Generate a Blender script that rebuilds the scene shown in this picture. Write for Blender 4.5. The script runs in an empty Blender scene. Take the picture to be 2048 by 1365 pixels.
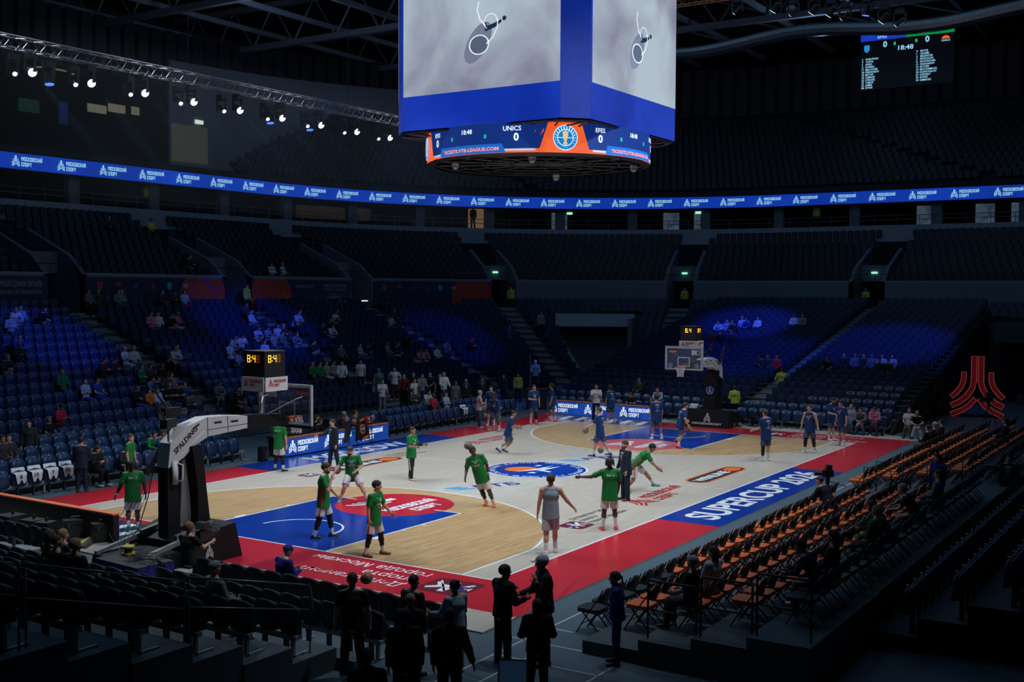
import bpy, math, random
import numpy as np
from mathutils import Matrix, Vector

SC = bpy.context.scene
COL = SC.collection
R = math.radians
PI = math.pi
rnd = random.Random(7)

# ------------------------------------------------------------------ camera
cam_d = bpy.data.cameras.new('camera')
cam_d.sensor_width = 36.0
cam_d.lens = 2275.39 / 2048 * 36.0
cam_d.clip_end = 400
cam = bpy.data.objects.new('camera', cam_d)
COL.objects.link(cam)
_yaw, _pit, _rol = 0.572224, 0.0446116, 0.0053547
_f = Vector((math.cos(_yaw)*math.cos(_pit), math.sin(_yaw)*math.cos(_pit), -math.sin(_pit)))
_r = Vector((math.sin(_yaw), -math.cos(_yaw), 0))
_u = _r.cross(_f)
_r2 = math.cos(_rol)*_r + math.sin(_rol)*_u
_u2 = -math.sin(_rol)*_r + math.cos(_rol)*_u
CAM = Vector((-35.0, -21.456, 6.499))
cam.matrix_world = Matrix(((_r2.x, _u2.x, -_f.x, CAM.x), (_r2.y, _u2.y, -_f.y, CAM.y), (_r2.z, _u2.z, -_f.z, CAM.z), (0, 0, 0, 1)))
SC.camera = cam

# ------------------------------------------------------------------ world, exposure
SC.view_settings.view_transform = 'Standard'
SC.view_settings.look = 'None'
SC.view_settings.gamma = 1.0
SC.view_settings.use_curve_mapping = False
SC.view_settings.exposure = 0.0
w = bpy.data.worlds.new('arena_dark'); SC.world = w; w.use_nodes = True
w.node_tree.nodes['Background'].inputs[0].default_value = (0.02, 0.05, 0.11, 1)
w.node_tree.nodes['Background'].inputs[1].default_value = 0.02
SC.cycles.use_denoising = True
SC.cycles.max_bounces = 5
SC.cycles.diffuse_bounces = 2
SC.cycles.glossy_bounces = 2
SC.cycles.volume_bounces = 0
SC.cycles.use_adaptive_sampling = True
SC.cycles.adaptive_threshold = 0.05
SC.cycles.sample_clamp_indirect = 4.0

# ------------------------------------------------------------------ lamps of the arena, and added fills
def aim(o, target):
    d = Vector(target) - o.location
    o.rotation_euler = d.to_track_quat('-Z', 'Y').to_euler()
def spot(name, loc, target, watts, deg, blend=0.4, col=(1, 1, 1), size=0.25):
    l = bpy.data.lights.new(name, 'SPOT'); l.energy = watts; l.spot_size = R(deg); l.spot_blend = blend
    l.color = col; l.shadow_soft_size = size
    o = bpy.data.objects.new(name, l); COL.objects.link(o); o.location = loc; aim(o, target); return o
def area(name, loc, target, watts, sx, sy, col):
    l = bpy.data.lights.new(name, 'AREA'); l.energy = watts; l.shape = 'RECTANGLE'; l.size = sx; l.size_y = sy; l.color = col
    o = bpy.data.objects.new(name, l); COL.objects.link(o); o.location = loc; aim(o, target); return o
COOL = (0.86, 0.94, 1.0)
KW = 0.86
for lx, k in ((-13.5, 1.35), (-7.5, 1.2), (-1.0, 1.0), (6.0, 0.85), (12.5, 0.75)):
    for sy in (-1, 1):
        spot('court_floodlight', (lx, sy*13.0, 20.5), (lx*0.92, sy*1.6, 0), (5600 if sy < 0 else 6000)*k*KW, 74 if sy < 0 else 62, 0.85, COOL, 0.5)
# blue washes thrown on the stands from the lighting trusses
BLUE = (0.03, 0.08, 1.0)
for loc, tgt, wt, deg in (((-2, 5, 15.5), (-3.2, 24.2, 4), 2300, 17), ((3, 5, 15.5), (10.5, 24.5, 4.4), 2600, 22),
                          ((-2, 4, 15.5), (-5.0, 18.0, 1.6), 420, 30), ((6, 4, 15.5), (5.0, 20.5, 2.4), 700, 20), ((14, 3, 15.5), (24.8, 21.8, 3.3), 1500, 18),
                          ((16, 0, 17), (33.5, 5.2, 4.6), 4200, 19), ((14, 0, 17), (26, 2.5, 2.8), 1700, 30), ((14, -6, 17), (29, -4.5, 3.4), 2000, 26),
                          ((14, 6, 16), (19.5, 12, .8), 900, 16)):
    spot('blue_wash_light', loc, tgt, wt*5.2, deg, 0.7, BLUE, 0.2)
# added dim blue area fills under the roof, for ambient light only
for lx in (-18, 6, 30):
    area('roof_ambient_fill', (lx, 0, 26), (lx, 0, 0), 640, 16, 30, (0.30, 0.60, 1.0))

# added point fills that brighten the roof steel and upper bowl
for loc in ((2, 30, 23.5), (22, 34, 23.5), (40, 22, 23.5), (44, 4, 23.5), (40, -16, 23.5), (20, 6, 25), (-4, 8, 25)):
    l = bpy.data.lights.new('roof_steel_fill', 'POINT'); l.energy = 150; l.color = (.42, .62, 1.0); l.shadow_soft_size = .4
    o = bpy.data.objects.new('roof_steel_fill', l); COL.objects.link(o); o.location = loc

# ------------------------------------------------------------------ materials
MATS = {}
def M(name, col=(.5, .5, .5), rough=.6, metal=0.0, emis=0.0, noise=None, spec=.5, alpha=None, ecol=None, coat=0):
    if name in MATS: return MATS[name]
    m = bpy.data.materials.new(name); m.use_nodes = True
    nt = m.node_tree; b = nt.nodes['Principled BSDF']
    c = (*col[:3], 1)
    b.inputs['Base Color'].default_value = c
    b.inputs['Roughness'].default_value = rough
    b.inputs['Metallic'].default_value = metal
    b.inputs['Specular IOR Level'].default_value = spec
    if coat: b.inputs['Coat Weight'].default_value = coat; b.inputs['Coat Roughness'].default_value = .12
    if emis:
        b.inputs['Emission Color'].default_value = (*(ecol or col)[:3], 1); b.inputs['Emission Strength'].default_value = emis
    if alpha is not None: b.inputs['Alpha'].default_value = alpha
    if noise:
        sc_, am = noise[0], noise[1]
        tc = nt.nodes.new('ShaderNodeTexCoord'); n = nt.nodes.new('ShaderNodeTexNoise'); n.inputs['Scale'].default_value = sc_; n.inputs['Detail'].default_value = 3
        mx = nt.nodes.new('ShaderNodeMix'); mx.data_type = 'RGBA'; mx.blend_type = 'MIX'
        mx.inputs[6].default_value = (*[x*(1-am) for x in col[:3]], 1); mx.inputs[7].default_value = (*[min(1, x*(1+am)) for x in col[:3]], 1)
        nt.links.new(tc.outputs['Object'], n.inputs['Vector']); nt.links.new(n.outputs['Fac'], mx.inputs[0]); nt.links.new(mx.outputs[2], b.inputs['Base Color'])
        if emis: nt.links.new(mx.outputs[2], b.inputs['Emission Color'])
    MATS[name] = m; return m
def plank_mat(name, c1, c2, c3):
    m = bpy.data.materials.new(name); m.use_nodes = True; nt = m.node_tree; b = nt.nodes['Principled BSDF']
    tc = nt.nodes.new('ShaderNodeTexCoord'); br = nt.nodes.new('ShaderNodeTexBrick')
    br.inputs['Scale'].default_value = 1.0; br.inputs['Brick Width'].default_value = 1.1; br.inputs['Row Height'].default_value = 0.062
    br.inputs['Mortar Size'].default_value = 0.0025; br.inputs['Color1'].default_value = (*c1, 1); br.inputs['Color2'].default_value = (*c2, 1); br.inputs['Mortar'].default_value = (*[x*.7 for x in c1], 1)
    br.inputs['Bias'].default_value = 0.0
    mp = nt.nodes.new('ShaderNodeMapping'); mp.inputs['Scale'].default_value = (.9, 12, 1)
    ns = nt.nodes.new('ShaderNodeTexNoise'); ns.inputs['Scale'].default_value = 1.6; ns.inputs['Detail'].default_value = 5
    mx = nt.nodes.new('ShaderNodeMix'); mx.data_type = 'RGBA'; mx.inputs[7].default_value = (*c3, 1)
    rm = nt.nodes.new('ShaderNodeMapRange'); rm.inputs[1].default_value = .45; rm.inputs[2].default_value = .75; rm.inputs[4].default_value = .75
    L = nt.links.new
    L(tc.outputs['Object'], br.inputs['Vector']); L(tc.outputs['Object'], mp.inputs['Vector']); L(mp.outputs[0], ns.inputs['Vector'])
    L(ns.outputs['Fac'], rm.inputs[0]); L(rm.outputs[0], mx.inputs[0]); L(br.outputs['Color'], mx.inputs[6]); L(mx.outputs[2], b.inputs['Base Color'])
    b.inputs['Roughness'].default_value = .33; b.inputs['Specular IOR Level'].default_value = .45
    MATS[name] = m; return m
def led_mat(name, c1, c2, scale, strength, contrast=(.35, .65)):
    """lit LED picture: two colours mixed by soft noise, fine pixel rows"""
    m = bpy.data.materials.new(name); m.use_nodes = True; nt = m.node_tree; b = nt.nodes['Principled BSDF']
    b.inputs['Base Color'].default_value = (.01, .01, .012, 1); b.inputs['Roughness'].default_value = .5
    tc = nt.nodes.new('ShaderNodeTexCoord'); n = nt.nodes.new('ShaderNodeTexNoise'); n.inputs['Scale'].default_value = scale; n.inputs['Detail'].default_value = 4; n.inputs['Distortion'].default_value = .6
    r = nt.nodes.new('ShaderNodeValToRGB'); r.color_ramp.elements[0].position = contrast[0]; r.color_ramp.elements[1].position = contrast[1]
    r.color_ramp.elements[0].color = (*c1, 1); r.color_ramp.elements[1].color = (*c2, 1)
    nt.links.new(tc.outputs['Object'], n.inputs['Vector']); nt.links.new(n.outputs['Fac'], r.inputs[0]); nt.links.new(r.outputs[0], b.inputs['Emission Color'])
    b.inputs['Emission Strength'].default_value = strength
    MATS[name] = m; return m

# ------------------------------------------------------------------ mesh builder
class MB:
    def __init__(s): s.v = []; s.f = []; s.mi = []; s.n = 0
    def add(s, V, F, mi=0):
        b = s.n
        s.v.extend([tuple(p) for p in V]); s.n += len(V)
        for f in F: s.f.append(tuple(i+b for i in f)); s.mi.append(mi)
        return s
    def box(s, lo, hi, mi=0):
        x0, y0, z0 = lo; x1, y1, z1 = hi
        return s.add([(x0,y0,z0),(x1,y0,z0),(x1,y1,z0),(x0,y1,z0),(x0,y0,z1),(x1,y0,z1),(x1,y1,z1),(x0,y1,z1)],
                     [(0,3,2,1),(4,5,6,7),(0,1,5,4),(1,2,6,5),(2,3,7,6),(3,0,4,7)], mi)
    def cbox(s, c, d, mi=0): return s.box([c[i]-d[i]/2 for i in range(3)], [c[i]+d[i]/2 for i in range(3)], mi)
    def cyl(s, a, b, r, r2=None, n=8, mi=0):
        a = np.array(a, float); b = np.array(b, float); r2 = r if r2 is None else r2
        d = b-a; d /= (np.linalg.norm(d)+1e-9)
        h = np.array([0, 0, 1.]) if abs(d[2]) < .9 else np.array([1., 0, 0])
        e1 = np.cross(d, h); e1 /= np.linalg.norm(e1); e2 = np.cross(d, e1)
        V = []
        for k in range(n):
            t = 2*PI*k/n; o = e1*math.cos(t)+e2*math.sin(t)
            V.append(a+o*r); V.append(b+o*r2)
        F = [(2*k, 2*((k+1) % n), 2*((k+1) % n)+1, 2*k+1) for k in range(n)]
        F.append(tuple(2*k for k in range(n))[::-1]); F.append(tuple(2*k+1 for k in range(n)))
        return s.add(V, F, mi)
    def tube(s, P, r, n=6, closed=False, mi=0):
        P = [np.array(p, float) for p in P]; N = len(P); V = []; F = []
        e = None
        for i in range(N):
            a = P[(i-1) % N] if (closed or i > 0) else P[i]; b = P[(i+1) % N] if (closed or i < N-1) else P[i]
            d = b-a; d /= (np.linalg.norm(d)+1e-9)
            if e is None:
                h = np.array([0, 0, 1.]) if abs(d[2]) < .9 else np.array([1., 0, 0]); e = np.cross(d, h)
            e = e-d*np.dot(e, d); e /= (np.linalg.norm(e)+1e-9); e2 = np.cross(d, e)
            for k in range(n):
                t = 2*PI*k/n; V.append(P[i]+(e*math.cos(t)+e2*math.sin(t))*r)
        for i in range(N if closed else N-1):
            j = (i+1) % N
            for k in range(n): F.append((i*n+k, i*n+(k+1) % n, j*n+(k+1) % n, j*n+k))
        if not closed:
            F.append(tuple(range(n))[::-1]); F.append(tuple((N-1)*n+k for k in range(n)))
        return s.add(V, F, mi)
    def prism(s, poly, O, ex, ey, ez, mi=0, mi_side=None):
        """polygon in (ex,ey) at O, pushed by vector ez"""
        O, ex, ey, ez = [np.array(a, float) for a in (O, ex, ey, ez)]
        n = len(poly); A = [O+ex*p[0]+ey*p[1] for p in poly]; B = [a+ez for a in A]
        s.add(A+B, [tuple(range(n)), tuple(range(2*n-1, n-1, -1))], mi)
        b = s.n-2*n
        for k in range(n):
            s.f.append((b+k, b+n+k, b+n+(k+1) % n, b+(k+1) % n)); s.mi.append(mi if mi_side is None else mi_side)
        return s
    def lathe(s, prof, n=16, O=(0, 0, 0), mi=0):
        V = []; F = []
        for r, z in prof:
            for k in range(n): V.append((O[0]+r*math.cos(2*PI*k/n), O[1]+r*math.sin(2*PI*k/n), O[2]+z))
        for i in range(len(prof)-1):
            for k in range(n): F.append((i*n+k, i*n+(k+1) % n, (i+1)*n+(k+1) % n, (i+1)*n+k))
        F.append(tuple(range(n))[::-1]); F.append(tuple((len(prof)-1)*n+k for k in range(n)))
        return s.add(V, F, mi)
    def sphere(s, c, r, n=12, mi=0, sc=(1, 1, 1)):
        prof = [(max(1e-4, math.sin(PI*i/(n//2))), -math.cos(PI*i/(n//2))) for i in range(n//2+1)]
        V = []; F = []
        for a, z in prof:
            for k in range(n): V.append((c[0]+r*sc[0]*a*math.cos(2*PI*k/n), c[1]+r*sc[1]*a*math.sin(2*PI*k/n), c[2]+r*sc[2]*z))
        for i in range(len(prof)-1):
            for k in range(n): F.append((i*n+k, i*n+(k+1) % n, (i+1)*n+(k+1) % n, (i+1)*n+k))
        return s.add(V, F, mi)
    def flat(s, polys, O, ex, ey, mi=0):
        O, ex, ey = [np.array(a, float) for a in (O, ex, ey)]
        for p in polys: s.add([O+ex*q[0]+ey*q[1] for q in p], [tuple(range(len(p)))], mi)
        return s
    def mesh(s, name, mats, smooth=False):
        me = bpy.data.meshes.new(name); me.from_pydata(s.v, [], s.f)
        for m in (mats if isinstance(mats, (list, tuple)) else [mats]): me.materials.append(m)
        if any(s.mi): me.polygons.foreach_set('material_index', s.mi)
        if smooth: me.polygons.foreach_set('use_smooth', [True]*len(me.polygons))
        me.update(); return me
    def obj(s, name, mats, parent=None, smooth=False, loc=None, rz=0):
        return put(name, s.mesh(name, mats, smooth), parent, loc, rz)
def put(name, me, parent=None, loc=None, rz=0):
    o = bpy.data.objects.new(name, me); COL.objects.link(o)
    if parent is not None: o.parent = parent
    if loc is not None: o.location = loc
    if rz: o.rotation_euler = (0, 0, rz)
    return o
def empty(name, loc=(0, 0, 0), rz=0): return put(name, None, None, loc, rz)
def tag(o, label=None, cat=None, group=None, kind=None):
    if label: o['label'] = label
    if cat: o['category'] = cat
    if group: o['group'] = group
    if kind: o['kind'] = kind
    return o
def struct(o, label=None): return tag(o, label, None, None, 'structure')
def dup(root, loc, rz=0, label=None, group=None):
    r = root.copy(); COL.objects.link(r); r.location = loc; r.rotation_euler = (0, 0, rz)
    if label: r['label'] = label
    if group: r['group'] = group
    for ch in root.children:
        c = ch.copy(); COL.objects.link(c); c.parent = r
        for g in ch.children:
            d = g.copy(); COL.objects.link(d); d.parent = c
    return r

# ------------------------------------------------------------------ flat lettering
_TX = {}
def text_poly(s, bold=0.0, res=2):
    k = (s, bold, res)
    if k in _TX: return _TX[k]
    c = bpy.data.curves.new('t', 'FONT'); c.body = s; c.fill_mode = 'FRONT'; c.resolution_u = res; c.offset = bold
    o = bpy.data.objects.new('t', c); COL.objects.link(o)
    dg = bpy.context.evaluated_depsgraph_get(); me = o.evaluated_get(dg).to_mesh()
    V = [(v.co.x, v.co.y) for v in me.vertices]; F = [tuple(p.vertices) for p in me.polygons]
    o.evaluated_get(dg).to_mesh_clear(); COL.objects.unlink(o); bpy.data.objects.remove(o); bpy.data.curves.remove(c)
    x0 = min(v[0] for v in V); x1 = max(v[0] for v in V)
    V = [(v[0]-x0, v[1]) for v in V]
    _TX[k] = (V, F, x1-x0); return _TX[k]
def text(mb, s, O, ex, ey, h, width=None, bold=0.01, mi=0, center=False, res=2):
    """text of cap height h along ex (unit), optional forced width"""
    V, F, W = text_poly(s, bold, res); k = h/0.70; kx = k if width is None else width/W
    O, ex, ey = [np.array(a, float) for a in (O, ex, ey)]
    if center: O = O-ex*(W*kx/2)
    mb.add([O+ex*(v[0]*kx)+ey*(v[1]*k) for v in V], F, mi); return W*kx
# squarish block letters of the sports department wordmark, cell 0.56 x 1
_s = .17; _w = .56
def _rc(a, b, c, d): return [(a, b), (c, b), (c, d), (a, d)]
GL = {
 'М': [_rc(0,0,_s,1), _rc(.66-_s,0,.66,1), [(_s,1),(_s,.68),(.33,.38),(.33,.72)], [(.66-_s,1),(.33,.72),(.33,.38),(.66-_s,.68)]],
 'О': [_rc(0,0,_s,1), _rc(_w-_s,0,_w,1), _rc(_s,0,_w-_s,_s), _rc(_s,1-_s,_w-_s,1)],
 'С': [_rc(0,0,_s,1), _rc(_s,0,_w,_s), _rc(_s,1-_s,_w,1), _rc(_w-_s,_s,_w,.36), _rc(_w-_s,.64,_w,1-_s)],
 'К': [_rc(0,0,_s,1), [(_s,.42),(_s,.62),(_w-.19,1),(_w,1)], [(_s+.05,.52),(_s+.2,.62),(_w,0),(_w-.2,0)]],
 'В': [_rc(0,0,_s,1), _rc(_s,0,_w-.04,_s), _rc(_s,1-_s,_w-.06,1), _rc(_s,.43,_w-.04,.59), _rc(_w-_s,_s,_w,.43), _rc(_w-_s,.59,_w-.03,1-_s)],
 'И': [_rc(0,0,_s,1), _rc(_w-_s,0,_w,1), [(_s,.1),(_s,.36),(_w-_s,.9),(_w-_s,.64)]],
 'П': [_rc(0,0,_s,1), _rc(_w-_s,0,_w,1), _rc(_s,1-_s,_w-_s,1)],
 'Р': [_rc(0,0,_s,1), _rc(_s,1-_s,_w,1), _rc(_s,.34,_w,.34+_s), _rc(_w-_s,.34+_s,_w,1-_s)],
 'Т': [_rc(0,1-_s,_w,1), _rc(_w/2-_s/2,0,_w/2+_s/2,1-_s)],
}
GL['Й'] = GL['И']+[_rc(.12,1.08,_w-.12,1.2)]
def block(mb, s, O, ex, ey, h, wid=None, mi=0):
    x = 0; adv = []
    for ch in s: adv.append(x); x += (.66 if ch == 'М' else _w)+.1
    kx = h if wid is None else wid/(x-.1)
    for ch, a in zip(s, adv):
        mb.flat([[((p[0]+a)*kx, p[1]*h) for p in q] for q in GL[ch]], O, ex, ey, mi)
    return (x-.1)*kx
def stroke(path, w):
    """quads of a thick 2-D polyline"""
    P = [np.array(p, float) for p in path]; L = []; Rr = []
    for i, p in enumerate(P):
        d = P[min(i+1, len(P)-1)]-P[max(i-1, 0)]; d /= np.linalg.norm(d); n = np.array([-d[1], d[0]])
        L.append(p+n*w/2); Rr.append(p-n*w/2)
    return [[tuple(Rr[i]), tuple(Rr[i+1]), tuple(L[i+1]), tuple(L[i])] for i in range(len(P)-1)]
_EA = [(.135,2.6),(.135,1.5),(.2,1.2),(.4,.85),(.7,.58),(1.0,.42)]
_EB = [(.52,1.9),(.53,1.55),(.62,1.25),(.8,1.0),(1.0,.8)]
_EC = [(.08,.75),(.3,.45),(.6,.22),(1.0,.03)]
EMB = []
for sg in (1, -1):
    for pth, ww in ((_EA, .22), (_EB, .2), (_EC, .2)):
        EMB += stroke([(sg*x/2.6, y/2.6) for x, y in pth], ww/2.6)   # height 1, half width .38
def emblem(mb, O, ex, ey, h, mi=0): mb.flat([[(x*h, y*h) for x, y in q] for q in EMB], O, ex, ey, mi)
def wordmark(mb, O, ex, ey, h, mi=0, asp=1.0):
    """emblem plus two lines of block letters; h = emblem height, O = bottom left corner"""
    O, ex, ey = [np.array(a, float) for a in (O, ex, ey)]
    emblem(mb, O+ex*(.4*h*asp), ex*asp, ey, h, mi)
    w1 = block(mb, 'МОСКОВСКИЙ', O+ex*(.95*h*asp)+ey*(.55*h), ex, ey, .38*h, 2.15*h*asp, mi)
    block(mb, 'СПОРТ', O+ex*(.95*h*asp)+ey*(.03*h), ex, ey, .38*h, 1.06*h*asp, mi)
    return 3.1*h*asp
def disc(r, n=40, c=(0, 0)): return [(c[0]+r*math.cos(2*PI*k/n), c[1]+r*math.sin(2*PI*k/n)) for k in range(n)]
def ringq(r0, r1, a0=0, a1=2*PI, n=48, c=(0, 0)):
    Q = []
    for k in range(n):
        t, u = a0+(a1-a0)*k/n, a0+(a1-a0)*(k+1)/n
        Q.append([(c[0]+r0*math.cos(t), c[1]+r0*math.sin(t)), (c[0]+r1*math.cos(t), c[1]+r1*math.sin(t)), (c[0]+r1*math.cos(u), c[1]+r1*math.sin(u)), (c[0]+r0*math.cos(u), c[1]+r0*math.sin(u))])
    return Q
def rrect(w, h, r, n=4):
    P = []
    for cx, cy, a in ((w/2-r, h/2-r, 0), (-w/2+r, h/2-r, 90), (-w/2+r, -h/2+r, 180), (w/2-r, -h/2+r, 270)):
        for k in range(n+1): t = R(a+90*k/n); P.append((cx+r*math.cos(t), cy+r*math.sin(t)))
    return P
# ================================================================== STRUCTURE
X, Y, Z = np.eye(3)
m_conc = M('arena_floor_grey', (.065, .105, .135), .55, noise=(1.5, .12))
m_wood_in = plank_mat('court_wood_tan', (.48, .30, .14), (.64, .44, .235), (.34, .195, .075))
m_wood_out = plank_mat('court_wood_bleached', (.50, .445, .375), (.59, .535, .46), (.40, .35, .285))
m_red = M('court_red_paint', (.56, .022, .035), .22, spec=.5)
m_blue = M('court_blue_paint', (.006, .045, .34), .2, spec=.5)
m_white = M('court_white_paint', (.82, .84, .86), .35)
m_pink = M('court_faded_red_paint', (.62, .12, .13), .3)
m_lblue = M('court_light_blue_paint', (.03, .36, .72), .3)
m_navy = M('court_navy_paint', (.006, .03, .22), .35)
m_org = M('court_orange_paint', (.80, .17, .03), .35)
m_blk = M('print_black', (.02, .02, .022), .4)
m_dred = M('arms_dark_red', (.16, .02, .03), .3)
m_fade = M('print_grey_lettering', (.10, .09, .085), .45)
m_tape = M('floor_tape_pale', (.38, .43, .47), .5)

# arena floor
fl = struct(MB().box((-45, -40, -.4), (52, 40, -.035)).obj('floor', m_conc), 'grey arena floor around the basketball court')
tp = MB()
def seg(mb, a, b, w_, z, mi=0):
    a = np.array(a, float); b = np.array(b, float); d = b-a; d /= np.linalg.norm(d); n = np.array([-d[1], d[0]])*w_/2
    mb.add([(*(a-n), z), (*(b-n), z), (*(b+n), z), (*(a+n), z)], [(0, 1, 2, 3)], mi)
for a, b in (((-24, -10.3), (16, -10.3)), ((-17.2, -9.7), (-17.2, -12)), ((-16.3, -10.3), (-16.3, -11.4)), ((-22, -10.9), (-17.2, -10.9)), ((-18.2, -10.3), (-18.2, -12.4)), ((-21, -12.4), (-17.5, -12.4))):
    seg(tp, a, b, .05, -.031)
tp.obj('tape_line', m_tape, fl)

# basketball court laid on top
court = struct(MB().box((-17.35, -9.45, -.034), (17.6, 9.45, 0)).obj('floor_court', m_wood_out), 'pale maple basketball court with red and blue apron')
def paint(name, polys, mat, z, O=(0, 0), ex=X, ey=Y):
    mb = MB(); mb.flat(polys, (O[0], O[1], z), ex, ey); return mb.obj(name, mat, court)
A3 = []   # area inside the three point line, right hand end
_a = math.asin(6.6/6.75)
arc = [(12.425-6.75*math.cos(t), 6.75*math.sin(t)) for t in np.linspace(_a, -_a, 49)]
A3 = [(14, 6.6)]+arc+[(14, -6.6)]
paint('inner_wood', [A3], m_wood_in, .0015); paint('inner_wood', [[(-x, -y) for x, y in A3]], m_wood_in, .0015)
for s in (-1, 1):
    paint('apron_red', [[(s*14, -9.45), (s*16.15, -9.45), (s*16.15, 9.45), (s*14, 9.45)][::s]], m_red, .002)
    for a in (-1, 1):
        paint('apron_red', [[(a*5.7, s*7.5), (a*14, s*7.5), (a*14, s*9.45), (a*5.7, s*9.45)][::s*a]], m_red, .002)
    paint('apron_blue', [[(-5.7, s*7.5), (5.7, s*7.5), (5.7, s*9.45), (-5.7, s*9.45)][::s]], m_blue, .002)
    paint('key_paint', [[(s*14, -2.45), (s*8.2, -2.45), (s*8.2, 2.45), (s*14, 2.45)][::-s]], m_blue, .003)
    paint('free_throw_circle', [disc(1.8, 48, (s*8.2, 0))], m_red if s < 0 else m_pink, .004)
ln = MB()
def line(a, b, w_=.06, z=.0052): seg(ln, a, b, w_, z)
for s in (-1, 1):
    line((-14, s*7.5), (14, s*7.5)); line((s*14, -7.5), (s*14, 7.5))
    line((s*14, -2.45), (s*8.2, -2.45)); line((s*14, 2.45), (s*8.2, 2.45)); line((s*8.2, -2.45), (s*8.2, -1.5)); line((s*8.2, 1.5), (s*8.2, 2.45))
    A = [(s*x, y) for x, y in A3]
    for k in range(len(A)-1): line(A[k], A[k+1], .07)
    for k in range(20):
        t, u = -PI/2+PI*k/20, -PI/2+PI*(k+1)/20
        line((s*(12.425-1.25*math.cos(t)), 1.25*math.sin(t)), (s*(12.425-1.25*math.cos(u)), 1.25*math.sin(u)), .06)
    for yy in (-2.55, 2.55):
        line((s*(14-2.15), yy), (s*(14-1.75), yy), .14); line((s*(14-3.05), yy), (s*(14-3.0), yy), .14); line((s*(14-3.95), yy), (s*(14-3.85), yy), .14)
line((0, -7.5), (0, -1.8), .05); line((0, 1.8), (0, 7.5), .05)
ln.obj('court_line', m_white, court)
# logos in the free throw circles: emblem and word
for s, mm in ((-1, m_white), (1, m_white)):
    lg = MB(); z = .0062
    ex = X if s < 0 else X; o = np.array((s*8.2, 0, z))
    emblem(lg, o+np.array((-.95, .62, 0)), Y*-.95, X*1.25, 1.35); 
    block(lg, 'МОСКОВСКИЙ', o+np.array((-.95, -.62, 0)), X, Y, .4, 2.3)
    block(lg, 'СПОРТ', o+np.array((-.35, -1.2, 0)), X, Y, .4, 1.2)
    lg.obj('circle_logo', mm, court)
# centre circle
paint('centre_circle', [disc(1.8, 64)], m_blue, .004)
XR = np.array((math.cos(R(27)), -math.sin(R(27)), 0)); YR = np.array((math.sin(R(27)), math.cos(R(27)), 0))
cl = MB(); cl.flat(ringq(1.8, 1.87, n=64), (0, 0, .0052), X, Y); cl.obj('centre_ring', m_white, court)
cl = MB()
def arc_text(mb, s, r, a0, a1, h, z, up=1):
    n = len(s)
    for k, ch in enumerate(s):
        if ch == ' ': continue
        t = a0+(a1-a0)*(k+.5)/n-R(27)
        c = np.array((r*math.cos(t), r*math.sin(t), z)); er = np.array((math.cos(t), math.sin(t), 0)); et = np.array((math.sin(t), -math.cos(t), 0))
        if up < 0: er, et = -er, -et
        V, F, W = text_poly(ch, .02, 3); mb.add([c+et*((v[0]-W/2)*h/.7)+er*((v[1]-.35)*h/.7) for v in V], F)
arc_text(cl, 'СУПЕРКУБОК ЕДИНОЙ ЛИГИ ВТБ', 1.6, R(200), R(-20), .19, .0055)
arc_text(cl, 'НА КУБОК ИМ. А.Я. ГОМЕЛЬСКОГО', 1.6, R(208), R(332), .15, .0055, -1)
for q in ([(-1.0,-.1),(-.2,.05),(.75,.35),(1.2,.62),(.6,.2),(.1,-.15)], [(-.1,-.1),(.5,.05),(1.15,.18),(.55,-.12),(.05,-.3)], [(-.2,-.2),(.15,-.35),(.2,-.7),(.05,-.8),(0,-.5)], [(-.75,-.55),(-.5,-.45),(-.35,-.6),(-.55,-.7)], [(.35,.75),(.6,.85),(.7,.72),(.45,.62)]):
    cl.flat([q], (0, 0, .0058), XR, YR)
cl.obj('centre_logo', m_white, court)
paint('centre_ball', [[(.62*math.cos(t)-.45, .5*math.sin(t)+.35) for t in np.linspace(0, 2*PI, 28)[:-1]]], m_org, .0056, ex=XR, ey=YR)
# bank logos beside the centre circle
for ox, oy in ((-5.05, .42), (2.42, .46)):
    b = MB()
    b.flat([[(.16*k, -.2*k), (.62+.16*k, -.2*k), (.52+.16*k, -.14-.2*k), (-.1+.16*k, -.14-.2*k)] for k in range(3)], (ox, oy, .0055), XR, YR); b.obj('bank_mark', m_lblue, court)
    b = MB(); o_ = np.array((ox, oy, .0055))+XR*.98-YR*.52; text(b, 'ВТБ', o_, XR, YR, .5, 1.65, .02, res=5); b.obj('bank_name', m_navy, court)
# betting lozenges near both sidelines
for ox, oy in ((2.7, -5.85), (-2.5, 6.0)):
    paint('lozenge', [[(x+ox, y+oy) for x, y in rrect(4.1, .9, .45, 8)]], m_org, .0045)
    paint('lozenge_inner', [[(x+ox, y+oy) for x, y in rrect(3.94, .74, .37, 8)]], m_blk, .0052)
    paint('lozenge_ball', [[(x+ox+1.42, y+oy) for x, y in [(.48*math.cos(t), .3*math.sin(t)) for t in np.linspace(0, 2*PI, 24)[:-1]]]], m_org, .0058)
    b = MB(); text(b, 'WINLINE', (ox-1.75, oy-.19, .0058), X, Y, .38, 2.6, .035, res=4); b.obj('lozenge_name', m_white, court)
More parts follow.
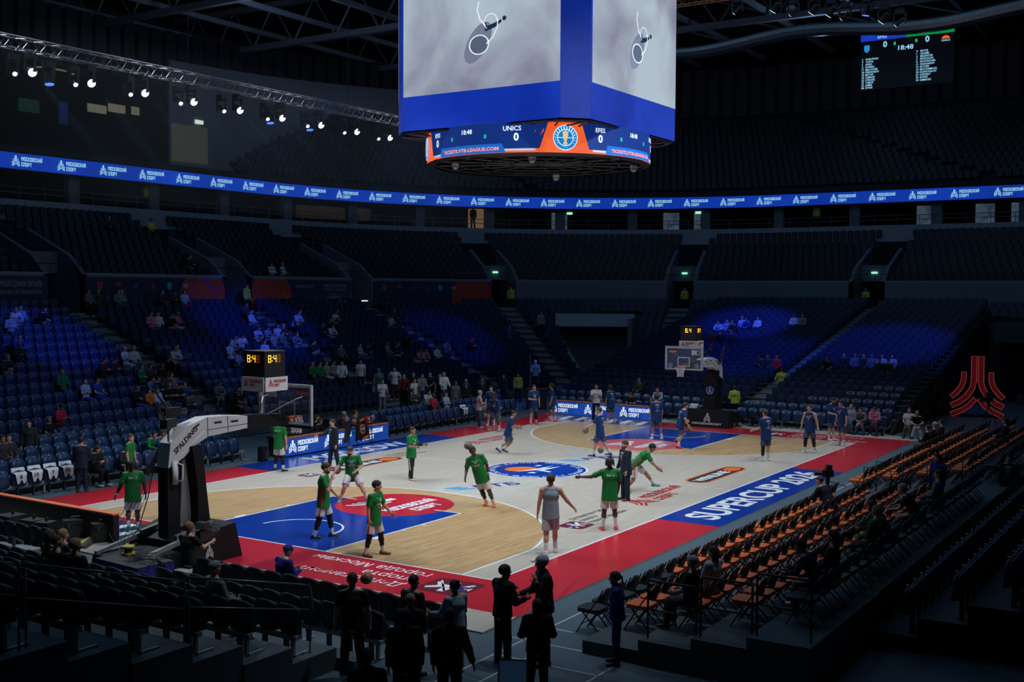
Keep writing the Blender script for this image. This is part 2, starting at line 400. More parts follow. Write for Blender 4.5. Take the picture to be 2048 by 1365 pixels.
# faded red wordmarks and the city department prints
for ox, oy, mm in ((-4.1, -6.4, m_red), (4.3, 5.55, m_pink)):
    b = MB(); wordmark(b, (ox, oy, .0055), X, Y, .95, asp=1.3); b.obj('red_wordmark', mm, court)
def arms(O, ex, ey, h):
    ex = np.array(ex, float); ey = np.array(ey, float); O = np.array((*O, .0045))
    mb = MB(); mb.flat([[(x*h, y*h) for x, y in rrect(1.1, 1.0, .18, 4)]], O, ex, ey); mb.obj('coat_of_arms', m_dred, court)
    mb = MB(); O2 = O+Z*.001
    horse = [[(-.38,.0),(-.2,.1),(.1,.08),(.28,.22),(.4,.3),(.44,.2),(.3,.06),(.22,-.08),(-.05,-.1),(-.3,-.08)], [(-.3,-.08),(-.4,-.3),(-.32,-.32),(-.2,-.1)], [(-.05,-.1),(-.02,-.34),(.06,-.34),(.06,-.1)], [(.2,-.06),(.38,-.22),(.42,-.16),(.28,.02)], [(-.1,.1),(-.08,.36),(.06,.38),(.1,.1)], [(-.1,.3),(-.07,.33),(.42,-.28),(.4,-.32)], [(-.38,0),(-.48,.1),(-.45,-.12)]]
    mb.flat([[(x*h, y*h) for x, y in q] for q in horse], O2, ex, ey); mb.obj('horseman', m_white, court)
    mb = MB(); mb.flat([[(x*h, y*h) for x, y in [(-.12,.02),(-.3,.16),(-.34,-.14),(-.05,-.06)]]], O2+Z*.0006, ex, ey); mb.obj('blue_cloak', m_blue, court)
def dept(O, ex, ey, h, mat, z=.0058):
    ex = np.array(ex, float); ey = np.array(ey, float); O = np.array((*O, z)); mb = MB()
    for k, s in enumerate(('Департамент', 'спорта', 'города Москвы')): text(mb, s, O-ey*(h*1.55*k), ex, ey, h, None, .004, res=4)
    mb.obj('department_lettering', mat, court)
arms((-7.75, -6.05), X, Y, .78); dept((-7.2, -5.65), X, Y, .2, m_fade)
arms((-3.4+6.2-6.2-2.2, 5.9), X, Y, .6); dept((-1.0+.6, 6.55), X, Y, .17, m_fade)
arms((-15.0, -7.0), Y, -X, 1.15); dept((-15.35, -6.05), Y, -X, .33, m_white)
arms((15.05, -3.5), -Y, X, 1.1); dept((15.4, -4.35), -Y, X, .33, m_white)
b = MB(); text(b, 'SUPERCUP 2026', (-4.95, -8.95, .0055), X, Y, .98, 10.0, .028, res=6); b.obj('sideline_lettering', m_white, court)
b = MB(); text(b, 'MOSCOW', (-2.9, 7.98, .0055), X, Y, .95, 5.9, .028, res=6); b.obj('sideline_lettering', m_white, court)
# striped floor prints behind each baseline, beside the board
for s in (-1, 1):
    paint('striped_print', [[(s*14.35, 2.7), (s*16.1, 2.7), (s*16.1, 8.2), (s*14.35, 8.2)][::s]], M('print_slate', (.03, .06, .09), .25), .003)
    st = MB()
    for k in range(6): st.flat([[(s*14.5, 3.0+.85*k), (s*15.95, 3.25+.85*k), (s*15.95, 3.6+.85*k), (s*14.5, 3.35+.85*k)][::s]], (0, 0, .0045), X, Y)
    st.obj('white_stripe', m_white, court)

# ------------------------------------------------------------------ the bowl: rounded rectangle 50 x 36, corner radius 28, inset d
def ring(d, x0=-24.0, x1=-14.0, n=14):
    """points of the bowl outline inset by d with inward normals, far side -> end -> near side"""
    P = [((x0, 36-d), (0, -1)), ((22, 36-d), (0, -1))]
    r = 28-d
    for k in range(1, n): t = PI/2*(1-k/n); P.append(((22+r*math.cos(t), 8+r*math.sin(t)), (-math.cos(t), -math.sin(t))))
    P += [((50-d, 8), (-1, 0)), ((50-d, -8), (-1, 0))]
    for k in range(1, n): t = -PI/2*k/n; P.append(((22+r*math.cos(t), -8+r*math.sin(t)), (-math.cos(t), -math.sin(t))))
    P += [((22, -(36-d)), (0, 1)), ((x1, -(36-d)), (0, 1))]
    return P
def sweep(prof, i0=0, i1=None, n=14, mb=None, x0=-24.0, x1=-14.0):
    """prof: list of (inset d, z); strip mesh along the ring"""
    mb = mb or MB(); rows = [[(p[0][0], p[0][1], z) for p in ring(d, x0, x1, n)][i0:i1] for d, z in prof]
    m = len(rows[0]); V = [q for r_ in rows for q in r_]
    F = [(j*m+k, j*m+k+1, (j+1)*m+k+1, (j+1)*m+k) for j in range(len(rows)-1) for k in range(m-1)]
    return mb.add(V, F)
m_step = M('tier_concrete', (.035, .045, .058), .8, noise=(.8, .25))
m_stair = M('stair_concrete', (.16, .18, .19), .75)
m_wall = M('bowl_wall_grey', (.12, .145, .185), .7, noise=(.5, .1))
m_wall2 = M('upper_wall_pale', (.42, .45, .5), .8, noise=(.4, .12))
m_rail = M('rail_grey_metal', (.22, .24, .26), .45, .6)
m_railk = M('rail_black', (.015, .017, .02), .4, .3)
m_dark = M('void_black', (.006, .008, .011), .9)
# lower tier: 14 rows, i-th seat line at inset 19.7-.85 i, floor .27+.368 i
def low_row(i): return 19.7-.85*i, .27+.368*i
prof = [(20.35, 0.0)]
for i in range(14):
    d, z = low_row(i); prof += [(d+.5, z), (d-.35, z)]
prof += [(8.0, low_row(13)[1])]
TUN0, TUN1 = 24.0, 43.0    # bearing of the corner tunnel seen from the corner centre
def arc_rows(prof, a0, a1f, n, lead=None):
    mb = MB(); rows = []
    for d, z in prof:
        r_ = 28-d; L = [(lead, 36-d, z)] if lead is not None else []
        a1 = a1f(r_) if callable(a1f) else a1f
        for k in range(n+1): t = R(a0+(a1-a0)*k/n); L.append((22+r_*math.cos(t), 8+r_*math.sin(t), z))
        rows.append(L)
    V = [q for r_ in rows for q in r_]; m = len(rows[0]); return mb.add(V, [(j*m+k, j*m+k+1, (j+1)*m+k+1, (j+1)*m+k) for j in range(len(rows)-1) for k in range(m-1)])
lt = struct(arc_rows(prof, 90, TUN1, 12, -24.0).obj('floor_lower_tier', m_step), 'stepped concrete of the lower seating tier')
edge_a = lambda r_: math.degrees(math.asin(min(1, 2.5/r_)))
pr2_ = [(15.9, 0.0), (15.9, low_row(5)[1])]
for i in range(5, 14):
    d, z = low_row(i); pr2_ += [(d+.5, z), (d-.35, z)]
pr2_ += [(8.0, low_row(13)[1])]
struct(arc_rows(pr2_, TUN0, edge_a, 6).obj('floor_corner_block', m_step), 'small stepped seating block between tunnel and end stand')
struct(arc_rows([(16.0, 1.95), (16.0, 2.15), (15.7, 2.15)], TUN0, edge_a, 6).obj('trim_1', M('ledge_pale', (.3, .33, .36), .6)), 'pale ledge along the front of the small corner block')
struct(sweep(prof, 21, None).obj('floor_lower_tier_near', m_step), 'stepped concrete of the near side seating tier')
# two top rows run on above the end
struct(sweep([(10.2, 4.2), (10.2, 4.69), (9.05, 4.69), (9.05, 5.05), (8.0, 5.05)], 10, 22).obj('floor_lower_tier_end', m_step), 'top rows of the lower tier at the far end')
# end block on the rink: 28 rows
_zt = [.85, 1.11, 1.38, 1.66, 1.91, 2.09, 2.25, 2.44, 2.58, 2.77]
def end_row(k):
    x = 17.3+(.95 if k else 0)+(.87*(k-1) if k > 1 else 0)
    zt = _zt[k] if k < 10 else 2.77+.185*(k-9)
    return x, max(0.0, zt-.85)
eb = MB()
for k in range(2, 28):
    x, z = end_row(k); eb.box((x-.45, -8.0, -.03), (x+.45, 10.3, z))
struct(eb.obj('floor_end_tier', m_step), 'shallow stepped platform of seats behind the far basket')
# ring wall between tiers, cut by the portals
ARC_P = []
def ring_s(d, n=40):
    P = ring(d, n=n); s = 0; out = []
    for k, (p, nn) in enumerate(P):
        if k: s += math.dist(p, P[k-1][0])
        out.append((s, p, nn))
    return out
def at_s(tab, s):
    for k in range(1, len(tab)):
        if tab[k][0] >= s:
            a, b_ = tab[k-1], tab[k]; t = (s-a[0])/(b_[0]-a[0]+1e-9)
            p = np.array(a[1])*(1-t)+np.array(b_[1])*t; nn = np.array(a[2])*(1-t)+np.array(b_[2])*t
            return p, nn/np.linalg.norm(nn)
    return np.array(tab[-1][1]), np.array(tab[-1][2])
T8 = ring_s(8.0); T0 = ring_s(0.0)
def s_of(tab, pt):
    best = (1e9, 0)
    for s in np.arange(0, tab[-1][0], .1):
        p, _ = at_s(tab, s); dd = math.dist(p, pt)
        if dd < best[0]: best = (dd, s)
    return best[1]
PORT = [s_of(T8, p) for p in ((-11.6, 28), (.7, 28), (12.2, 28), (23.2, 28), (34.2, 23.8), (41.3, 13.1), (42, -.1), (41.3, -13.2), (34, -24))]
PW = .95
def wall_piece(tab, s0, s1, z0, z1, th=.25, step=1.5):
    mb = MB(); n = max(1, int((s1-s0)/step)); pts = [at_s(tab, s0+(s1-s0)*k/n) for k in range(n+1)]
    V = []
    for p, nn in pts:
        for z in (z0, z1): V += [(p[0], p[1], z), (p[0]-nn[0]*th, p[1]-nn[1]*th, z)]
    F = []
    for k in range(n):
        a, b_ = 4*k, 4*k+4
        F += [(a, b_, b_+2, a+2), (a+1, a+3, b_+3, b_+1), (a+2, b_+2, b_+3, a+3)]
    F += [(0, 2, 3, 1), (4*n, 4*n+1, 4*n+3, 4*n+2)]
    return mb.add(V, F)
PZ = 5.05
for k in range(len(PORT)+1):
    s0 = PORT[k-1]+PW if k else 0.0; s1 = PORT[k]-PW if k < len(PORT) else T8[-1][0]
    wp = struct(wall_piece(T8, s0, s1, PZ-.3, 7.15).obj('wall_block_%d' % (k+1), m_wall), 'dark grey parapet wall between two stair portals')
    wall_piece(T8, s0, s1, 7.15, 7.27, .4).obj('coping', M('coping_pale', (.17, .2, .23), .5), wp)
# portals: side walls running back into the upper tier, door recess, exit sign
m_exit = M('exit_sign_lit', (.25, .7, .45), .4, emis=1.3)
m_portal = M('portal_wall', (.10, .125, .155), .7)
for k, s in enumerate(PORT):
    p, nn = at_s(T8, s); t = np.array((-nn[1], nn[0])); mb = MB()
    for sg in (-1, 1):
        a = p+t*sg*(PW+.0); q = [(0, PZ), (0, 7.2), (-1.2, 8.2), (-4.6, 9.6), (-4.6, PZ)]
        mb.prism([(u_, v_) for u_, v_ in q], (a[0], a[1], 0), (nn[0], nn[1], 0), Z, (t[0]*sg*.25, t[1]*sg*.25, 0))
    o = struct(mb.obj('wall_portal_%d' % (k+1), m_portal), 'grey side walls of a stair portal in the parapet')
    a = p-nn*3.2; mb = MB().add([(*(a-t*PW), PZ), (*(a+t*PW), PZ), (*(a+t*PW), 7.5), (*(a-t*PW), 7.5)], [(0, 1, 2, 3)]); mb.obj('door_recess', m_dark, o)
    a = p-nn*2.0; mb = MB(); h0 = 7.25
    mb.prism([(-PW, h0), (PW, h0), (PW, 8.35), (-PW, 8.35)], (a[0], a[1], 0), (t[0], t[1], 0), Z, (-nn[0]*.2, -nn[1]*.2, 0)); mb.obj('portal_header', m_portal, o)
    if k in (4, 5, 6):
        a = p-nn*1.95; mb = MB(); mb.prism(rrect(.42, .2, .03, 2), (a[0]+nn[0]*.05, a[1]+nn[1]*.05, 7.8), (t[0], t[1], 0), Z, (nn[0]*.06, nn[1]*.06, 0))
        tag(mb.obj('exit_sign', m_exit), ['', '', '', '', 'lit green exit sign over the corner portal beside the orange banner', 'lit green exit sign over the portal left of the shot clock', 'lit green exit sign over the portal above the end stairs'][k], 'exit sign', 'exit signs over the portals')
# upper tier: 9 rows from inset 7.6 to 0
def up_row(i): return 7.1-.85*i, 6.75+.43*i
prof = [(7.6, 6.75)]
for i in range(9):
    d, z = up_row(i); prof += [(d+.5, z), (d-.35, z)]
prof += [(0.0, up_row(8)[1])]
def portal_gap_sweep(prof, name, lab, mat):
    """the tier is left open where portals cut into it"""
    edges = [0.0]
    for s in PORT: edges += [s-PW-.2, s+PW+.2]
    edges.append(T8[-1][0])
    for j in range(0, len(edges), 2):
        s0, s1 = edges[j], edges[j+1]; n = max(2, int((s1-s0)/1.6)); mb = MB(); rows = []
        for d, z in prof:
            L = []
            for k in range(n+1):
                p, nn = at_s(T8, s0+(s1-s0)*k/n); q = p-nn*(8.0-d); L.append((q[0], q[1], z))
            rows.append(L)
        V = [q for r_ in rows for q in r_]; m = n+1
        F = [(a*m+c, a*m+c+1, (a+1)*m+c+1, (a+1)*m+c) for a in range(len(rows)-1) for c in range(n)]
        mb.add(V, F); struct(mb.obj(name, mat), lab)
portal_gap_sweep(prof, 'floor_upper_tier', 'stepped concrete of the dark upper seating tier', m_step)
# fascia, walkway and suites behind the upper tier
FZ = up_row(8)[1]
fasc = struct(sweep([(.05, FZ), (.05, 11.4), (-.25, 11.4)]).obj('wall_fascia', M('fascia_pale', (.24, .28, .33), .6)), 'pale band wall below the suite balcony')
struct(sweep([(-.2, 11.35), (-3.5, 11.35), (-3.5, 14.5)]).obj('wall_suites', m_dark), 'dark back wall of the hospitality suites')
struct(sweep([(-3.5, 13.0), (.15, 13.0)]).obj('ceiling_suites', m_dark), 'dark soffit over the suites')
# upper bowl above the ribbon: each row starts further along, so its left edge is stepped
m_up = M('upper_bowl_dark', (.02, .025, .032), .85)
def ub_start(i): return 44.0+1.5*i
ub = MB()
for i in range(15):
    d0 = -.4-.85*i; z = 14.35+.5*i; tab = ring_s(d0); tab2 = ring_s(d0-.85); n = 46; f0 = ub_start(i)/tab[-1][0]; V = []; F = []
    for k in range(n+1):
        f = f0+(1-f0)*k/n; p, _ = at_s(tab, f*tab[-1][0]); p2 = p-at_s(tab, f*tab[-1][0])[1]*.85
        V += [(p[0], p[1], z-.5), (p[0], p[1], z), (p2[0], p2[1], z)]
    for k in range(n): a_ = 3*k; F += [(a_, a_+3, a_+4, a_+1), (a_+1, a_+4, a_+5, a_+2)]
    q = V[:3]; F.append((0, 1, 2)); ub.add(V, F)
    p, nn = at_s(tab, ub_start(i)); ub.prism([(0, 13.9), (.85, 13.9), (.85, z+.0), (0, z)], (p[0], p[1], 0), (-nn[0], -nn[1], 0), Z, (nn[1]*-.1, nn[0]*.1, 0))
struct(ub.obj('wall_upper_bowl', m_up), 'steep dark upper bowl above the light ribbon')
struct(sweep([(.1, 13.95), (.1, 14.35), (-13.6, 14.2)], 0, None).obj('floor_upper_concourse', m_up), 'dark slab behind the light ribbon')
struct(sweep([(-13.6, 13.5), (-13.6, 26.5)], 4, None).obj('wall_upper_back', m_up), 'dark back wall behind the upper bowl')
# corrugated end wall panels over the upper bowl
pan = MB(); TT = ring_s(-13.4)
for s in np.arange(22, TT[-1][0]-20, 1.25):
    p, nn = at_s(TT, s); t = np.array((-nn[1], nn[0])); pan.prism([(-.45, 22.2), (.45, 22.2), (.45, 26.4), (-.45, 26.4)], (p[0], p[1], 0), (t[0], t[1], 0), Z, (nn[0]*.12, nn[1]*.12, 0))
struct(pan.obj('wall_ribbed_panels', M('ribbed_panel', (.035, .042, .055), .6)), 'ribbed dark cladding high on the end wall')
# pale wall piece high on the far side, with a door, following the curve
TP = ring_s(-13.2, 40); sA = s_of(TP, (25.3, 49.0)); sB = s_of(TP, (52, 36.0))
pwo = struct(wall_piece(TP, sA, sB, 13.6, 24.2, .2).obj('wall_far_pale', m_wall2), 'pale wall high behind the far upper bowl')
dr = struct(wall_piece(ring_s(-13.1), sA+.15, sA+3.4, 16.4, 19.3, .15).obj('door_1', M('door_lit_beige', (.30, .31, .22), .7, emis=.07)), 'pale yellowish doorway high on the far wall')
tag(MB().box((27.6, 48.7, 19.55), (28.5, 48.85, 19.85)).obj('exit_sign', M('exit_lamp_cream', (.8, .9, .75), .4, emis=.7)), 'small cream lit exit lamp above the high far doorway', 'exit sign')
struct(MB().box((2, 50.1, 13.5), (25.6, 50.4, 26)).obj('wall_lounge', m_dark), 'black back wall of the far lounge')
# lit things in the dark lounge opening left of the pale wall
lg_ = M('lounge_warm_light', (.5, .45, .3), .4, emis=.16)
tag(MB().tube([(15.9+1.5*math.cos(t), 50+.5*math.sin(t), 21.9) for t in np.linspace(0, 2*PI, 30)[:-1]], .07, 5, True).obj('ring_lamp', lg_), 'dim warm ring shaped lamp in the dark far lounge', 'lamp')
for k, (x0, x1, z) in enumerate(((18.6, 20.2, 19.9), (20.4, 21.9, 20.15), (22.5, 23.2, 20.2))):
    tag(MB().box((x0, 50, z-.5), (x1, 50.1, z+.1)).obj('lounge_window', lg_), 'dim warm lit window strip in the dark far lounge, %s from left' % ('first', 'second', 'third')[k], 'window', 'lit lounge window strips')
tag(MB().box((13.0, 50, 18.7), (14.6, 50.1, 19.6)).obj('lounge_screen', M('lounge_screen_green', (.01, .1, .04), .4, emis=.08)), 'small green and dark screen in the far lounge', 'screen')
tag(MB().box((16.2, 50, 18.2), (16.9, 50.1, 19.8)).obj('lounge_screen', M('lounge_screen_blue', (.01, .03, .2), .4, emis=.12)), 'small narrow blue screen in the far lounge', 'screen')
# roof: dark deck, girders, purlins
struct(MB().box((-60, -60, 30), (80, 60, 30.3)).obj('ceiling', M('roof_deck', (.02, .024, .03), .9)), 'dark roof deck of the arena')
m_gird = M('roof_steel', (.36, .40, .46), .6, .1)
for gx in (-16, -4, 8, 20, 32, 44):
    g = MB()
    for z in (26.0, 29.2): g.box((gx-.22, -50, z-.22), (gx+.22, 56, z+.22))
    for k in range(24): y0 = -50+k*4.4; g.tube([(gx, y0, 26), (gx, y0+2.2, 29.2), (gx, y0+4.4, 26)], .1, 4)
    struct(g.obj('beam_girder', m_gird), 'steel roof girder with lattice webbing')
for py in range(-40, 53, 6):
    g = MB().box((-24, py-.14, 26.4), (60, py+.14, 26.75))
    for k in range(10): x0 = -20+8*k; g.cyl((x0, py, 26.5), (x0+4, py+6, 29), .09, n=5)
    struct(g.obj('beam_purlin', m_gird), 'roof purlin crossing the girders')
# ================================================================== SCREENS
m_case = M('cabinet_black', (.012, .013, .016), .5)
m_lcase = M('cabinet_grey', (.05, .055, .06), .5, .3)
led_blue = led_mat('led_blue', (.004, .03, .42), (.01, .055, .62), .35, .75)
led_rib = led_mat('led_ribbon_blue', (.003, .035, .36), (.006, .05, .50), .25, .8)
led_white = M('led_white', (.75, .9, 1.0), .4, emis=1.05)
led_cyan = M('led_cyan', (.32, .62, .80), .4, emis=.95)
led_green = M('led_green', (.02, .85, .35), .4, emis=.9)
led_orange = led_mat('led_orange', (.85, .10, .02), (.95, .16, .05), .8, 1.0)
led_amber = M('led_amber', (1.0, .42, .03), .4, emis=2.4)
led_dim = M('led_amber_unlit', (.55, .12, .02), .4, emis=.25)
led_pale = led_mat('led_snow_picture', (.24, .24, .35), (.50, .60, .68), .28, .85, (.32, .6))
led_dk = M('led_picture_dark', (.012, .03, .07), .4, emis=.4, ecol=(.02, .06, .13))
led_shade = M('led_picture_shade', (.2, .22, .32), .4, emis=.8)
led_rim = M('led_picture_rim', (.78, .84, .88), .4, emis=.95)

# ribbon display round the bowl
rib = empty('ribbon_display', (0, 0, 0)); tag(rib, 'long curved blue light ribbon ringing the bowl above the suites', 'display')
sweep([(.22, 13.05), (.22, 13.93)]).obj('screen', led_rib, rib)
sweep([(.2, 13.0), (-.2, 13.0), (-.2, 14.0), (.2, 14.0)]).obj('housing', m_case, rib)
TR = ring_s(.25, 60)
s_ = 1.2
while s_ < TR[-1][0]-4:
    p, nn = at_s(TR, s_); t = np.array((-nn[1], nn[0], 0)); p2, _ = at_s(TR, s_+1.9); t = np.array((*(p2-p), 0)); t /= np.linalg.norm(t)
    mb = MB(); wordmark(mb, (p[0]+nn[0]*.03, p[1]+nn[1]*.03, 13.2), t, Z, .58, asp=1.05); mb.obj('lettering', led_cyan, rib)
    s_ += 2.86

# centre-hung cube
sb = empty('hanging_scoreboard', (0, 0, 11)); tag(sb, 'huge four sided video cube with round ring display hanging over centre court', 'scoreboard')
HF, AA, ZB, ZT = 3.15, 3.85, 11.95, 18.6
oct8 = [(-AA, HF), (-AA, -HF), (-HF, -AA), (HF, -AA), (AA, -HF), (AA, HF), (HF, AA), (-HF, AA)]
def lz(z): return z-11
MB().prism([(x*.995, y*.995) for x, y in oct8], (0, 0, lz(ZB)), X, Y, (0, 0, ZT-ZB)).obj('cube_body', m_case, sb)
fig_L = dict(cx=0)
for k in range(4):
    a = k*PI/2+PI; nrm = np.array((math.cos(a), math.sin(a), 0)); tx = np.array((-math.sin(a), math.cos(a), 0))   # tx runs to the viewer's right
    O = nrm*(AA+.01)
    mb = MB(); mb.prism([(-HF, lz(ZB)), (HF, lz(ZB)), (HF, lz(ZT)), (-HF, lz(ZT))], O, tx, Z, -nrm*.05); scr = mb.obj('blue_screen', led_blue, sb)
    mb = MB(); mb.flat([[(-HF+.06, lz(13.1)), (HF, lz(13.1)), (HF, lz(18.2)), (-HF+.06, lz(18.2))]], O+nrm*.012, tx, Z); mb.obj('picture', led_pale, scr)
    q = O+nrm*.02
    mb = MB(); mb.flat([[(.55*math.cos(t)+.02, 3.62+.55*math.sin(t)+.35*math.cos(t)) for t in np.linspace(0, 2*PI, 30)[:-1]]], q, tx, Z); mb.obj('picture_shade', led_shade, scr)
    mb = MB(); mb.flat(ringq(.34, .385, n=28), q+nrm*.004+tx*.06+Z*3.55, tx*1.05, Z*.85)
    mb.flat(stroke([(.35, 3.55), (.62, 3.75), (.78, 4.05), (.8, 4.3)], .04)+stroke([(.05, 4.95), (-.02, 4.7), (.1, 4.35), (.3, 4.15)], .05)+ringq(.24, .27, 0, PI*1.3, 16, (.52, 4.25)), q+nrm*.004, tx, Z); mb.obj('picture_hoop', led_rim, scr)
    mb = MB(); mb.flat([[(.3, 3.95), (.7, 4.05), (.95, 4.2), (.93, 4.28), (.68, 4.2), (.3, 4.1)], disc(.08, 10, (1.05, 4.3)), [(.3, 3.95), (.26, 4.25), (.34, 4.25), (.4, 4.0)], ], q+nrm*.002, tx, Z); mb.obj('picture_skater', led_dk, scr)
    mb = MB(); mb.flat([disc(.33, 24, (.06, 3.55))], q+nrm*.001, tx, Z); mb.obj('picture_disc', M('led_picture_disc', (.10, .14, .19), .4, emis=.8), scr)
    b2 = a+PI/4; n2 = np.array((math.cos(b2), math.sin(b2), 0)); t2 = np.array((-math.sin(b2), math.cos(b2), 0)); hw = (AA-HF)*math.sqrt(2)/2
    mb = MB(); mb.prism([(-hw, lz(ZB)), (hw, lz(ZB)), (hw, lz(ZT)), (-hw, lz(ZT))], n2*((AA+HF)/math.sqrt(2)+.012), t2, Z, -n2*.05); mb.obj('corner_screen', M('led_deep_blue', (.003, .02, .22), .5, emis=.8, noise=(1.2, .4)), sb)
fr = MB()
for k in range(8):
    x0, y0 = oct8[k]; x1, y1 = oct8[(k+1) % 8]
    fr.tube([(x0*.98, y0*.98, lz(11.9)), (x1*.98, y1*.98, lz(11.9))], .05, 4); fr.tube([(x0*.98, y0*.98, lz(11.9)), (x0*.5, y0*.5, lz(11.75))], .04, 4); fr.tube([(x1*.98, y1*.98, lz(11.9)), (x0*.7, y0*.7, lz(11.8))], .03, 4)
fr.obj('under_frame', m_lcase, sb)
# ring display
RR = 3.98
def cyl_patch(th0, th1, z0, z1, r, n=8, sl0=0, sl1=0):
    """curved panel, slanted ends (sl: angle added at the top)"""
    V = []; F = []
    for k in range(n+1):
        f = k/n
        for z, sl in ((z0, 0), (z1, 1)):
            t = R(th0+sl*sl0+(th1+sl*sl1-th0-sl*sl0)*f); V.append((r*math.cos(t), r*math.sin(t), lz(z)))
    for k in range(n): F.append((2*k, 2*k+2, 2*k+3, 2*k+1))
    return V, F
rg = MB()
V, F = cyl_patch(0, 360, 10.97, 11.95, RR, 96); rg.add(V, F); rgo = rg.obj('ring_screen', led_orange, sb)
ri = MB(); V, F = cyl_patch(0, 360, 10.9, 12.0, RR-.25, 64); ri.add(V, [f[::-1] for f in F]); V, F = cyl_patch(0, 360, 12.0, 12.0, RR, 64)
V2 = []; F2 = []
for k in range(65):
    t = 2*PI*k/64
    for r_, z in ((RR, 10.96), (RR-.25, 10.9)): V2.append((r_*math.cos(t), r_*math.sin(t), lz(z)))
for k in range(64): F2.append((2*k, 2*k+1, 2*k+3, 2*k+2))
ri.add(V2, F2); ri.obj('ring_housing', m_case, sb)
def cyl_text(mb, s, thc, z, h, r, wdeg=None, bold=.015):
    V, F, W = text_poly(s, bold); k = h/.7; kx = k if wdeg is None else R(wdeg)*r/W
    mb.add([(r*math.cos(R(thc)+(v[0]-W/2)*kx/r), r*math.sin(R(thc)+(v[0]-W/2)*kx/r), lz(z)+v[1]*k) for v in V], F)
for k in range(4):
    t0 = 134+90*k
    mb = MB(); V, F = cyl_patch(t0+12, t0+78, 11.1, 11.95, RR+.006, 20, -4, 4); mb.add(V, F); mb.obj('score_panel', M('led_panel_navy', (.006, .03, .2), .5, emis=.8), rgo)
    mb = MB(); V, F = cyl_patch(t0+14, t0+76, 11.03, 11.1, RR+.006, 16); mb.add(V, F); mb.obj('panel_edge', M('led_silver', (.5, .55, .65), .5, emis=.8), rgo)
    mb = MB(); V, F = cyl_patch(t0+21, t0+62, 10.98, 11.27, RR+.014, 16, 1, -2); mb.add(V, F); mb.obj('ticket_panel', M('led_mid_blue', (.01, .14, .55), .5, emis=.8), rgo)
    mb = MB(); cyl_text(mb, 'TICKETS.VTB-LEAGUE.COM', t0+41.5, 11.06, .11, RR+.02, 34, .03); mb.obj('ticket_lettering', M('led_coral', (1, .28, .2), .4, emis=1), rgo)
    for nm_, s_t, dt_, z_, h_, b_ in (('team_name', 'EFES', 18, 11.68, .14, .015), ('game_clock', '18:48', 41, 11.64, .15, .015), ('team_name', 'UNICS', 65, 11.68, .15, .015), ('score_digit', '0', 18, 11.36, .24, .03), ('score_digit', '0', 67, 11.36, .24, .03)):
        mb = MB(); cyl_text(mb, s_t, t0+dt_, z_, h_, RR+.02, None, b_); mb.obj(nm_, led_white, rgo)
    for dt_ in (31, 51.5): mb = MB(); cyl_text(mb, '0', t0+dt_, 11.46, .13, RR+.02, None, .02); mb.obj('foul_count', led_green, rgo)
    th = R(t0+90); n2 = np.array((math.cos(th), math.sin(th), 0)); t2 = np.array((-math.sin(th), math.cos(th), 0)); O = n2*(RR+.03)+Z*lz(11.45)
    mb = MB(); mb.flat([disc(.4, 36)], O, t2, Z); mb.obj('cup_badge', M('led_badge_blue', (.01, .22, .6), .4, emis=.9), rgo)
    mb = MB(); mb.flat(ringq(.25, .275, n=30)+ringq(.385, .41, n=30)+stroke([(-.25, 0), (.25, 0)], .02)+stroke([(0, -.25), (0, .25)], .02), O+n2*.006, t2, Z)
    for j in range(22): u_ = 2*PI*j/22; mb.flat([[(.3*math.cos(u_)-.012, .3*math.sin(u_)-.02), (.3*math.cos(u_)+.02, .3*math.sin(u_)-.02), (.35*math.cos(u_)+.012, .35*math.sin(u_)+.02), (.35*math.cos(u_)-.02, .35*math.sin(u_)+.02)]], O+n2*.006, t2, Z)
    mb.obj('badge_lines', led_white, rgo)
    mb = MB(); mb.flat([[(-.1, .2), (-.07, -.02), (-.03, -.1), (-.08, -.22), (.08, -.22), (.03, -.1), (.07, -.02), (.1, .2)]], O+n2*.01, t2, Z); mb.obj('badge_cup', M('led_gold', (.9, .62, .25), .4, emis=.9), rgo)
# equipment under the ring
eq = MB()
for r_ in (3.7, 2.9, 2.0, 1.0): eq.tube([(r_*math.cos(t), r_*math.sin(t), lz(11.0)) for t in np.linspace(0, 2*PI, 40)[:-1]], .035, 5, True)
for k in range(8): t = k*PI/8; eq.tube([(-3.7*math.cos(t), -3.7*math.sin(t), lz(11.02)), (3.7*math.cos(t), 3.7*math.sin(t), lz(11.02))], .035, 4)
eq.obj('ring_frame', m_lcase, sb)
for cx, cy in ((-2.6, 1.8), (-3.0, -1.6), (1.2, -3.2), (2.6, .8)):
    c = MB(); c.cyl((cx, cy, lz(11.0)), (cx, cy, lz(10.82)), .13, n=12); c.sphere((cx, cy, lz(10.8)), .12, 12); c.obj('dome_camera', M('housing_white', (.5, .5, .5), .4), sb, True)
ca = MB()
for sx in (-1, 1):
    for sy in (-1, 1): ca.cyl((sx*2.5, sy*2.5, lz(ZT)), (sx*3, sy*3, lz(30)), .03, n=5)
ca.obj('hanging_cable', m_case, sb)

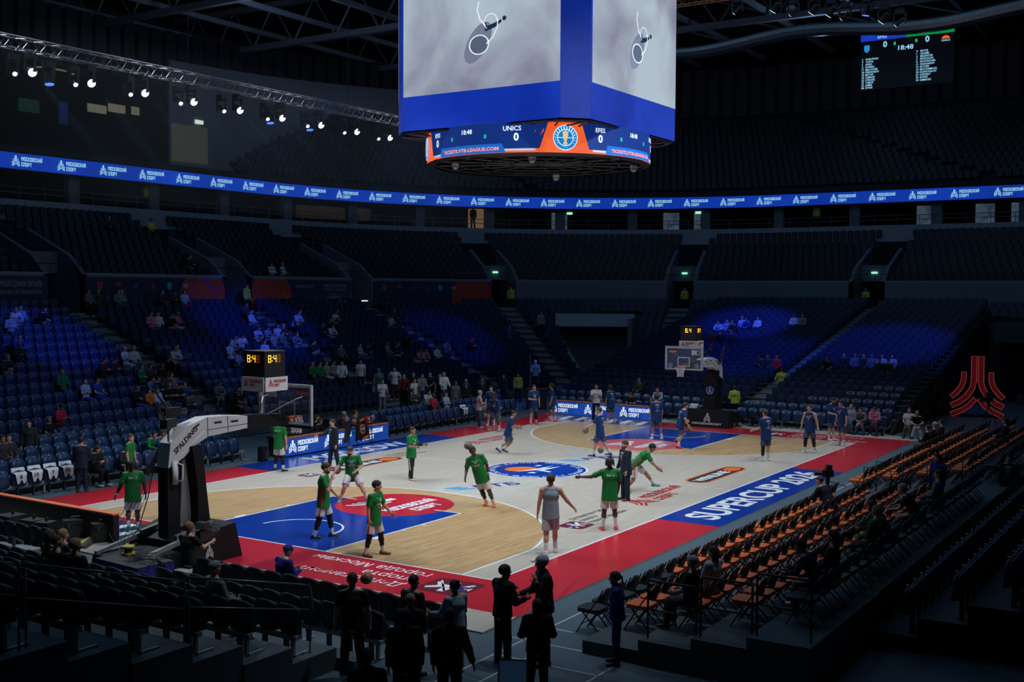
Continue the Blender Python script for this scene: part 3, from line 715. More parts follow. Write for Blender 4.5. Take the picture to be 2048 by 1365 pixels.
# team list board hanging at the far end
tb = empty('team_list_board', (44, -1.9, 20.3)); tag(tb, 'dark video board with white team lists high above the end stand', 'scoreboard')
W2, H2 = 6.1, 3.75
def tbp(): return np.array((-.08, W2/2, 0)), -Y, Z
O, ex, ey = tbp()
MB().box((-.06, -W2/2, 0), (.3, W2/2, H2)).obj('screen', M('led_off_black', (.004, .005, .008), .5), tb)
mb = MB(); mb.flat([[(0, H2-.48), (W2*.49, H2-.48), (W2*.49, H2), (0, H2)]], O, ex, ey); mb.obj('home_bar', M('led_bar_blue', (.01, .04, .5), .5, emis=.9), tb)
mb = MB(); mb.flat([[(W2*.49, H2-.48), (W2, H2-.48), (W2, H2), (W2*.49, H2)]], O, ex, ey); mb.obj('away_bar', M('led_bar_green', (.0, .25, .05), .5, emis=.9), tb)
mb = MB(); Oo = O-X*.01
text(mb, 'EFES', Oo+ex*1.15+ey*(H2-.36), ex, ey, .22, .6, .02); text(mb, 'UNICS', Oo+ex*4.15+ey*(H2-.34), ex, ey, .22, .75, .02)
text(mb, '0', Oo+ex*1.5+ey*(H2-.98), ex, ey, .38, None, .03); text(mb, '0', Oo+ex*4.25+ey*(H2-.93), ex, ey, .38, None, .03); text(mb, '18:48', Oo+ex*2.5+ey*(H2-1.28), ex, ey, .3, 1.0, .02)
for k, (n_, s) in enumerate(zip('2 4 5 11 17 20 23 24 32 33 55 88'.split(), 'KARUTASU YUSTA SARIC RUSSELL MALCOLM FERNANDO MUTAF OSMANI STRAZEL YLMAZ JAMES JONES'.split())):
    text(mb, n_, Oo+ex*.1+ey*(H2-1.75-.175*k), ex, ey, .12, None, .02); text(mb, s, Oo+ex*.35+ey*(H2-1.75-.175*k), ex, ey, .12, None, .02)
for k, (n_, s) in enumerate(zip('0 1 2 3 8 13 14 33 38 81 95 99'.split(), 'BRYCE ADAMS BELENITSK REYNOLDS RATHAN-MA ZAKHAROV KLYUEV MCCORMACK KONOVALOV UZINSKY SHVED SAMANIC'.split())):
    text(mb, n_, Oo+ex*3.7+ey*(H2-1.55-.175*k), ex, ey, .12, None, .02); text(mb, s, Oo+ex*3.95+ey*(H2-1.55-.175*k), ex, ey, .12, None, .02)
mb.obj('list_lettering', led_cyan, tb)
mb = MB(); text(mb, '0', Oo+ex*2.2+ey*(H2-.92), ex, ey, .22, None, .02); text(mb, '0', Oo+ex*3.6+ey*(H2-.88), ex, ey, .22, None, .02); mb.obj('foul_count', led_green, tb)
mb = MB(); mb.flat([[(x+.42, y+H2-1.0) for x, y in [(-.18, .25), (.18, .25), (.18, -.1), (0, -.28), (-.18, -.1)]]], Oo, ex, ey); mb.obj('home_crest', M('led_crest_blue', (.02, .3, .7), .4, emis=.8), tb)
mb = MB(); mb.flat([[(.26*math.cos(t)+5.55, .2*math.sin(t)+H2-.85) for t in np.linspace(0, PI, 14)]], Oo, ex, ey); mb.obj('away_crest', led_orange, tb)
mb = MB(); text(mb, 'UNICS', Oo+ex*5.28+ey*(H2-1.02), ex, ey, .12, .55, .02); mb.obj('crest_lettering', led_cyan, tb)
ca = MB()
for yy in (-2.5, 2.5): ca.cyl((.1, yy, H2), (.1, yy, 30-20.3), .04, n=5)
ca.obj('hanging_cable', m_case, tb)

# ================================================================== TRUSSES AND STAGE LIGHTS
m_alu = M('truss_aluminium', (.16, .17, .19), .45, .5)
def truss(name, a, b, label, half=.19, bay=.32, mat=None):
    a = np.array(a, float); b = np.array(b, float); d = b-a; Ln = np.linalg.norm(d); d /= Ln; sd = np.cross(d, Z); sd /= np.linalg.norm(sd)
    root = empty(name, a); tag(root, label, 'truss'); mat = mat or m_alu
    ch = [sd*half*sx+Z*half*sz for sx in (-1, 1) for sz in (-1, 1)]
    mb = MB()
    for c in ch: mb.cyl(c, d*Ln+c, .03, n=5)
    mb.obj('chord', mat, root)
    mb = MB(); n = int(Ln/bay)
    for face in ((0, 1), (2, 3), (1, 3), (0, 2)):
        P = [d*(Ln*k/n)+ch[face[k % 2]] for k in range(n+1)]; mb.tube(P, .018, 4)
    mb.obj('lattice', mat, root); return root
t1 = truss('lighting_truss', (-17, 12, 14.35), (13.5, 12, 14.35), 'long aluminium truss carrying stage lights over the far side')
mb = MB()
for x in (3.5, 11.5, 20.5, 28): mb.cyl((x, 0, .2), (x, 0, 15.6), .012, n=4)
mb.obj('hanging_cable', m_case, t1)
m_lens = M('stage_lens_lit', (.75, .9, 1.0), .3, emis=1.5, noise=(40, .45))
m_lensb = M('stage_lens_blue', (.05, .15, 1.0), .3, emis=2.0)
m_lensd = M('stage_lens_off', (.03, .03, .04), .15)
m_head = M('stage_light_black', (.012, .012, .014), .5)
def nrm_(v): v = np.array(v, float); return v/np.linalg.norm(v)
def moving_head(big, lens, tilt):
    r = .145 if big else .08
    root = empty('stage_light')
    MB().cbox((0, 0, -.12), (.3, .34, .2)).obj('base', m_head, root)
    y = MB(); y.box((-.05, -.27, -.62), (.05, -.21, -.2)); y.box((-.05, .21, -.62), (.05, .27, -.2)); y.box((-.05, -.27, -.24), (.05, .27, -.2)); y.obj('yoke', m_head, root)
    d = nrm_((math.sin(R(tilt))*-.2, math.sin(R(tilt))*-.98, -math.cos(R(tilt)))); c = np.array((0, 0, -.55))
    h = MB().cyl(c-d*.22, c+d*.2, r*.8, r*1.08, n=14).obj('head', m_head, root)
    MB().cyl(c+d*.2, c+d*.215, r, n=14).obj('lens', lens, h)
    return root
mh_big = moving_head(True, m_lens, 62); mh_small = moving_head(False, m_lens, 55); mh_blue = moving_head(True, m_lensb, 10)
_used = set()
def place_mh(proto, loc, label, group, rz=0):
    if id(proto) not in _used:
        _used.add(id(proto)); o = proto; o.location = loc; o.rotation_euler = (0, 0, rz)
    else: o = dup(proto, loc, rz)
    tag(o, label, 'stage light', group); return o
ords = ['first', 'second', 'third', 'fourth', 'fifth', 'sixth', 'seventh', 'eighth', 'ninth', 'tenth']
for k in range(9):
    x = -12.1+2.25*k+(.0 if k < 4 else .25*(k-3)*.3)
    place_mh(mh_big, (x, 12, 14.12), 'bright round wash light on the long truss, %s from its left end' % ords[k], 'wash lights on the long truss')
    place_mh(mh_small, (x-.62-(.2 if k > 3 else 0), 12, 14.0), 'small bright beam light on the long truss, left of the %s wash light' % ords[k], 'beam lights on the long truss')
    if k in (0, 5, 6): place_mh(mh_blue, (x+(.8 if k == 0 else -.42), 12.15, 14.0), 'downturned blue stage light beside the %s wash light of the long truss' % ords[k], 'blue lights on the long truss')
t2 = truss('lighting_truss', (14, -11.5, 19.9), (14, 3, 19.9), 'orange lit truss segment hanging high above the far basket end', mat=M('truss_orange_lit', (.45, .16, .06), .5, .3))  # orange light is put into the truss colour itself
m_lens2 = M('stage_lens_teal', (.45, .8, .85), .3, emis=2.5)
mh_teal = moving_head(True, m_lens2, 40)
for k, (yy, zz, pr_) in enumerate(((-1.86, 19.7, mh_small), (-3.64, 19.6, mh_teal), (-4.46, 19.3, mh_small), (-5.37, 19.3, mh_teal), (-6.12, 19.1, mh_teal), (-6.72, 18.85, mh_small), (-7.63, 18.95, mh_blue), (-8.37, 18.55, mh_teal), (-9.01, 18.3, mh_small))):
    place_mh(pr_, (14, yy, zz), 'stage light under the short high truss, %s from its left end' % ords[k], 'lights on the short high truss', PI)
    if zz < 19.6: tag(MB().cyl((14, yy, zz-.05), (14, yy, 19.8), .025, n=5).obj('hanging_pipe', m_head), 'black drop pipe of the %s light on the short high truss' % ords[k], 'pipe', 'drop pipes of the short truss')
# thin stage haze round the long truss, lit by the wash lights themselves
hz = bpy.data.materials.new('stage_haze'); hz.use_nodes = True; hz.node_tree.nodes.clear()
_o = hz.node_tree.nodes.new('ShaderNodeOutputMaterial'); _v = hz.node_tree.nodes.new('ShaderNodeVolumeScatter'); _v.inputs['Density'].default_value = .0016; _v.inputs['Color'].default_value = (.75, .88, 1, 1); _v.inputs['Anisotropy'].default_value = .2
hz.node_tree.links.new(_v.outputs[0], _o.inputs['Volume'])
tag(MB().box((-15.5, 6.0, 9.2), (8.8, 12.35, 13.9)).obj('stage_haze', hz), 'thin haze showing light beams under the long truss', 'haze', None, 'stuff')
for k in range(9):
    x = -12.1+2.25*k+(.0 if k < 4 else .25*(k-3)*.3)
    spot('wash_beam', (x+.02, 11.6, 13.3), (x+1.6, 11.6-6.4, 13.3-7.0), 6000, 9, .6, (.22, .55, 1.0), .1)
# roof lamps and loudspeakers faintly seen in the roof
bell = MB().lathe([(.08, .5), (.1, .15), (.28, .0), (.3, -.25)], 14)
for k, (x, y) in enumerate(((26, 6), (29, -4), (23, -12), (35, 3), (38, -9))):
    tag(bell.obj('bell_lamp', M('lamp_housing_grey', (.16, .17, .18), .5), None, True, (x, y, 24.3)), 'unlit bell shaped roof lamp, %s of those under the far end roof' % ords[k], 'lamp', 'unlit roof lamps')
    tag(MB().cyl((x, y, 24.75), (x, y, 30.02), .03, n=5).obj('lamp_pipe', m_head), 'thin pipe carrying the %s bell shaped roof lamp' % ords[k], 'pipe', 'roof lamp pipes')
dk = MB()
P = [(40, y, 23.6+.3*math.sin(y*.4)) for y in np.arange(-22, 22, .8)]; dk.tube(P, .45, 10)
tag(dk.obj('air_duct', M('duct_foil', (.2, .21, .22), .35, .7, noise=(6, .5))), 'silvery flexible air duct hanging under the roof at the far end', 'air duct')

# ================================================================== BASKETS
m_padk = M('pad_black_vinyl', (.008, .009, .012), .55, spec=.25)
m_armw = M('arm_white_panel', (.55, .55, .56), .45)
m_strut = M('strut_grey_steel', (.25, .27, .28), .4, .5)
m_glass = bpy.data.materials.new('board_glass'); m_glass.use_nodes = True
_b = m_glass.node_tree.nodes['Principled BSDF']; _b.inputs['Base Color'].default_value = (.5, .6, .65, 1); _b.inputs['Alpha'].default_value = .10; _b.inputs['Roughness'].default_value = .05
m_rim = M('rim_orange', (.75, .09, .03), .4)
m_net = M('net_white', (.75, .75, .75), .7)
m_sign = M('sign_white', (.62, .63, .65), .5)
m_ink = M('sign_red_ink', (.5, .03, .05), .5)
SEG = {'8': 'abcdefg', '4': 'bcfg'}
def seven(mb, ch, O, ex, ey, h, on):
    w_ = h*.52; s = h*.1
    R_ = {'a': (0, h-s, w_, h), 'd': (0, 0, w_, s), 'g': (0, h/2-s/2, w_, h/2+s/2), 'f': (0, h/2, s, h), 'b': (w_-s, h/2, w_, h), 'e': (0, 0, s, h/2), 'c': (w_-s, 0, w_, h/2)}
    for k in SEG[ch]: a, b, c, d = R_[k]; mb.flat([_rc(a, b, c, d)], O, ex, ey)
def basket(loc, rz, label, near):
    root = empty('basketball_hoop', loc, rz); tag(root, label, 'basketball hoop')
    def side(poly, y0, y1, name, mat, par=root): return MB().prism(poly, (0, y0, 0), X, Z, (0, y1-y0, 0)).obj(name, mat, par)
    base = side([(-1.45, 0), (-1.68, .86), (-2.2, .8), (-3.05, .55), (-3.1, 0)], -1.08, 1.08, 'base', m_padk)
    side([(-3.1, 0), (-3.1, .38), (-4.3, .34), (-4.4, 0)], -.8, .8, 'counterweight', m_padk)
    for sy in (-1, 1): side([(-4.3, .34), (-4.3, .42), (-2.6, .72), (-2.6, .6)], sy*.72-.05, sy*.72+.05, 'rear_strut', m_strut)
    mb = MB(); emblem(mb, (-1.52, .0, .26), Y, Z, .42); block(mb, 'МОСКОВСКИЙСПОРТ', (-1.49, -.75, .14), Y, Z, .09, 1.5)
    for v in range(mb.n): x, y, z = mb.v[v]; mb.v[v] = (-1.445-(z)*.265+.012, y, z)
    mb.obj('base_print', m_sign, base)
    mb = MB(); emblem(mb, (-2.5, -1.09, .15), X, Z, .3); mb.obj('base_print', m_sign, base)
    for sy in (-1, 1): side([(-3.1, .6), (-2.0, .75), (-2.0, .9), (-3.1, .72)], sy*.6-.06, sy*.6+.06, 'base_rail', m_strut)
    side([(-2.95, .6), (-2.94, 2.3), (-2.66, 2.32), (-2.55, .6)], -.17, .17, 'rear_column', m_padk)
    fp = side([(-2.14, .86), (-2.12, 1.6), (-2.3, 2.7), (-2.0, 2.72), (-1.86, 1.6), (-1.76, .86)], -.3, .3, 'front_pad', m_padk)
    mb = MB(); mb.flat([disc(.2, 24)], (-1.84, 0, 1.75), Y, Z); mb.obj('pad_badge', M('badge_navy', (.02, .06, .28), .4), fp)
    mb = MB(); mb.flat(ringq(.17, .19, n=24)+stroke([(-.08, -.12), (0, .0), (.08, -.12)], .05)+stroke([(0, 0), (0, .1)], .05), (-1.832, 0, 1.75), Y, Z); mb.obj('badge_mark', m_sign, fp)
    side([(-2.5, .86), (-2.42, 2.5), (-2.3, 2.5), (-2.14, .86)], -.08, .08, 'lift_strut', m_strut)
    arm = side([(-2.95, 2.25), (-2.88, 2.83), (-2.40, 3.19), (-1.76, 3.35), (-1.17, 3.34), (-.41, 3.27), (-.41, 2.96), (-1.71, 2.88), (-2.12, 2.71), (-2.47, 2.46), (-2.72, 2.34)], -.2, .2, 'arm', m_armw)
    for sy in (-1, 1):
        mb = MB()
        for a, b in (((-1.74, 3.35), (-1.72, 2.88)), ((-1.08, 3.33), (-1.06, 2.94)), ((-2.6, 2.5), (-1.8, 3.05)), ((-1.8, 3.05), (-.42, 3.08))): mb.tube([(a[0], sy*.203, a[1]), (b[0], sy*.203, b[1])], .012, 4)
        mb.obj('panel_seam', m_strut, arm)
        mb = MB()
        for cx, cz, an in ((-2.1, 3.16, .5), (-1.4, 3.2, 0), (-.85, 3.18, 0)): mb.flat([[(cx+u*math.cos(an)-v*math.sin(an), cz+u*math.sin(an)+v*math.cos(an)) for u, v in _rc(-.12, -.025, .12, .025)]], (0, sy*.206, 0), X, Z)
        mb.obj('hand_slot', m_blk, arm)
    mb = MB(); an = R(38); ex = np.array((math.cos(an), 0, math.sin(an))); text(mb, 'SPALDING', (-2.72, -.208, 2.56), ex, np.array((-math.sin(an), 0, math.cos(an))), .13, .85, .02); mb.obj('maker_lettering', m_blk, arm)
    hd = MB(); hd.tube([(-2.72, -.26, 2.35), (-2.62, -.32, 2.3), (-2.62, -.32, 1.95), (-2.72, -.26, 1.9)], .025, 6); hd.box((-2.85, -.26, 1.85), (-2.7, -.2, 2.4)); hd.obj('handle', m_sign, root, True)
    side([(-.42, 2.92), (-.42, 3.29), (.95, 3.2), (1.1, 3.05), (1.1, 2.88)], -.17, .17, 'arm_head', m_padk)
    st = MB()
    for sy in (-1, 1): st.tube([(.3, sy*.12, 3.22), (.95, sy*.6, 3.62), (1.16, sy*.62, 3.66)], .018, 5)
    st.obj('board_brace', m_strut, root)
    bx = 1.2
    bb = MB().box((bx, -.9, 2.9), (bx+.02, .9, 3.95)).obj('backboard', m_glass, root)
    f = MB()
    for lo, hi in (((bx-.05, -.93, 3.92), (bx+.03, .93, 3.98)), ((bx-.05, -.93, 2.87), (bx+.03, .93, 2.93)), ((bx-.05, -.93, 2.93), (bx+.03, -.87, 3.92)), ((bx-.05, .87, 2.93), (bx+.03, .93, 3.92))): f.box(lo, hi)
    f.obj('board_frame', M('frame_silver', (.45, .5, .52), .4, .3), bb)
    f = MB(); f.flat([_rc(-.3, 3.05, .3, 3.1), _rc(-.3, 3.45, .3, 3.5), _rc(-.3, 3.1, -.25, 3.45), _rc(.25, 3.1, .3, 3.45), _rc(-.87, 2.93, .87, 2.97), _rc(-.87, 3.88, .87, 3.92), _rc(-.87, 2.97, -.83, 3.88), _rc(.83, 2.97, .87, 3.88)], (bx+.025, 0, 0), Y, Z); f.obj('board_marking', m_sign, bb)
    f = MB(); f.flat([_rc(-.78, 3.6, -.38, 3.82)], (bx+.027, 0, 0), -Y, Z); f.obj('board_sticker', m_sign, bb)
    f = MB(); f.flat([_rc(-.75, 3.64, -.65, 3.78)], (bx+.03, 0, 0), -Y, Z); f.obj('sticker_crest', m_dred, bb)
    f = MB(); f.flat([[(x+.55, y+3.73) for x, y in rrect(.44, .11, .05, 3)]], (bx+.027, 0, 0), -Y, Z); f.obj('board_sticker', M('sticker_orange', (.6, .1, .03), .4), bb)
    f = MB(); text(f, 'WINLINE', (bx+.03, -.36, 3.70), -Y, Z, .06, .3, .03); f.obj('sticker_lettering', m_sign, bb)
    f = MB()
    for yy in (-.66, .66): f.flat([disc(.12, 20)], (bx+.027, yy, 3.1), Y, Z)
    f.obj('board_badge', M('badge_blue', (.03, .08, .35), .4), bb)
    f = MB()
    for yy in (-.66, .66): f.flat(ringq(.1, .115, n=16)+stroke([(-.05, -.07), (0, .02), (.05, -.07)], .03)+[disc(.025, 8, (0, .05))], (bx+.031, yy, 3.1), Y, Z)
    f.obj('badge_mark', m_sign, bb)
    MB().box((bx-.07, -.95, 2.82), (bx+.05, .95, 2.9)).obj('board_pad', m_padk, root)
    rc = (1.2+.375, 0, 3.05)
    MB().tube([(rc[0]+.225*math.cos(t), .225*math.sin(t), 3.05) for t in np.linspace(0, 2*PI, 25)[:-1]], .012, 6, True).obj('rim', m_rim, root, True)
    MB().box((bx+.02, -.1, 2.96), (bx+.16, .1, 3.06)).obj('rim_mount', m_rim, root)
    nt_ = MB()
    for k in range(12):
        for sg in (1, -1):
            P = []
            for j in range(6):
                r_ = (.225, .19, .16, .14, .135, .14)[j]; t = 2*PI*k/12+sg*j*PI/12; P.append((rc[0]+r_*math.cos(t), r_*math.sin(t), 3.04-.085*j))
            nt_.tube(P, .0065, 4)
    nt_.obj('net', m_net, root)
    # shot clock on a post
    cx = .4
    MB().cyl((.22, 0, 3.2), (.22, 0, 4.3), .045, n=8).obj('clock_post', m_strut, root)
    ck = MB().cbox((cx, 0, 4.55), (.74, .74, .64)).obj('shot_clock', m_case, root)
    MB().cbox((cx, 0, 4.885), (.78, .78, .03)).obj('clock_lid', m_lcase, ck)
    for a in range(4):
        an = a*PI/2; nr = np.array((math.cos(an), math.sin(an), 0)); tx = np.array((-math.sin(an), math.cos(an), 0)); O = np.array((cx, 0, 4.6))+nr*.376
        mb = MB(); dm = MB(); h = .19
        if near:
            seven(mb, '8', O-tx*.24, tx, Z, h, 1); mb.flat([_rc(-.11, .03, -.085, .055), _rc(-.11, .12, -.085, .145)], O, tx, Z); seven(mb, '4', O-tx*.05, tx, Z, h, 1); seven(dm, '8', O+tx*.09, tx, Z, h, 1); dm.obj('clock_digit', led_dim, ck)
        else:
            seven(mb, '8', O-tx*.14, tx, Z, h, 1); mb.flat([_rc(-.02, 0, .015, .03)], O, tx, Z); seven(mb, '4', O+tx*.05, tx, Z, h, 1)
        mb.obj('clock_digit', led_amber, ck)
        pn = MB().prism([(-.4, -.19), (.4, -.19), (.4, .17), (-.4, .17)], np.array((cx, 0, 4.05))+nr*.42, tx, Z, nr*.015).obj('sign_panel', m_sign, root)
        mb = MB(); wordmark(mb, np.array((cx, 0, 3.97))+nr*.44-tx*.3, tx, Z, .2); mb.obj('sign_lettering', m_ink, pn)
    return root
basket((-14, 0, 0), 0, 'portable hoop with white arm seen from behind, showing 8:48', True)
basket((14, 0, 0), PI, 'far portable hoop facing the camera with black padded base', False)
# small broadcast cameras clamped on the baskets
def clamp_cam(loc, rz, label, s=1.0):
    r = empty('clamp_camera', loc, rz); tag(r, label, 'camera', 'cameras clamped on the baskets')
    MB().cbox((0, 0, .08*s), (.34*s, .14*s, .16*s)).obj('body', m_head, r); MB().cyl((.17*s, 0, .08*s), (.3*s, 0, .08*s), .06*s, n=10).obj('lens', m_lensd, r)
    MB().tube([(-.1*s, 0, .15*s), (-.3*s, .1*s, .5*s)], .02*s, 5).obj('antenna', m_head, r); MB().cbox((-.05*s, .12*s, .2*s), (.16*s, .02, .14*s)).obj('monitor', m_lcase, r)
    MB().cyl((0, 0, -.25*s), (0, 0, .01), .025*s, n=6).obj('clamp', m_strut, r)
clamp_cam((-16.85, -.1, 3.2), R(20), 'black remote camera with antenna behind the near basket arm', 1.3)
clamp_cam((-16.45, .25, 3.42), R(-10), 'black remote camera with tilted monitor on top of the near basket arm', 1.3)
clamp_cam((15.4, -.05, 3.55), R(170), 'black remote camera on top of the far basket arm', 1.0)
clamp_cam((16.5, -.3, 3.25), R(200), 'black remote camera sticking out behind the far basket', 1.2)
cb = MB()
for k in range(6): cb.tube([(-17.0-.02*k, .1-.03*k, 2.75), (-17.1-.03*k, .12, 2.3), (-17.25-.06*k, .15, 1.6+.05*k), (-17.6-.12*k, .1+.05*k, .85), (-18.2-.1*k, -.1-.12*k, .62)], .007+.006*(k == 0), 5)
tag(cb.obj('cable_bundle', M('cable_black', (.012, .012, .014), .5)), 'bundle of black cables hanging from the near basket', 'cables')

# ================================================================== COURTSIDE LED BOARDS AND TABLES
led_board_m = led_mat('led_board_blue', (.006, .045, .30), (.01, .07, .42), 1.2, .8)
def led_board(a, b, nrm, label, h=.74, lit=True):
    a = np.array((*a, 0.)); b = np.array((*b, 0.)); d = b-a; L_ = np.linalg.norm(d); d /= L_; nrm = np.array((*nrm, 0.))
    root = empty('led_board', a); tag(root, label, 'advertising board', 'courtside advertising boards')
    MB().prism([(0, .0), (L_, .0), (L_, h-.03), (0, h-.03)], -nrm*.02, d, Z, -nrm*.16).obj('cabinet', m_case, root)
    mb = MB(); mb.prism([(0, h-.03), (L_, h-.03), (L_, h+.01), (0, h+.01)], nrm*.0, d, Z, -nrm*.2); mb.obj('top_strip', M('strip_orange', (.8, .2, .07), .5), root)
    ns = max(1, round(L_/1.05))
    for k in range(ns):
        mb = MB(); mb.prism([(L_*k/ns+.004, .03), (L_*(k+1)/ns-.004, .03), (L_*(k+1)/ns-.004, h-.05), (L_*k/ns+.004, h-.05)], nrm*.0, d, Z, -nrm*.03); mb.obj('screen_panel', led_board_m, root)
    n = max(1, round(L_/2.05)); off = (L_-2.05*n)/2+.12
    for k in range(n): mb = MB(); wordmark(mb, d*(off+2.05*k)+nrm*.008+Z*.14, d, Z, .48, asp=1.12); mb.obj('lettering', M('led_board_white', (.8, .88, .95), .4, emis=.85), root)
    return root
led_board((-3.1, 9.52), (3.35, 9.58), (0, -1), 'blue lit advertising board in front of the scorers table')
led_board((16.25, 9.1), (16.3, 3.3), (-1, 0), 'blue lit advertising board behind the far baseline')
led_board((-16.15, 2.6), (-16.1, 9.2), (1, 0), 'black backed advertising board beside the near basket, seen from behind')
sc_ = empty('scorers_table', (0, 9.72, 0)); tag(sc_, 'long black scorers table behind the lit board', 'table')
MB().box((-3.1, 0, .7), (3.35, .75, .76)).obj('table_top', m_padk, sc_)
for x in (-3.0, -1.0, 1.2, 3.2): MB().box((x-.03, .05, 0), (x+.03, .7, .7)).obj('leg', m_case, sc_)
def monitor(loc, rz, label, w_=.42):
    r = empty('table_monitor', loc, rz); tag(r, label, 'monitor', 'monitors on the scorers table')
    MB().cbox((0, 0, .2), (.03, w_, .27)).obj('panel', m_lcase, r); MB().cbox((0, 0, .005), (.16, .2, .01)).obj('foot', m_case, r); MB().cyl((0, 0, 0), (0, 0, .1), .02, n=6).obj('stem', m_case, r)
for k, x in enumerate((-2.55, -1.7, .5, 1.9)): monitor((x, 10.12, .76), R(90), ['grey monitor at the left end of the scorers table', 'grey monitor second from left on the scorers table', 'grey monitor near the middle of the scorers table', 'grey monitor right of centre on the scorers table'][k])
cd = empty('foul_card', (2.55, 9.95, .76)); tag(cd, 'red triangular foul marker with number 5 on the scorers table', 'card')
MB().prism([(-.22, 0), (.22, 0), (.17, .3), (-.17, .3)], (0, 0, 0), X, Z+Y*.3, (0, .1, 0)).obj('face', M('card_red', (.5, .01, .03), .5), cd)
mb = MB(); text(mb, '5', (-.07, -.005, .05), X, Z+Y*.3, .2, None, .03); mb.obj('number', m_sign, cd)
# upright ball rack sign next to the table
br = empty('ball_rack', (1.25, 9.18, 0), R(8)); tag(br, 'black slanted ball rack with orange betting sign in front of the board', 'rack')
MB().prism([(-.55, .25), (.55, .25), (.3, 1.15), (-.3, 1.15)], (0, 0, 0), X, Z+Y*.12, (0, .05, 0)).obj('sign_face', m_padk, br)
mb = MB(); mb.flat([[(x*.62, .70+y*.62) for x, y in rrect(.62, .62, .2, 4)]], (0, -.012, 0), X, Z+Y*.12); mb.obj('sign_badge', M('badge_orange', (.7, .13, .03), .5), br)
mb = MB(); mb.flat([[(x*.42+.02, .70+y*.42) for x, y in rrect(.62, .62, .2, 4)]], (0, -.018, 0), X, Z+Y*.12); mb.obj('sign_inner', m_case, br)
mb = MB(); text(mb, 'WIN', (-.13, -.024+.12*.66, .66), X, Z+Y*.12, .1, .28, .03); mb.obj('sign_lettering', m_sign, br)
mb = MB(); mb.flat([[(-.22, 1.0), (.2, 1.05), (.24, 1.16), (-.2, 1.1)], [(-.1, .25), (.4, .3), (.5, .46), (-.02, .34)]], (0, -.012, 0), X, Z+Y*.12); mb.obj('sign_flash', M('badge_orange', (.7, .13, .03), .5), br)
MB().prism([(-.7, .2), (-.35, .2), (-.15, 1.12), (-.4, 1.12)], (-.3, .35, 0), X, Z, (0, .04, 0)).obj('rear_panel', m_lcase, br)
for x in (-.5, .5):
    for y in (.02, .5): MB().cyl((x, y, 0), (x*.6, y*.7, 1.1), .02, n=6).obj('leg', m_case, br)
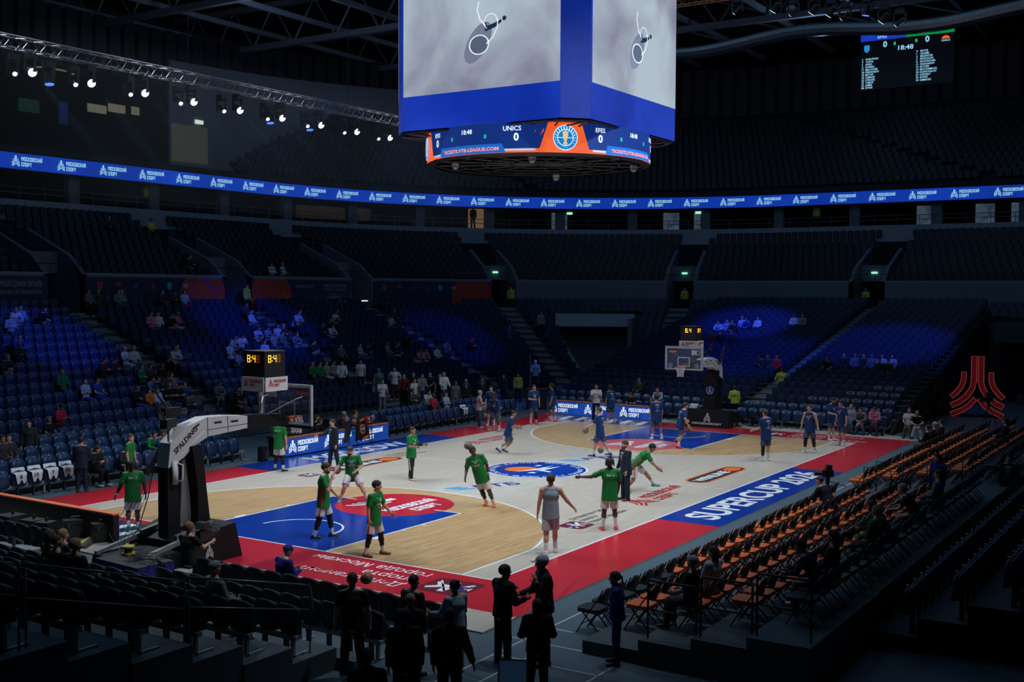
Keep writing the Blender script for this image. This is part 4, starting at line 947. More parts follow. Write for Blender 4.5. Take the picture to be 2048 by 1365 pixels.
CROWD = [
 (1.54, 27.36, 5.054, -90, 'F13', 'SU', 'blackwhite', 'dark', 'short', 1.0, 'spectator in dark jacket over white shirt, leftmost on the top row under the crest banner'),
 (2.09, 27.35, 5.054, -90, 'F13', 'SU', 'charcoal', 'dark', 'short', 1.0, 'spectator in charcoal top beside the white shirted man under the crest banner'),
 (2.66, 27.36, 5.054, -90, 'F13', 'SU', 'dark', 'dark', 'short', 0.82, 'small child in dark clothes under the crest banner'),
 (3.56, 27.36, 5.054, -90, 'F13', 'SX', 'blackwhite', 'denim', 'short', 1.0, 'person in black vest with white sleeves under the crest banner'),
 (3.32, 27.35, 5.054, -90, 'F13', 'SU', 'teal', 'denim', 'long', 1.0, 'person in teal jacket leaning beside the black vest under the crest banner'),
 (6.18, 27.36, 5.054, -90, 'F13', 'SU', 'charcoal', 'dark', 'short', 1.0, 'man in grey-black top below the orange end of the crest banner'),
 (6.9, 27.35, 5.054, -90, 'F13', 'SP', 'dark', 'dark', 'short', 1.0, 'person in dark clothes holding a phone below the orange banner end'),
 (7.67, 27.36, 5.054, -90, 'F13', 'SU', 'ltblue', 'red', 'long', 1.0, 'person in pale blue top with red trousers below the orange banner end'),
 (3.29, 24.8, 3.95, -90, 'F10', 'SX', 'pink', 'denim', 'long', 1.0, 'woman in pink top, left of the four spectators in the middle rows'),
 (3.71, 24.8, 3.95, -90, 'F10', 'SU', 'white', 'dark', 'short', 1.0, 'child in white top between pink and black in the middle rows'),
 (4.35, 24.81, 3.95, -90, 'F10', 'SF', 'black', 'dark', 'short', 1.0, 'man in black among the four spectators with two pink tops'),
 (4.85, 24.81, 3.95, -90, 'F10', 'SP', 'pink', 'white', 'long', 1.0, 'woman in pink top, right of the four spectators in the middle rows'),
 (-3.41, 25.65, 4.318, -90, 'F11', 'SU', 'plaid', 'denim', 'short', 1.0, 'man in blue and white plaid shirt at the far left'),
 (-2.38, 25.65, 4.318, -90, 'F11', 'SF', 'black', 'denim', 'bald', 1.0, 'man in black with clasped hands right of the plaid shirt'),
 (-3.79, 25.66, 4.318, -90, 'F11', 'SF', 'white', 'denim', 'short', 1.0, 'person in white bending forward left of the plaid shirt'),
 (-4.48, 24.8, 3.95, -90, 'F10', 'SX', 'stripe', 'denim', 'dark', 1.0, 'person in black and white striped top at the far left'),
 (-5.4, 23.1, 3.214, -90, 'F8', 'SF', 'blue', 'dark', 'bald', 1.0, 'bald man in blue top at the far left'),
 (-5.85, 22.26, 2.846, -90, 'F7', 'SP', 'dark', 'dark', 'short', 1.0, 'person in dark jacket with phone below the bald man in blue'),
 (-7.06, 21.41, 2.478, -90, 'F6', 'SF', 'dark', 'denim', 'short', 1.0, 'person in dark jacket and jeans at the left edge of the picture'),
 (10.52, 25.66, 4.318, -90, 'F11', 'SP', 'dark', 'dark', 'short', 1.0, 'spectator in dark lit blue beside the yellow jacket steward'),
 (10.15, 24.81, 3.95, -90, 'F10', 'SU', 'ltblue', 'denim', 'bald', 1.0, 'spectator in pale patterned top lit blue beside the aisle'),
 (8.73, 23.11, 3.214, -90, 'F8', 'SF', 'ltblue', 'dark', 'long', 1.0, 'person in pale blue bending forward by the blue lit aisle'),
 (9.42, 23.1, 3.214, -90, 'F8', 'SF', 'plaid', 'dark', 'cap', 1.0, 'person in checked top and cap left of the pale blue woman'),
 (10.46, 23.11, 3.214, -90, 'F8', 'SU', 'ltblue', 'denim', 'long', 1.0, 'woman in pale blue sweater right of the blue lit aisle'),
 (10.94, 23.1, 3.214, -90, 'F8', 'SX', 'dark', 'dark', 'short', 1.0, 'man in dark top beside the woman in pale blue sweater'),
 (6.27, 22.26, 2.846, -90, 'F7', 'SF', 'ltblue', 'dark', 'bald', 1.0, 'bald person in pale blue left above the near shot clock'),
 (6.94, 22.25, 2.846, -90, 'F7', 'SP', 'white', 'denim', 'short', 1.0, 'person in white top left above the near shot clock'),
 (5.34, 21.4, 2.478, -90, 'F6', 'SU', 'ltblue', 'white', 'long', 1.0, 'woman in pale blue top and white scarf left of the near shot clock'),
 (5.01, 20.56, 2.11, -90, 'F5', 'SP', 'plaid', 'dark', 'short', 1.0, 'person in dark checks holding a phone left of the near shot clock'),
 (7.79, 21.41, 2.478, -90, 'F6', 'SX', 'ltblue', 'white', 'short', 1.0, 'man in pale blue with crossed arms right above the near shot clock'),
 (9.29, 22.26, 2.846, -90, 'F7', 'SU', 'grey', 'denim', 'bald', 1.0, 'bald man in grey second above the near shot clock'),
 (9.97, 22.25, 2.846, -90, 'F7', 'SU', 'blackwhite', 'denim', 'short', 1.0, 'man in black and white top third above the near shot clock'),
 (10.77, 22.26, 2.846, -90, 'F7', 'SF', 'slate', 'denim', 'bald', 1.0, 'bald man in slate jacket right above the near shot clock'),
 (-0.99, 21.41, 2.478, -90, 'F6', 'SX', 'white', 'white', 'grey', 1.0, 'elderly person in white, left of the pair beside the stairs'),
 (-0.51, 21.41, 2.478, -90, 'F6', 'SU', 'white', 'denim', 'grey', 1.0, 'elderly person in white, right of the pair beside the stairs'),
 (1.61, 21.4, 2.478, -90, 'F6', 'SF', 'white', 'dark', 'short', 1.0, 'man in white sweatshirt leaning forward at the blue lit seats'),
 (2.01, 21.41, 2.478, -90, 'F6', 'SU', 'plaid', 'dark', 'long', 1.0, 'woman in dark checked scarf beside the man in white sweatshirt'),
 (-2.92, 20.56, 2.11, -90, 'F5', 'SP', 'maroon', 'dark', 'bald', 1.0, 'bald man in dark maroon looking at a phone'),
 (-2.33, 20.57, 2.11, -90, 'F5', 'SP', 'dark', 'dark', 'short', 1.0, 'person in dark green beside the bald maroon man'),
 (-1.44, 19.72, 1.742, -90, 'F4', 'SX', 'green', 'dark', 'bald', 1.0, 'man in bright green top left of the stairs'),
 (-0.99, 19.71, 1.742, -90, 'F4', 'SU', 'maroon', 'dark', 'short', 1.0, 'person in dark red next to the man in bright green'),
 (-0.34, 19.7, 1.742, -90, 'F4', 'SU', 'black', 'dark', 'long', 1.0, 'long haired woman in black right of the dark red top'),
 (13.57, 24.8, 3.95, -90, 'F10', 'SF', 'ltblue', 'denim', 'short', 1.0, 'man in denim jacket under the sponsor banner, left pair'),
 (14.03, 24.8, 3.95, -90, 'F10', 'SU', 'dark', 'dark', 'short', 1.0, 'person in dark top of the left pair under the sponsor banner'),
 (16.76, 24.81, 3.95, -90, 'F10', 'SF', 'white', 'denim', 'short', 1.0, 'man in white patterned shirt under the sponsor banner, right pair'),
 (17.3, 24.81, 3.95, -90, 'F10', 'SU', 'dark', 'dark', 'long', 1.0, 'woman in dark top of the right pair under the sponsor banner'),
 (14.15, 23.11, 3.214, -90, 'F8', 'SX', 'black', 'dark', 'short', 1.0, 'woman in black top, left of the pair in mid rows above the near hoop'),
 (14.6, 23.1, 3.214, -90, 'F8', 'SF', 'white', 'white', 'long', 1.0, 'woman in white top, right of the pair in mid rows above the near hoop'),
 (12.75, 20.56, 2.11, -90, 'F5', 'SU', 'blackwhite', 'dark', 'short', 1.0, 'man in black vest over white shirt on the steps above the near hoop'),
 (11.2, 21.41, 2.478, -90, 'F6', 'SF', 'dark', 'dark', 'short', 1.0, 'person in dark top right of the near shot clock'),
 (21.27, 23.96, 3.582, -90, 'F9', 'SP', 'ltblue', 'denim', 'short', 1.0, 'man in pale blue hoodie with dark vest high in the far rows'),
 (22.74, 24.8, 3.95, -93, 'F10', 'SU', 'dark', 'dark', 'short', 1.0, 'person in dark clothes behind the pale blue hoodie'),
 (19.67, 21.4, 2.478, -90, 'F6', 'SP', 'black', 'dark', 'short', 1.0, 'person in black with white collar left of the far stairs'),
 (14.38, 20.55, 2.11, -90, 'F5', 'SU', 'plaid', 'denim', 'long', 1.0, 'woman in blue plaid shirt at the mid far rows'),
 (14.97, 20.56, 2.11, -90, 'F5', 'SP', 'black', 'denim', 'long', 1.0, 'woman in black with papers beside the plaid shirt'),
 (16.82, 20.56, 2.11, -90, 'F5', 'SU', 'slate', 'denim', 'short', 1.0, 'man in denim jacket with dark shirt in mid far rows'),
 (17.35, 20.56, 2.11, -90, 'F5', 'SF', 'dark', 'denim', 'bald', 1.0, 'bald man in teal-black beside the denim jacket'),
 (18.4, 19.71, 1.742, -90, 'F4', 'SF', 'pink', 'white', 'short', 1.0, 'person in bright pink hoodie in the far rows'),
 (19.07, 19.71, 1.742, -90, 'F4', 'SF', 'beige', 'dark', 'short', 1.0, 'man in beige sweater beside the pink hoodie'),
 (20.52, 19.71, 1.742, -90, 'F4', 'SU', 'white', 'black', 'cap', 1.0, 'man in white sweater and cap right of the beige sweater'),
 (22.28, 20.55, 2.11, -91, 'F5', 'SF', 'slate', 'denim', 'short', 1.0, 'person in grey plaid above the white sweater'),
 (8.64, 18.85, 1.374, -90, 'F3', 'SU', 'green', 'dark', 'pinkhair', 1.0, 'person with pink hair and green top, first of the four right of the near clock'),
 (9.21, 18.86, 1.374, -90, 'F3', 'SU', 'green', 'dark', 'short', 1.0, 'person in green, second of the four right of the near clock'),
 (9.67, 18.85, 1.374, -90, 'F3', 'SU', 'beige', 'white', 'long', 1.0, 'woman in beige, third of the four right of the near clock'),
 (10.24, 18.85, 1.374, -90, 'F3', 'SU', 'grey', 'denim', 'short', 1.0, 'person in grey, fourth of the four right of the near clock'),
 (29.38, 20.2, 2.846, -121, 'F7', 'SU', 'blue', 'denim', 'blonde', 0.9, 'child in blue sitting alone beside the corner stairs'),
 (24.82, 20.24, 2.11, -103, 'F5', 'SP', 'maroon', 'dark', 'bald', 1.0, 'person in dark red alone left of the corner stairs'),
 (-5.51, 19.71, 1.742, -90, 'F4', 'SU', 'green', 'denim', 'short', 1.0, 'man in green shirt with dark sleeves next to a blue bag'),
 (-5.04, 18.85, 1.374, -90, 'F3', 'SX', 'ltblue', 'blue', 'short', 1.0, 'large man in pale blue polo with crossed arms'),
 (-4.43, 18.85, 1.374, -90, 'F3', 'SU', 'blue', 'blue', 'short', 1.0, 'boy in blue beside the large man in pale blue polo'),
 (-7.52, 17.16, 0.638, -90, 'F1', 'SP', 'red', 'dark', 'short', 1.0, 'man in red sweatshirt holding a phone'),
 (-8.53, 16.31, 0.27, -90, 'F0', 'SU', 'black', 'ltblue', 'short', 1.0, 'man in black and jeans left of the red sweatshirt'),
 (-1.57, 18.85, 1.374, -90, 'F3', 'SF', 'dark', 'dark', 'short', 1.0, 'boy in dark green shirt in the cluster left of the steps'),
 (-1.93, 18.85, 1.374, -90, 'F3', 'SF', 'slate', 'denim', 'short', 1.0, 'man in denim jacket in the cluster left of the steps'),
 (-0.86, 18.86, 1.374, -90, 'F3', 'SP', 'brown', 'dark', 'long', 1.0, 'woman in brown sweater in the cluster left of the steps'),
 (-0.53, 18.86, 1.374, -90, 'F3', 'SU', 'grey', 'dark', 'short', 1.0, 'bearded man in grey cardigan beside the steps'),
 (-3.07, 18.01, 1.006, -90, 'F2', 'SX', 'black', 'blue', 'bald', 1.0, 'man in black at the left of the cluster by the steps'),
 (-2.46, 18.0, 1.006, -90, 'F2', 'SU', 'orange', 'dark', 'short', 0.86, 'boy in orange shirt eating a snack'),
 (-2.03, 18.0, 1.006, -90, 'F2', 'SU', 'white', 'dark', 'short', 0.86, 'boy in white shirt with a yellow snack bag'),
 (-1.35, 18.0, 1.006, -90, 'F2', 'SX', 'black', 'dark', 'long', 1.0, 'person in black with glasses beside the snack boys'),
 (-0.91, 18.02, 1.006, -90, 'F2', 'SP', 'black', 'dark', 'short', 1.0, 'man in black t-shirt with print beside the steps'),
 (-0.52, 18.01, 1.006, -90, 'F2', 'SU', 'blue', 'dark', 'short', 1.0, 'person in dark blue behind the black t-shirt by the steps'),
 (-1.09, 17.16, 0.638, -90, 'F1', 'SP', 'camo', 'camo', 'short', 1.0, 'photographer in camouflage shirt sitting on the steps'),
 (1.29, 18.01, 1.006, -90, 'F2', 'SF', 'slate', 'denim', 'short', 1.0, 'heavy man in denim jacket right of the steps'),
 (1.65, 17.15, 0.638, -90, 'F1', 'SF', 'black', 'dark', 'short', 1.0, 'woman in black, left of the dark pair below the near clock'),
 (1.88, 17.16, 0.638, -90, 'F1', 'SU', 'black', 'dark', 'short', 1.0, 'man in black, right of the dark pair below the near clock'),
 (7.97, 34.01, 9.33, -90, 'U6', 'SU', 'dark', 'dark', 'short', 1.0, 'spectator in dark clothes on the top row of the upper tier'),
 (10.96, 34.0, 9.33, -90, 'U6', 'SU', 'yellow', 'dark', 'short', 1.0, 'steward in yellow vest sitting on the top row of the upper tier'),
 (15.88, 28.9, 6.75, -90, 'U0', 'SU', 'white', 'dark', 'short', 1.0, 'person in white, left of the pair at the front of the upper tier'),
 (16.84, 28.91, 6.75, -90, 'U0', 'SU', 'white', 'dark', 'short', 1.0, 'person in white, right of the pair at the front of the upper tier'),
 (9.85, 29.75, 7.18, -90, 'U1', 'SF', 'dark', 'dark', 'short', 1.0, 'person in dark green leaning near the front of the upper tier'),
 (32.17, 6.3, 3.4, 180, 'E17', 'SF', 'ltblue', 'dark', 'dark', 1.0, 'spectator in pale blue, first from left in the blue lit row of the end stand'),
 (32.17, 5.79, 3.4, 180, 'E17', 'SU', 'plaid', 'dark', 'short', 1.0, 'spectator in checks, second from left in the blue lit row of the end stand'),
 (32.17, 5.31, 3.4, 180, 'E17', 'SF', 'dark', 'dark', 'short', 1.0, 'spectator in dark top, third from left in the blue lit row of the end stand'),
 (33.04, 5.15, 3.585, 180, 'E18', 'SU', 'ltblue', 'dark', 'blonde', 1.0, 'spectator in pale blue, fourth from left in the blue lit row of the end stand'),
 (33.04, 4.72, 3.585, 180, 'E18', 'SF', 'blue', 'dark', 'short', 1.0, 'spectator in blue, fifth from left in the blue lit row of the end stand'),
 (33.04, 4.12, 3.585, 180, 'E18', 'SU', 'white', 'dark', 'short', 1.0, 'spectator in white, sixth from left in the blue lit row of the end stand'),
 (33.91, 2.1, 3.77, 180, 'E19', 'SU', 'white', 'dark', 'long', 1.0, 'woman in white jacket, left of the pair at the end stand stairs'),
 (33.91, 1.56, 3.77, 180, 'E19', 'SU', 'grey', 'dark', 'long', 1.0, 'woman in grey jacket, right of the pair at the end stand stairs'),
 (24.34, 0.66, 1.73, 180, 'E8', 'SP', 'dark', 'dark', 'short', 1.0, 'person in dark top left of the red jacket in the end stand'),
 (24.34, 0.25, 1.73, 180, 'E8', 'SU', 'dark', 'dark', 'short', 1.0, 'person in dark top with white collar beside the red jacket'),
 (24.34, -0.26, 1.73, 180, 'E8', 'SU', 'red', 'dark', 'short', 1.0, 'person in red jacket in the end stand'),
 (18.25, 3.78, 0.26, 180, 'E1', 'SF', 'ltblue', 'dark', 'bald', 1.0, 'man in pale blue shirt with hand at his head in front of the far hoop'),
 (17.3, 4.91, 0, 180, 'E0', 'SP', 'black', 'dark', 'long', 1.0, 'woman in black sitting behind the far lit board'),
 (17.3, 3.8, 0, 180, 'E0', 'SU', 'black', 'dark', 'short', 0.82, 'boy in black behind the end of the far lit board'),
 (19.12, 5.41, 0.53, 180, 'E2', 'SU', 'dark', 'dark', 'bald', 1.0, 'man in dark top two rows behind the far lit board'),
 (24.34, -3.01, 1.73, 180, 'E8', 'SU', 'black', 'dark', 'short', 1.0, 'dim spectator right of the end stairs, first of four'),
 (25.21, -3.64, 1.92, 180, 'E9', 'SU', 'dark', 'dark', 'short', 1.0, 'dim spectator right of the end stairs, second of four'),
 (25.21, -4.22, 1.92, 180, 'E9', 'SU', 'slate', 'dark', 'bald', 1.0, 'dim spectator right of the end stairs, third of four'),
 (25.21, -4.68, 1.92, 180, 'E9', 'SU', 'dark', 'dark', 'short', 1.0, 'dim spectator right of the end stairs, fourth of four'),
 (25.21, -5.11, 1.92, 180, 'E9', 'SU', 'slate', 'dark', 'short', 1.0, 'blue lit spectator of the five high right of the end stairs, upper left'),
 (25.21, -5.63, 1.92, 180, 'E9', 'SU', 'ltblue', 'dark', 'short', 1.0, 'blue lit spectator of the five high right of the end stairs, upper middle'),
 (25.21, -6.15, 1.92, 180, 'E9', 'SU', 'ltblue', 'dark', 'short', 1.0, 'blue lit spectator of the five high right of the end stairs, upper right'),
 (24.34, -5.71, 1.73, 180, 'E8', 'SU', 'dark', 'dark', 'short', 1.0, 'blue lit spectator of the five high right of the end stairs, lower left'),
 (24.34, -6.15, 1.73, 180, 'E8', 'SU', 'dark', 'dark', 'short', 1.0, 'blue lit spectator of the five high right of the end stairs, lower right'),
 (17.3, -6.34, 0, 180, 'E0', 'SU', 'plaid', 'denim', 'long', 1.0, 'woman in blue plaid shirt on the end bench beside the players'),
 (17.3, -6.89, 0, 180, 'E0', 'SF', 'blackwhite', 'denim', 'short', 1.0, 'man in dark jacket and white shirt on the end bench'),
 (17.3, -7.42, 0, 180, 'E0', 'SP', 'pink', 'dark', 'long', 1.0, 'woman in pink top looking at a phone on the end bench'),
 (17.3, -8.94, 0, 180, 'E0', 'SU', 'white', 'camo', 'long', 1.0, 'woman with long hair and white top at the end of the bench'),
 (17.3, -9.3, 0, 180, 'E0', 'SF', 'black', 'white', 'short', 1.0, 'man in black shirt and white trousers at the end of the bench'),
 (8.43, 12.15, 0.35, -90, 'C0', 'SX', 'charcoal', 'dark', 'short', 1.0, 'boy in charcoal shirt with crossed arms on the courtside row'),
 (9.31, 12.15, 0.35, -90, 'C0', 'SF', 'white', 'dark', 'short', 1.0, 'man in white shirt with hand at chin on the courtside row'),
 (8.87, 11.25, 0.15, -90, 'C0', 'SU', 'red', 'black', 'bald', 1.0, 'man in red t-shirt on the courtside row'),
 (9.89, 11.25, 0.15, -90, 'C0', 'SX', 'ltblue', 'dark', 'cap', 1.0, 'man in pale t-shirt and cap lounging on the courtside row'),
 (-8.04, 11.25, 0.15, -90, 'C0', 'SF', 'green', 'dark', 'short', 1.0, 'man in green team shirt sitting behind the near hoop arm'),
 (-7.8, 11.25, 0.15, -90, 'C0', 'SF', 'blue', 'dark', 'short', 1.0, 'man in blue shirt sitting behind the near hoop arm'),
 (-7.04, 11.25, 0.15, -90, 'C0', 'SU', 'green', 'dark', 'bald', 1.0, 'bald man in green shirt just above the near hoop arm'),
 (-11.05, 10.35, 0, -90, 'C0', 'SP', 'black', 'dark', 'long', 1.0, 'long haired woman in black on the bench behind the suited coach'),
 (-12.95, 12.15, 0.35, -90, 'C0', 'SU', 'dark', 'dark', 'short', 1.0, 'man in dark top, right of the pair at the far left bench end'),
 (-13.16, 12.15, 0.35, -90, 'C0', 'SU', 'charcoal', 'dark', 'short', 1.0, 'man in charcoal top, left of the pair at the far left bench end'),
 (-9.93, 10.35, 0, -90, 'C0', 'SF', 'navysuit', 'dark', 'bald', 1.0, 'bald coach in navy suit bent over on the bench'),
 (-0.53, 10.35, 0, -90, 'C0', 'SF', 'black', 'dark', 'long', 1.0, 'woman in black with hand at her mouth at the scorers table'),
 (-0.3, 10.35, 0, -90, 'C0', 'SU', 'black', 'dark', 'long', 1.0, 'woman in dark top second at the scorers table'),
 (1.38, 10.35, 0, -90, 'C0', 'SU', 'charcoal', 'dark', 'grey', 1.0, 'grey haired official at the scorers table'),
 (2.1, 10.35, 0, -90, 'C0', 'SU', 'black', 'dark', 'short', 1.0, 'dark haired official in black at the scorers table'),
 (10.97, -11.15, 0, 90, 'N0', 'SU', 'black', 'dark', 'short', 1.0, 'dark haired person in black at the far end of the front folding chairs'),
 (12.15, -11.15, 0, 90, 'N0', 'SU', 'dark', 'dark', 'grey', 1.0, 'grey haired person at the far end of the front folding chairs'),
 (13.28, -11.15, 0, 90, 'N0', 'SU', 'dark', 'dark', 'short', 1.0, 'person in dark jacket last in the front folding row'),
 (9.15, -14.25, 0.6, 90, 'N3', 'SU', 'navysuit', 'dark', 'short', 1.0, 'suited man far up in the fourth folding row'),
 (-4.75, -12.2, 0.2, 90, 'N1', 'SF', 'navysuit', 'white', 'bald', 1.0, 'bald man in dark suit and white trousers on the second folding row'),
 (-6.14, -15.25, 0.8, 90, 'N4', 'SU', 'slate', 'dark', 'long', 1.0, 'woman in slate cardigan on the back folding row'),
 (-8.14, -15.25, 0.8, 90, 'N4', 'SF', 'black', 'dark', 'grey', 1.0, 'grey haired man in black on the fourth folding row'),
 (-10.69, -15.25, 0.8, 90, 'N4', 'SF', 'black', 'dark', 'short', 1.0, 'man in black beside the green jacket on the folding chairs'),
 (-11.66, -15.25, 0.8, 90, 'N4', 'SU', 'green', 'dark', 'short', 1.0, 'person in dark green jacket on the folding chairs'),
 (-16.29, -13.25, 0.4, 90, 'N2', 'SU', 'black', 'dark', 'grey', 1.0, 'grey haired woman in black scarf on the near folding chairs'),
 (-15.35, -13.25, 0.4, 90, 'N2', 'SU', 'ltblue', 'dark', 'long', 1.0, 'long haired woman with pale blue sleeve on the near folding chairs'),
 (-15.28, -15.25, 0.8, 90, 'N4', 'SF', 'navy', 'denim', 'short', 1.0, 'man in navy and jeans on the fourth folding row'),
 (-14.6, -15.25, 0.8, 90, 'N4', 'SU', 'dark', 'dark', 'long', 1.0, 'person in dark beside the man in navy and jeans'),
 (-22.05, -7.35, 0.65, 0, 'L3', 'SU', 'grey', 'dark', 'cap', 1.0, 'man in grey hoodie and grey cap seen from behind'),
 (-22.05, -2.99, 0.65, 0, 'L3', 'SU', 'dark', 'dark', 'long', 1.0, 'woman in dark top seen from behind beside a pale t-shirt'),
 (-21.0, -1.9, 0.35, 0, 'L2', 'SU', 'slate', 'dark', 'short', 1.0, 'man in slate blue t-shirt seen from behind at the folding table'),
 (-23.1, -5.16, 0.95, 0, 'L4', 'SU', 'black', 'dark', 'blonde', 1.0, 'fair haired person in black in the dark near rows'),
 (-23.1, -4.67, 0.95, 0, 'L4', 'SU', 'black', 'dark', 'bald', 1.0, 'bald man in black in the dark near rows'),
 (-18.4, -5.25, 0, 0, 'L0', 'SP', 'royal', 'grey', 'bluecap', 1.0, 'person in royal blue hoodie and beanie on the front near row'),
]
# ================================================================== SEATS
m_seat = M('seat_blue_plastic', (.010, .024, .066), .42)
m_seatc = M('seat_courtside_blue', (.010, .036, .105), .4)
m_seatk = M('seat_near_black', (.010, .014, .024), .5)
m_brk = M('seat_bracket', (.02, .022, .026), .5)
m_tag = M('seat_number_tag', (.75, .55, .52), .5)
def seat_grid(ny, nz, w0, w1, z0, z1, x0, lean, bow, th, round_top=.09, round_bot=.03):
    """curved rounded panel facing +x, closed"""
    V = []; F = []
    for side in (0, 1):
        for j in range(nz+1):
            f = j/nz
            for i in range(ny+1):
                g = i/ny*2-1; wz = (w0+(w1-w0)*f)/2
                z = z0+(z1-z0)*f
                if f > .8: wz *= 1-(1-math.sqrt(max(0, 1-((f-.8)/.2)**2)))*.14
                if f < .15: wz *= 1-(.15-f)/.15*.12
                zz = z-(round_top*abs(g)**2.6 if j == nz else 0)+(round_bot*g*g if j == 0 else 0)
                y = g*wz; x = x0-lean*f+bow*g*g-(th if side else 0)
                V.append((x, y, zz))
    m = (ny+1)*(nz+1)
    for j in range(nz):
        for i in range(ny):
            a = j*(ny+1)+i; F.append((a, a+1, a+ny+2, a+ny+1)); F.append((m+a, m+a+ny+1, m+a+ny+2, m+a+1))
    rim = [i for i in range(ny+1)]+[j*(ny+1)+ny for j in range(1, nz+1)]+[nz*(ny+1)+i for i in range(ny-1, -1, -1)]+[j*(ny+1) for j in range(nz-1, 0, -1)]
    for k in range(len(rim)): a, b = rim[k], rim[(k+1) % len(rim)]; F.append((a, m+a, m+b, b))
    return V, F
BK = seat_grid(4, 5, .45, .49, .36, .90, -.16, .07, .05, .035, .05)
PD = seat_grid(3, 3, .43, .465, .33, .85, -.07, .05, .03, .05, .035, .03)
PO = seat_grid(3, 3, .40, .44, .0, .42, 0, 0, .015, .05, .05, .02)
PO = ([(z-.14, y, .45+x*.6) for x, y, z in PO[0]], PO[1])
def seat_proto(name, mat, open_=False, tagged=True):
    r = empty(name)
    MB().add(*BK).obj('backrest', mat, r, True)
    MB().add(*(PO if open_ else PD)).obj('seat', mat, r, True)
    MB().box((-.24, -.03, 0), (-.16, .03, .5)).obj('bracket', m_brk, r)
    if tagged: MB().cbox((-.1, 0, .865), (.05, .035, .025)).obj('number_tag', m_tag, r)
    return r
def low_seat():
    V1, F1 = seat_grid(2, 3, .45, .49, .38, .90, -.16, .07, .04, .035, .05); V2, F2 = seat_grid(1, 1, .42, .45, .33, .85, -.07, .05, .0, .05, .0, .0)
    n = len(V1); return np.array(list(V1)+list(V2)), list(F1)+[tuple(i+n for i in f) for f in F2]
LV, LF = low_seat()
def project(P):
    d = Vector(P)-CAM; zc = d.dot(_f)
    if zc < .5: return None
    return 1024+2275.39*d.dot(_r2)/zc, 682.5-2275.39*d.dot(_u2)/zc, zc
OCC = [(c[0], c[1]) for c in CROWD]
def occ(x, y, r=.36): return any(abs(x-a) < r and abs(y-b) < r for a, b in OCC)
ordn = ['front', 'second', 'third', 'fourth', 'fifth', 'sixth', 'seventh', 'eighth', 'ninth', 'tenth', 'eleventh', 'twelfth', 'thirteenth', 'top']
SP = dict(n=[], c=[], l=[])   # seat spots: (x,y,z,yaw,label,group)
def aisle(px, py, half=.75):
    for s in PORT:
        p, nn = at_s(T8, s); t = np.array((-nn[1], nn[0])); dd = np.array((px, py))-p
        if abs(dd.dot(t)) < half and abs(dd.dot(nn)) < 14: return True
    return False
PITCH = .53
for i in range(14):
    d, z = low_row(i); tab = ring_s(d, 40); s = .3
    while s < tab[-1][0]:
        p, nn = at_s(tab, s); s += PITCH
        if aisle(p[0], p[1]): continue
        th = math.degrees(math.atan2(p[1]-8, p[0]-22))
        if p[0] > 22 and p[1] < 0 and -p[1] < 8+(28-d)*math.sin(R(24)) and i < 12: continue
        if p[0] > 22 and p[1] > 0 and i < 12 and (TUN0-1 < th < TUN1+1 or p[1] < 10.75 or (th < TUN0 and i < 5)): continue
        blk = 'the far side block' if p[1] > 8 and p[0] < 22 else ('the near side block' if p[1] < -8 else 'the corner block')
        SP['n'].append((p[0], p[1], z, math.atan2(nn[1], nn[0]), 'dark blue folded tribune seat, %s row of %s' % (ordn[i], blk), 'tribune seats of %s' % blk))
for k in range(2, 28):
    x, z = end_row(k)
    for y in np.arange(-7.6, 10.2, PITCH):
        if -1.75 < y < -.35: continue
        SP['n'].append((x, y, z, PI, 'dark blue folded seat in row %d behind the far basket' % (k+1), 'end stand seats'))
for i in range(9):
    d, z = up_row(i); s = .3; tab = ring_s(d, 40)
    while s < tab[-1][0]:
        p, nn = at_s(tab, s); s += PITCH
        if aisle(p[0], p[1], 1.25): continue
        SP['n'].append((p[0], p[1], z, math.atan2(nn[1], nn[0]), None, 'upper tier seats'))
for i in range(0, 14):
    tab = ring_s(-.85-.85*i, 30); s = ub_start(i)+.4
    while s < tab[-1][0]-16:
        p, nn = at_s(tab, s); s += PITCH*1.02
        if int(s/7) % 5 == 0 and (s % 7) < 1.2: continue
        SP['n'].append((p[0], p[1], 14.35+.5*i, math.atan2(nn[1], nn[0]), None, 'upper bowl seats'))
vis = []; rest = []
for q in SP['n']:
    pj = project((q[0], q[1], q[2]+.6))
    if q[4] and pj and -10 < pj[0] < 2058 and -10 < pj[1] < 1375: vis.append((pj[2], q))
    else: rest.append(q)
vis.sort(key=lambda a: a[0])
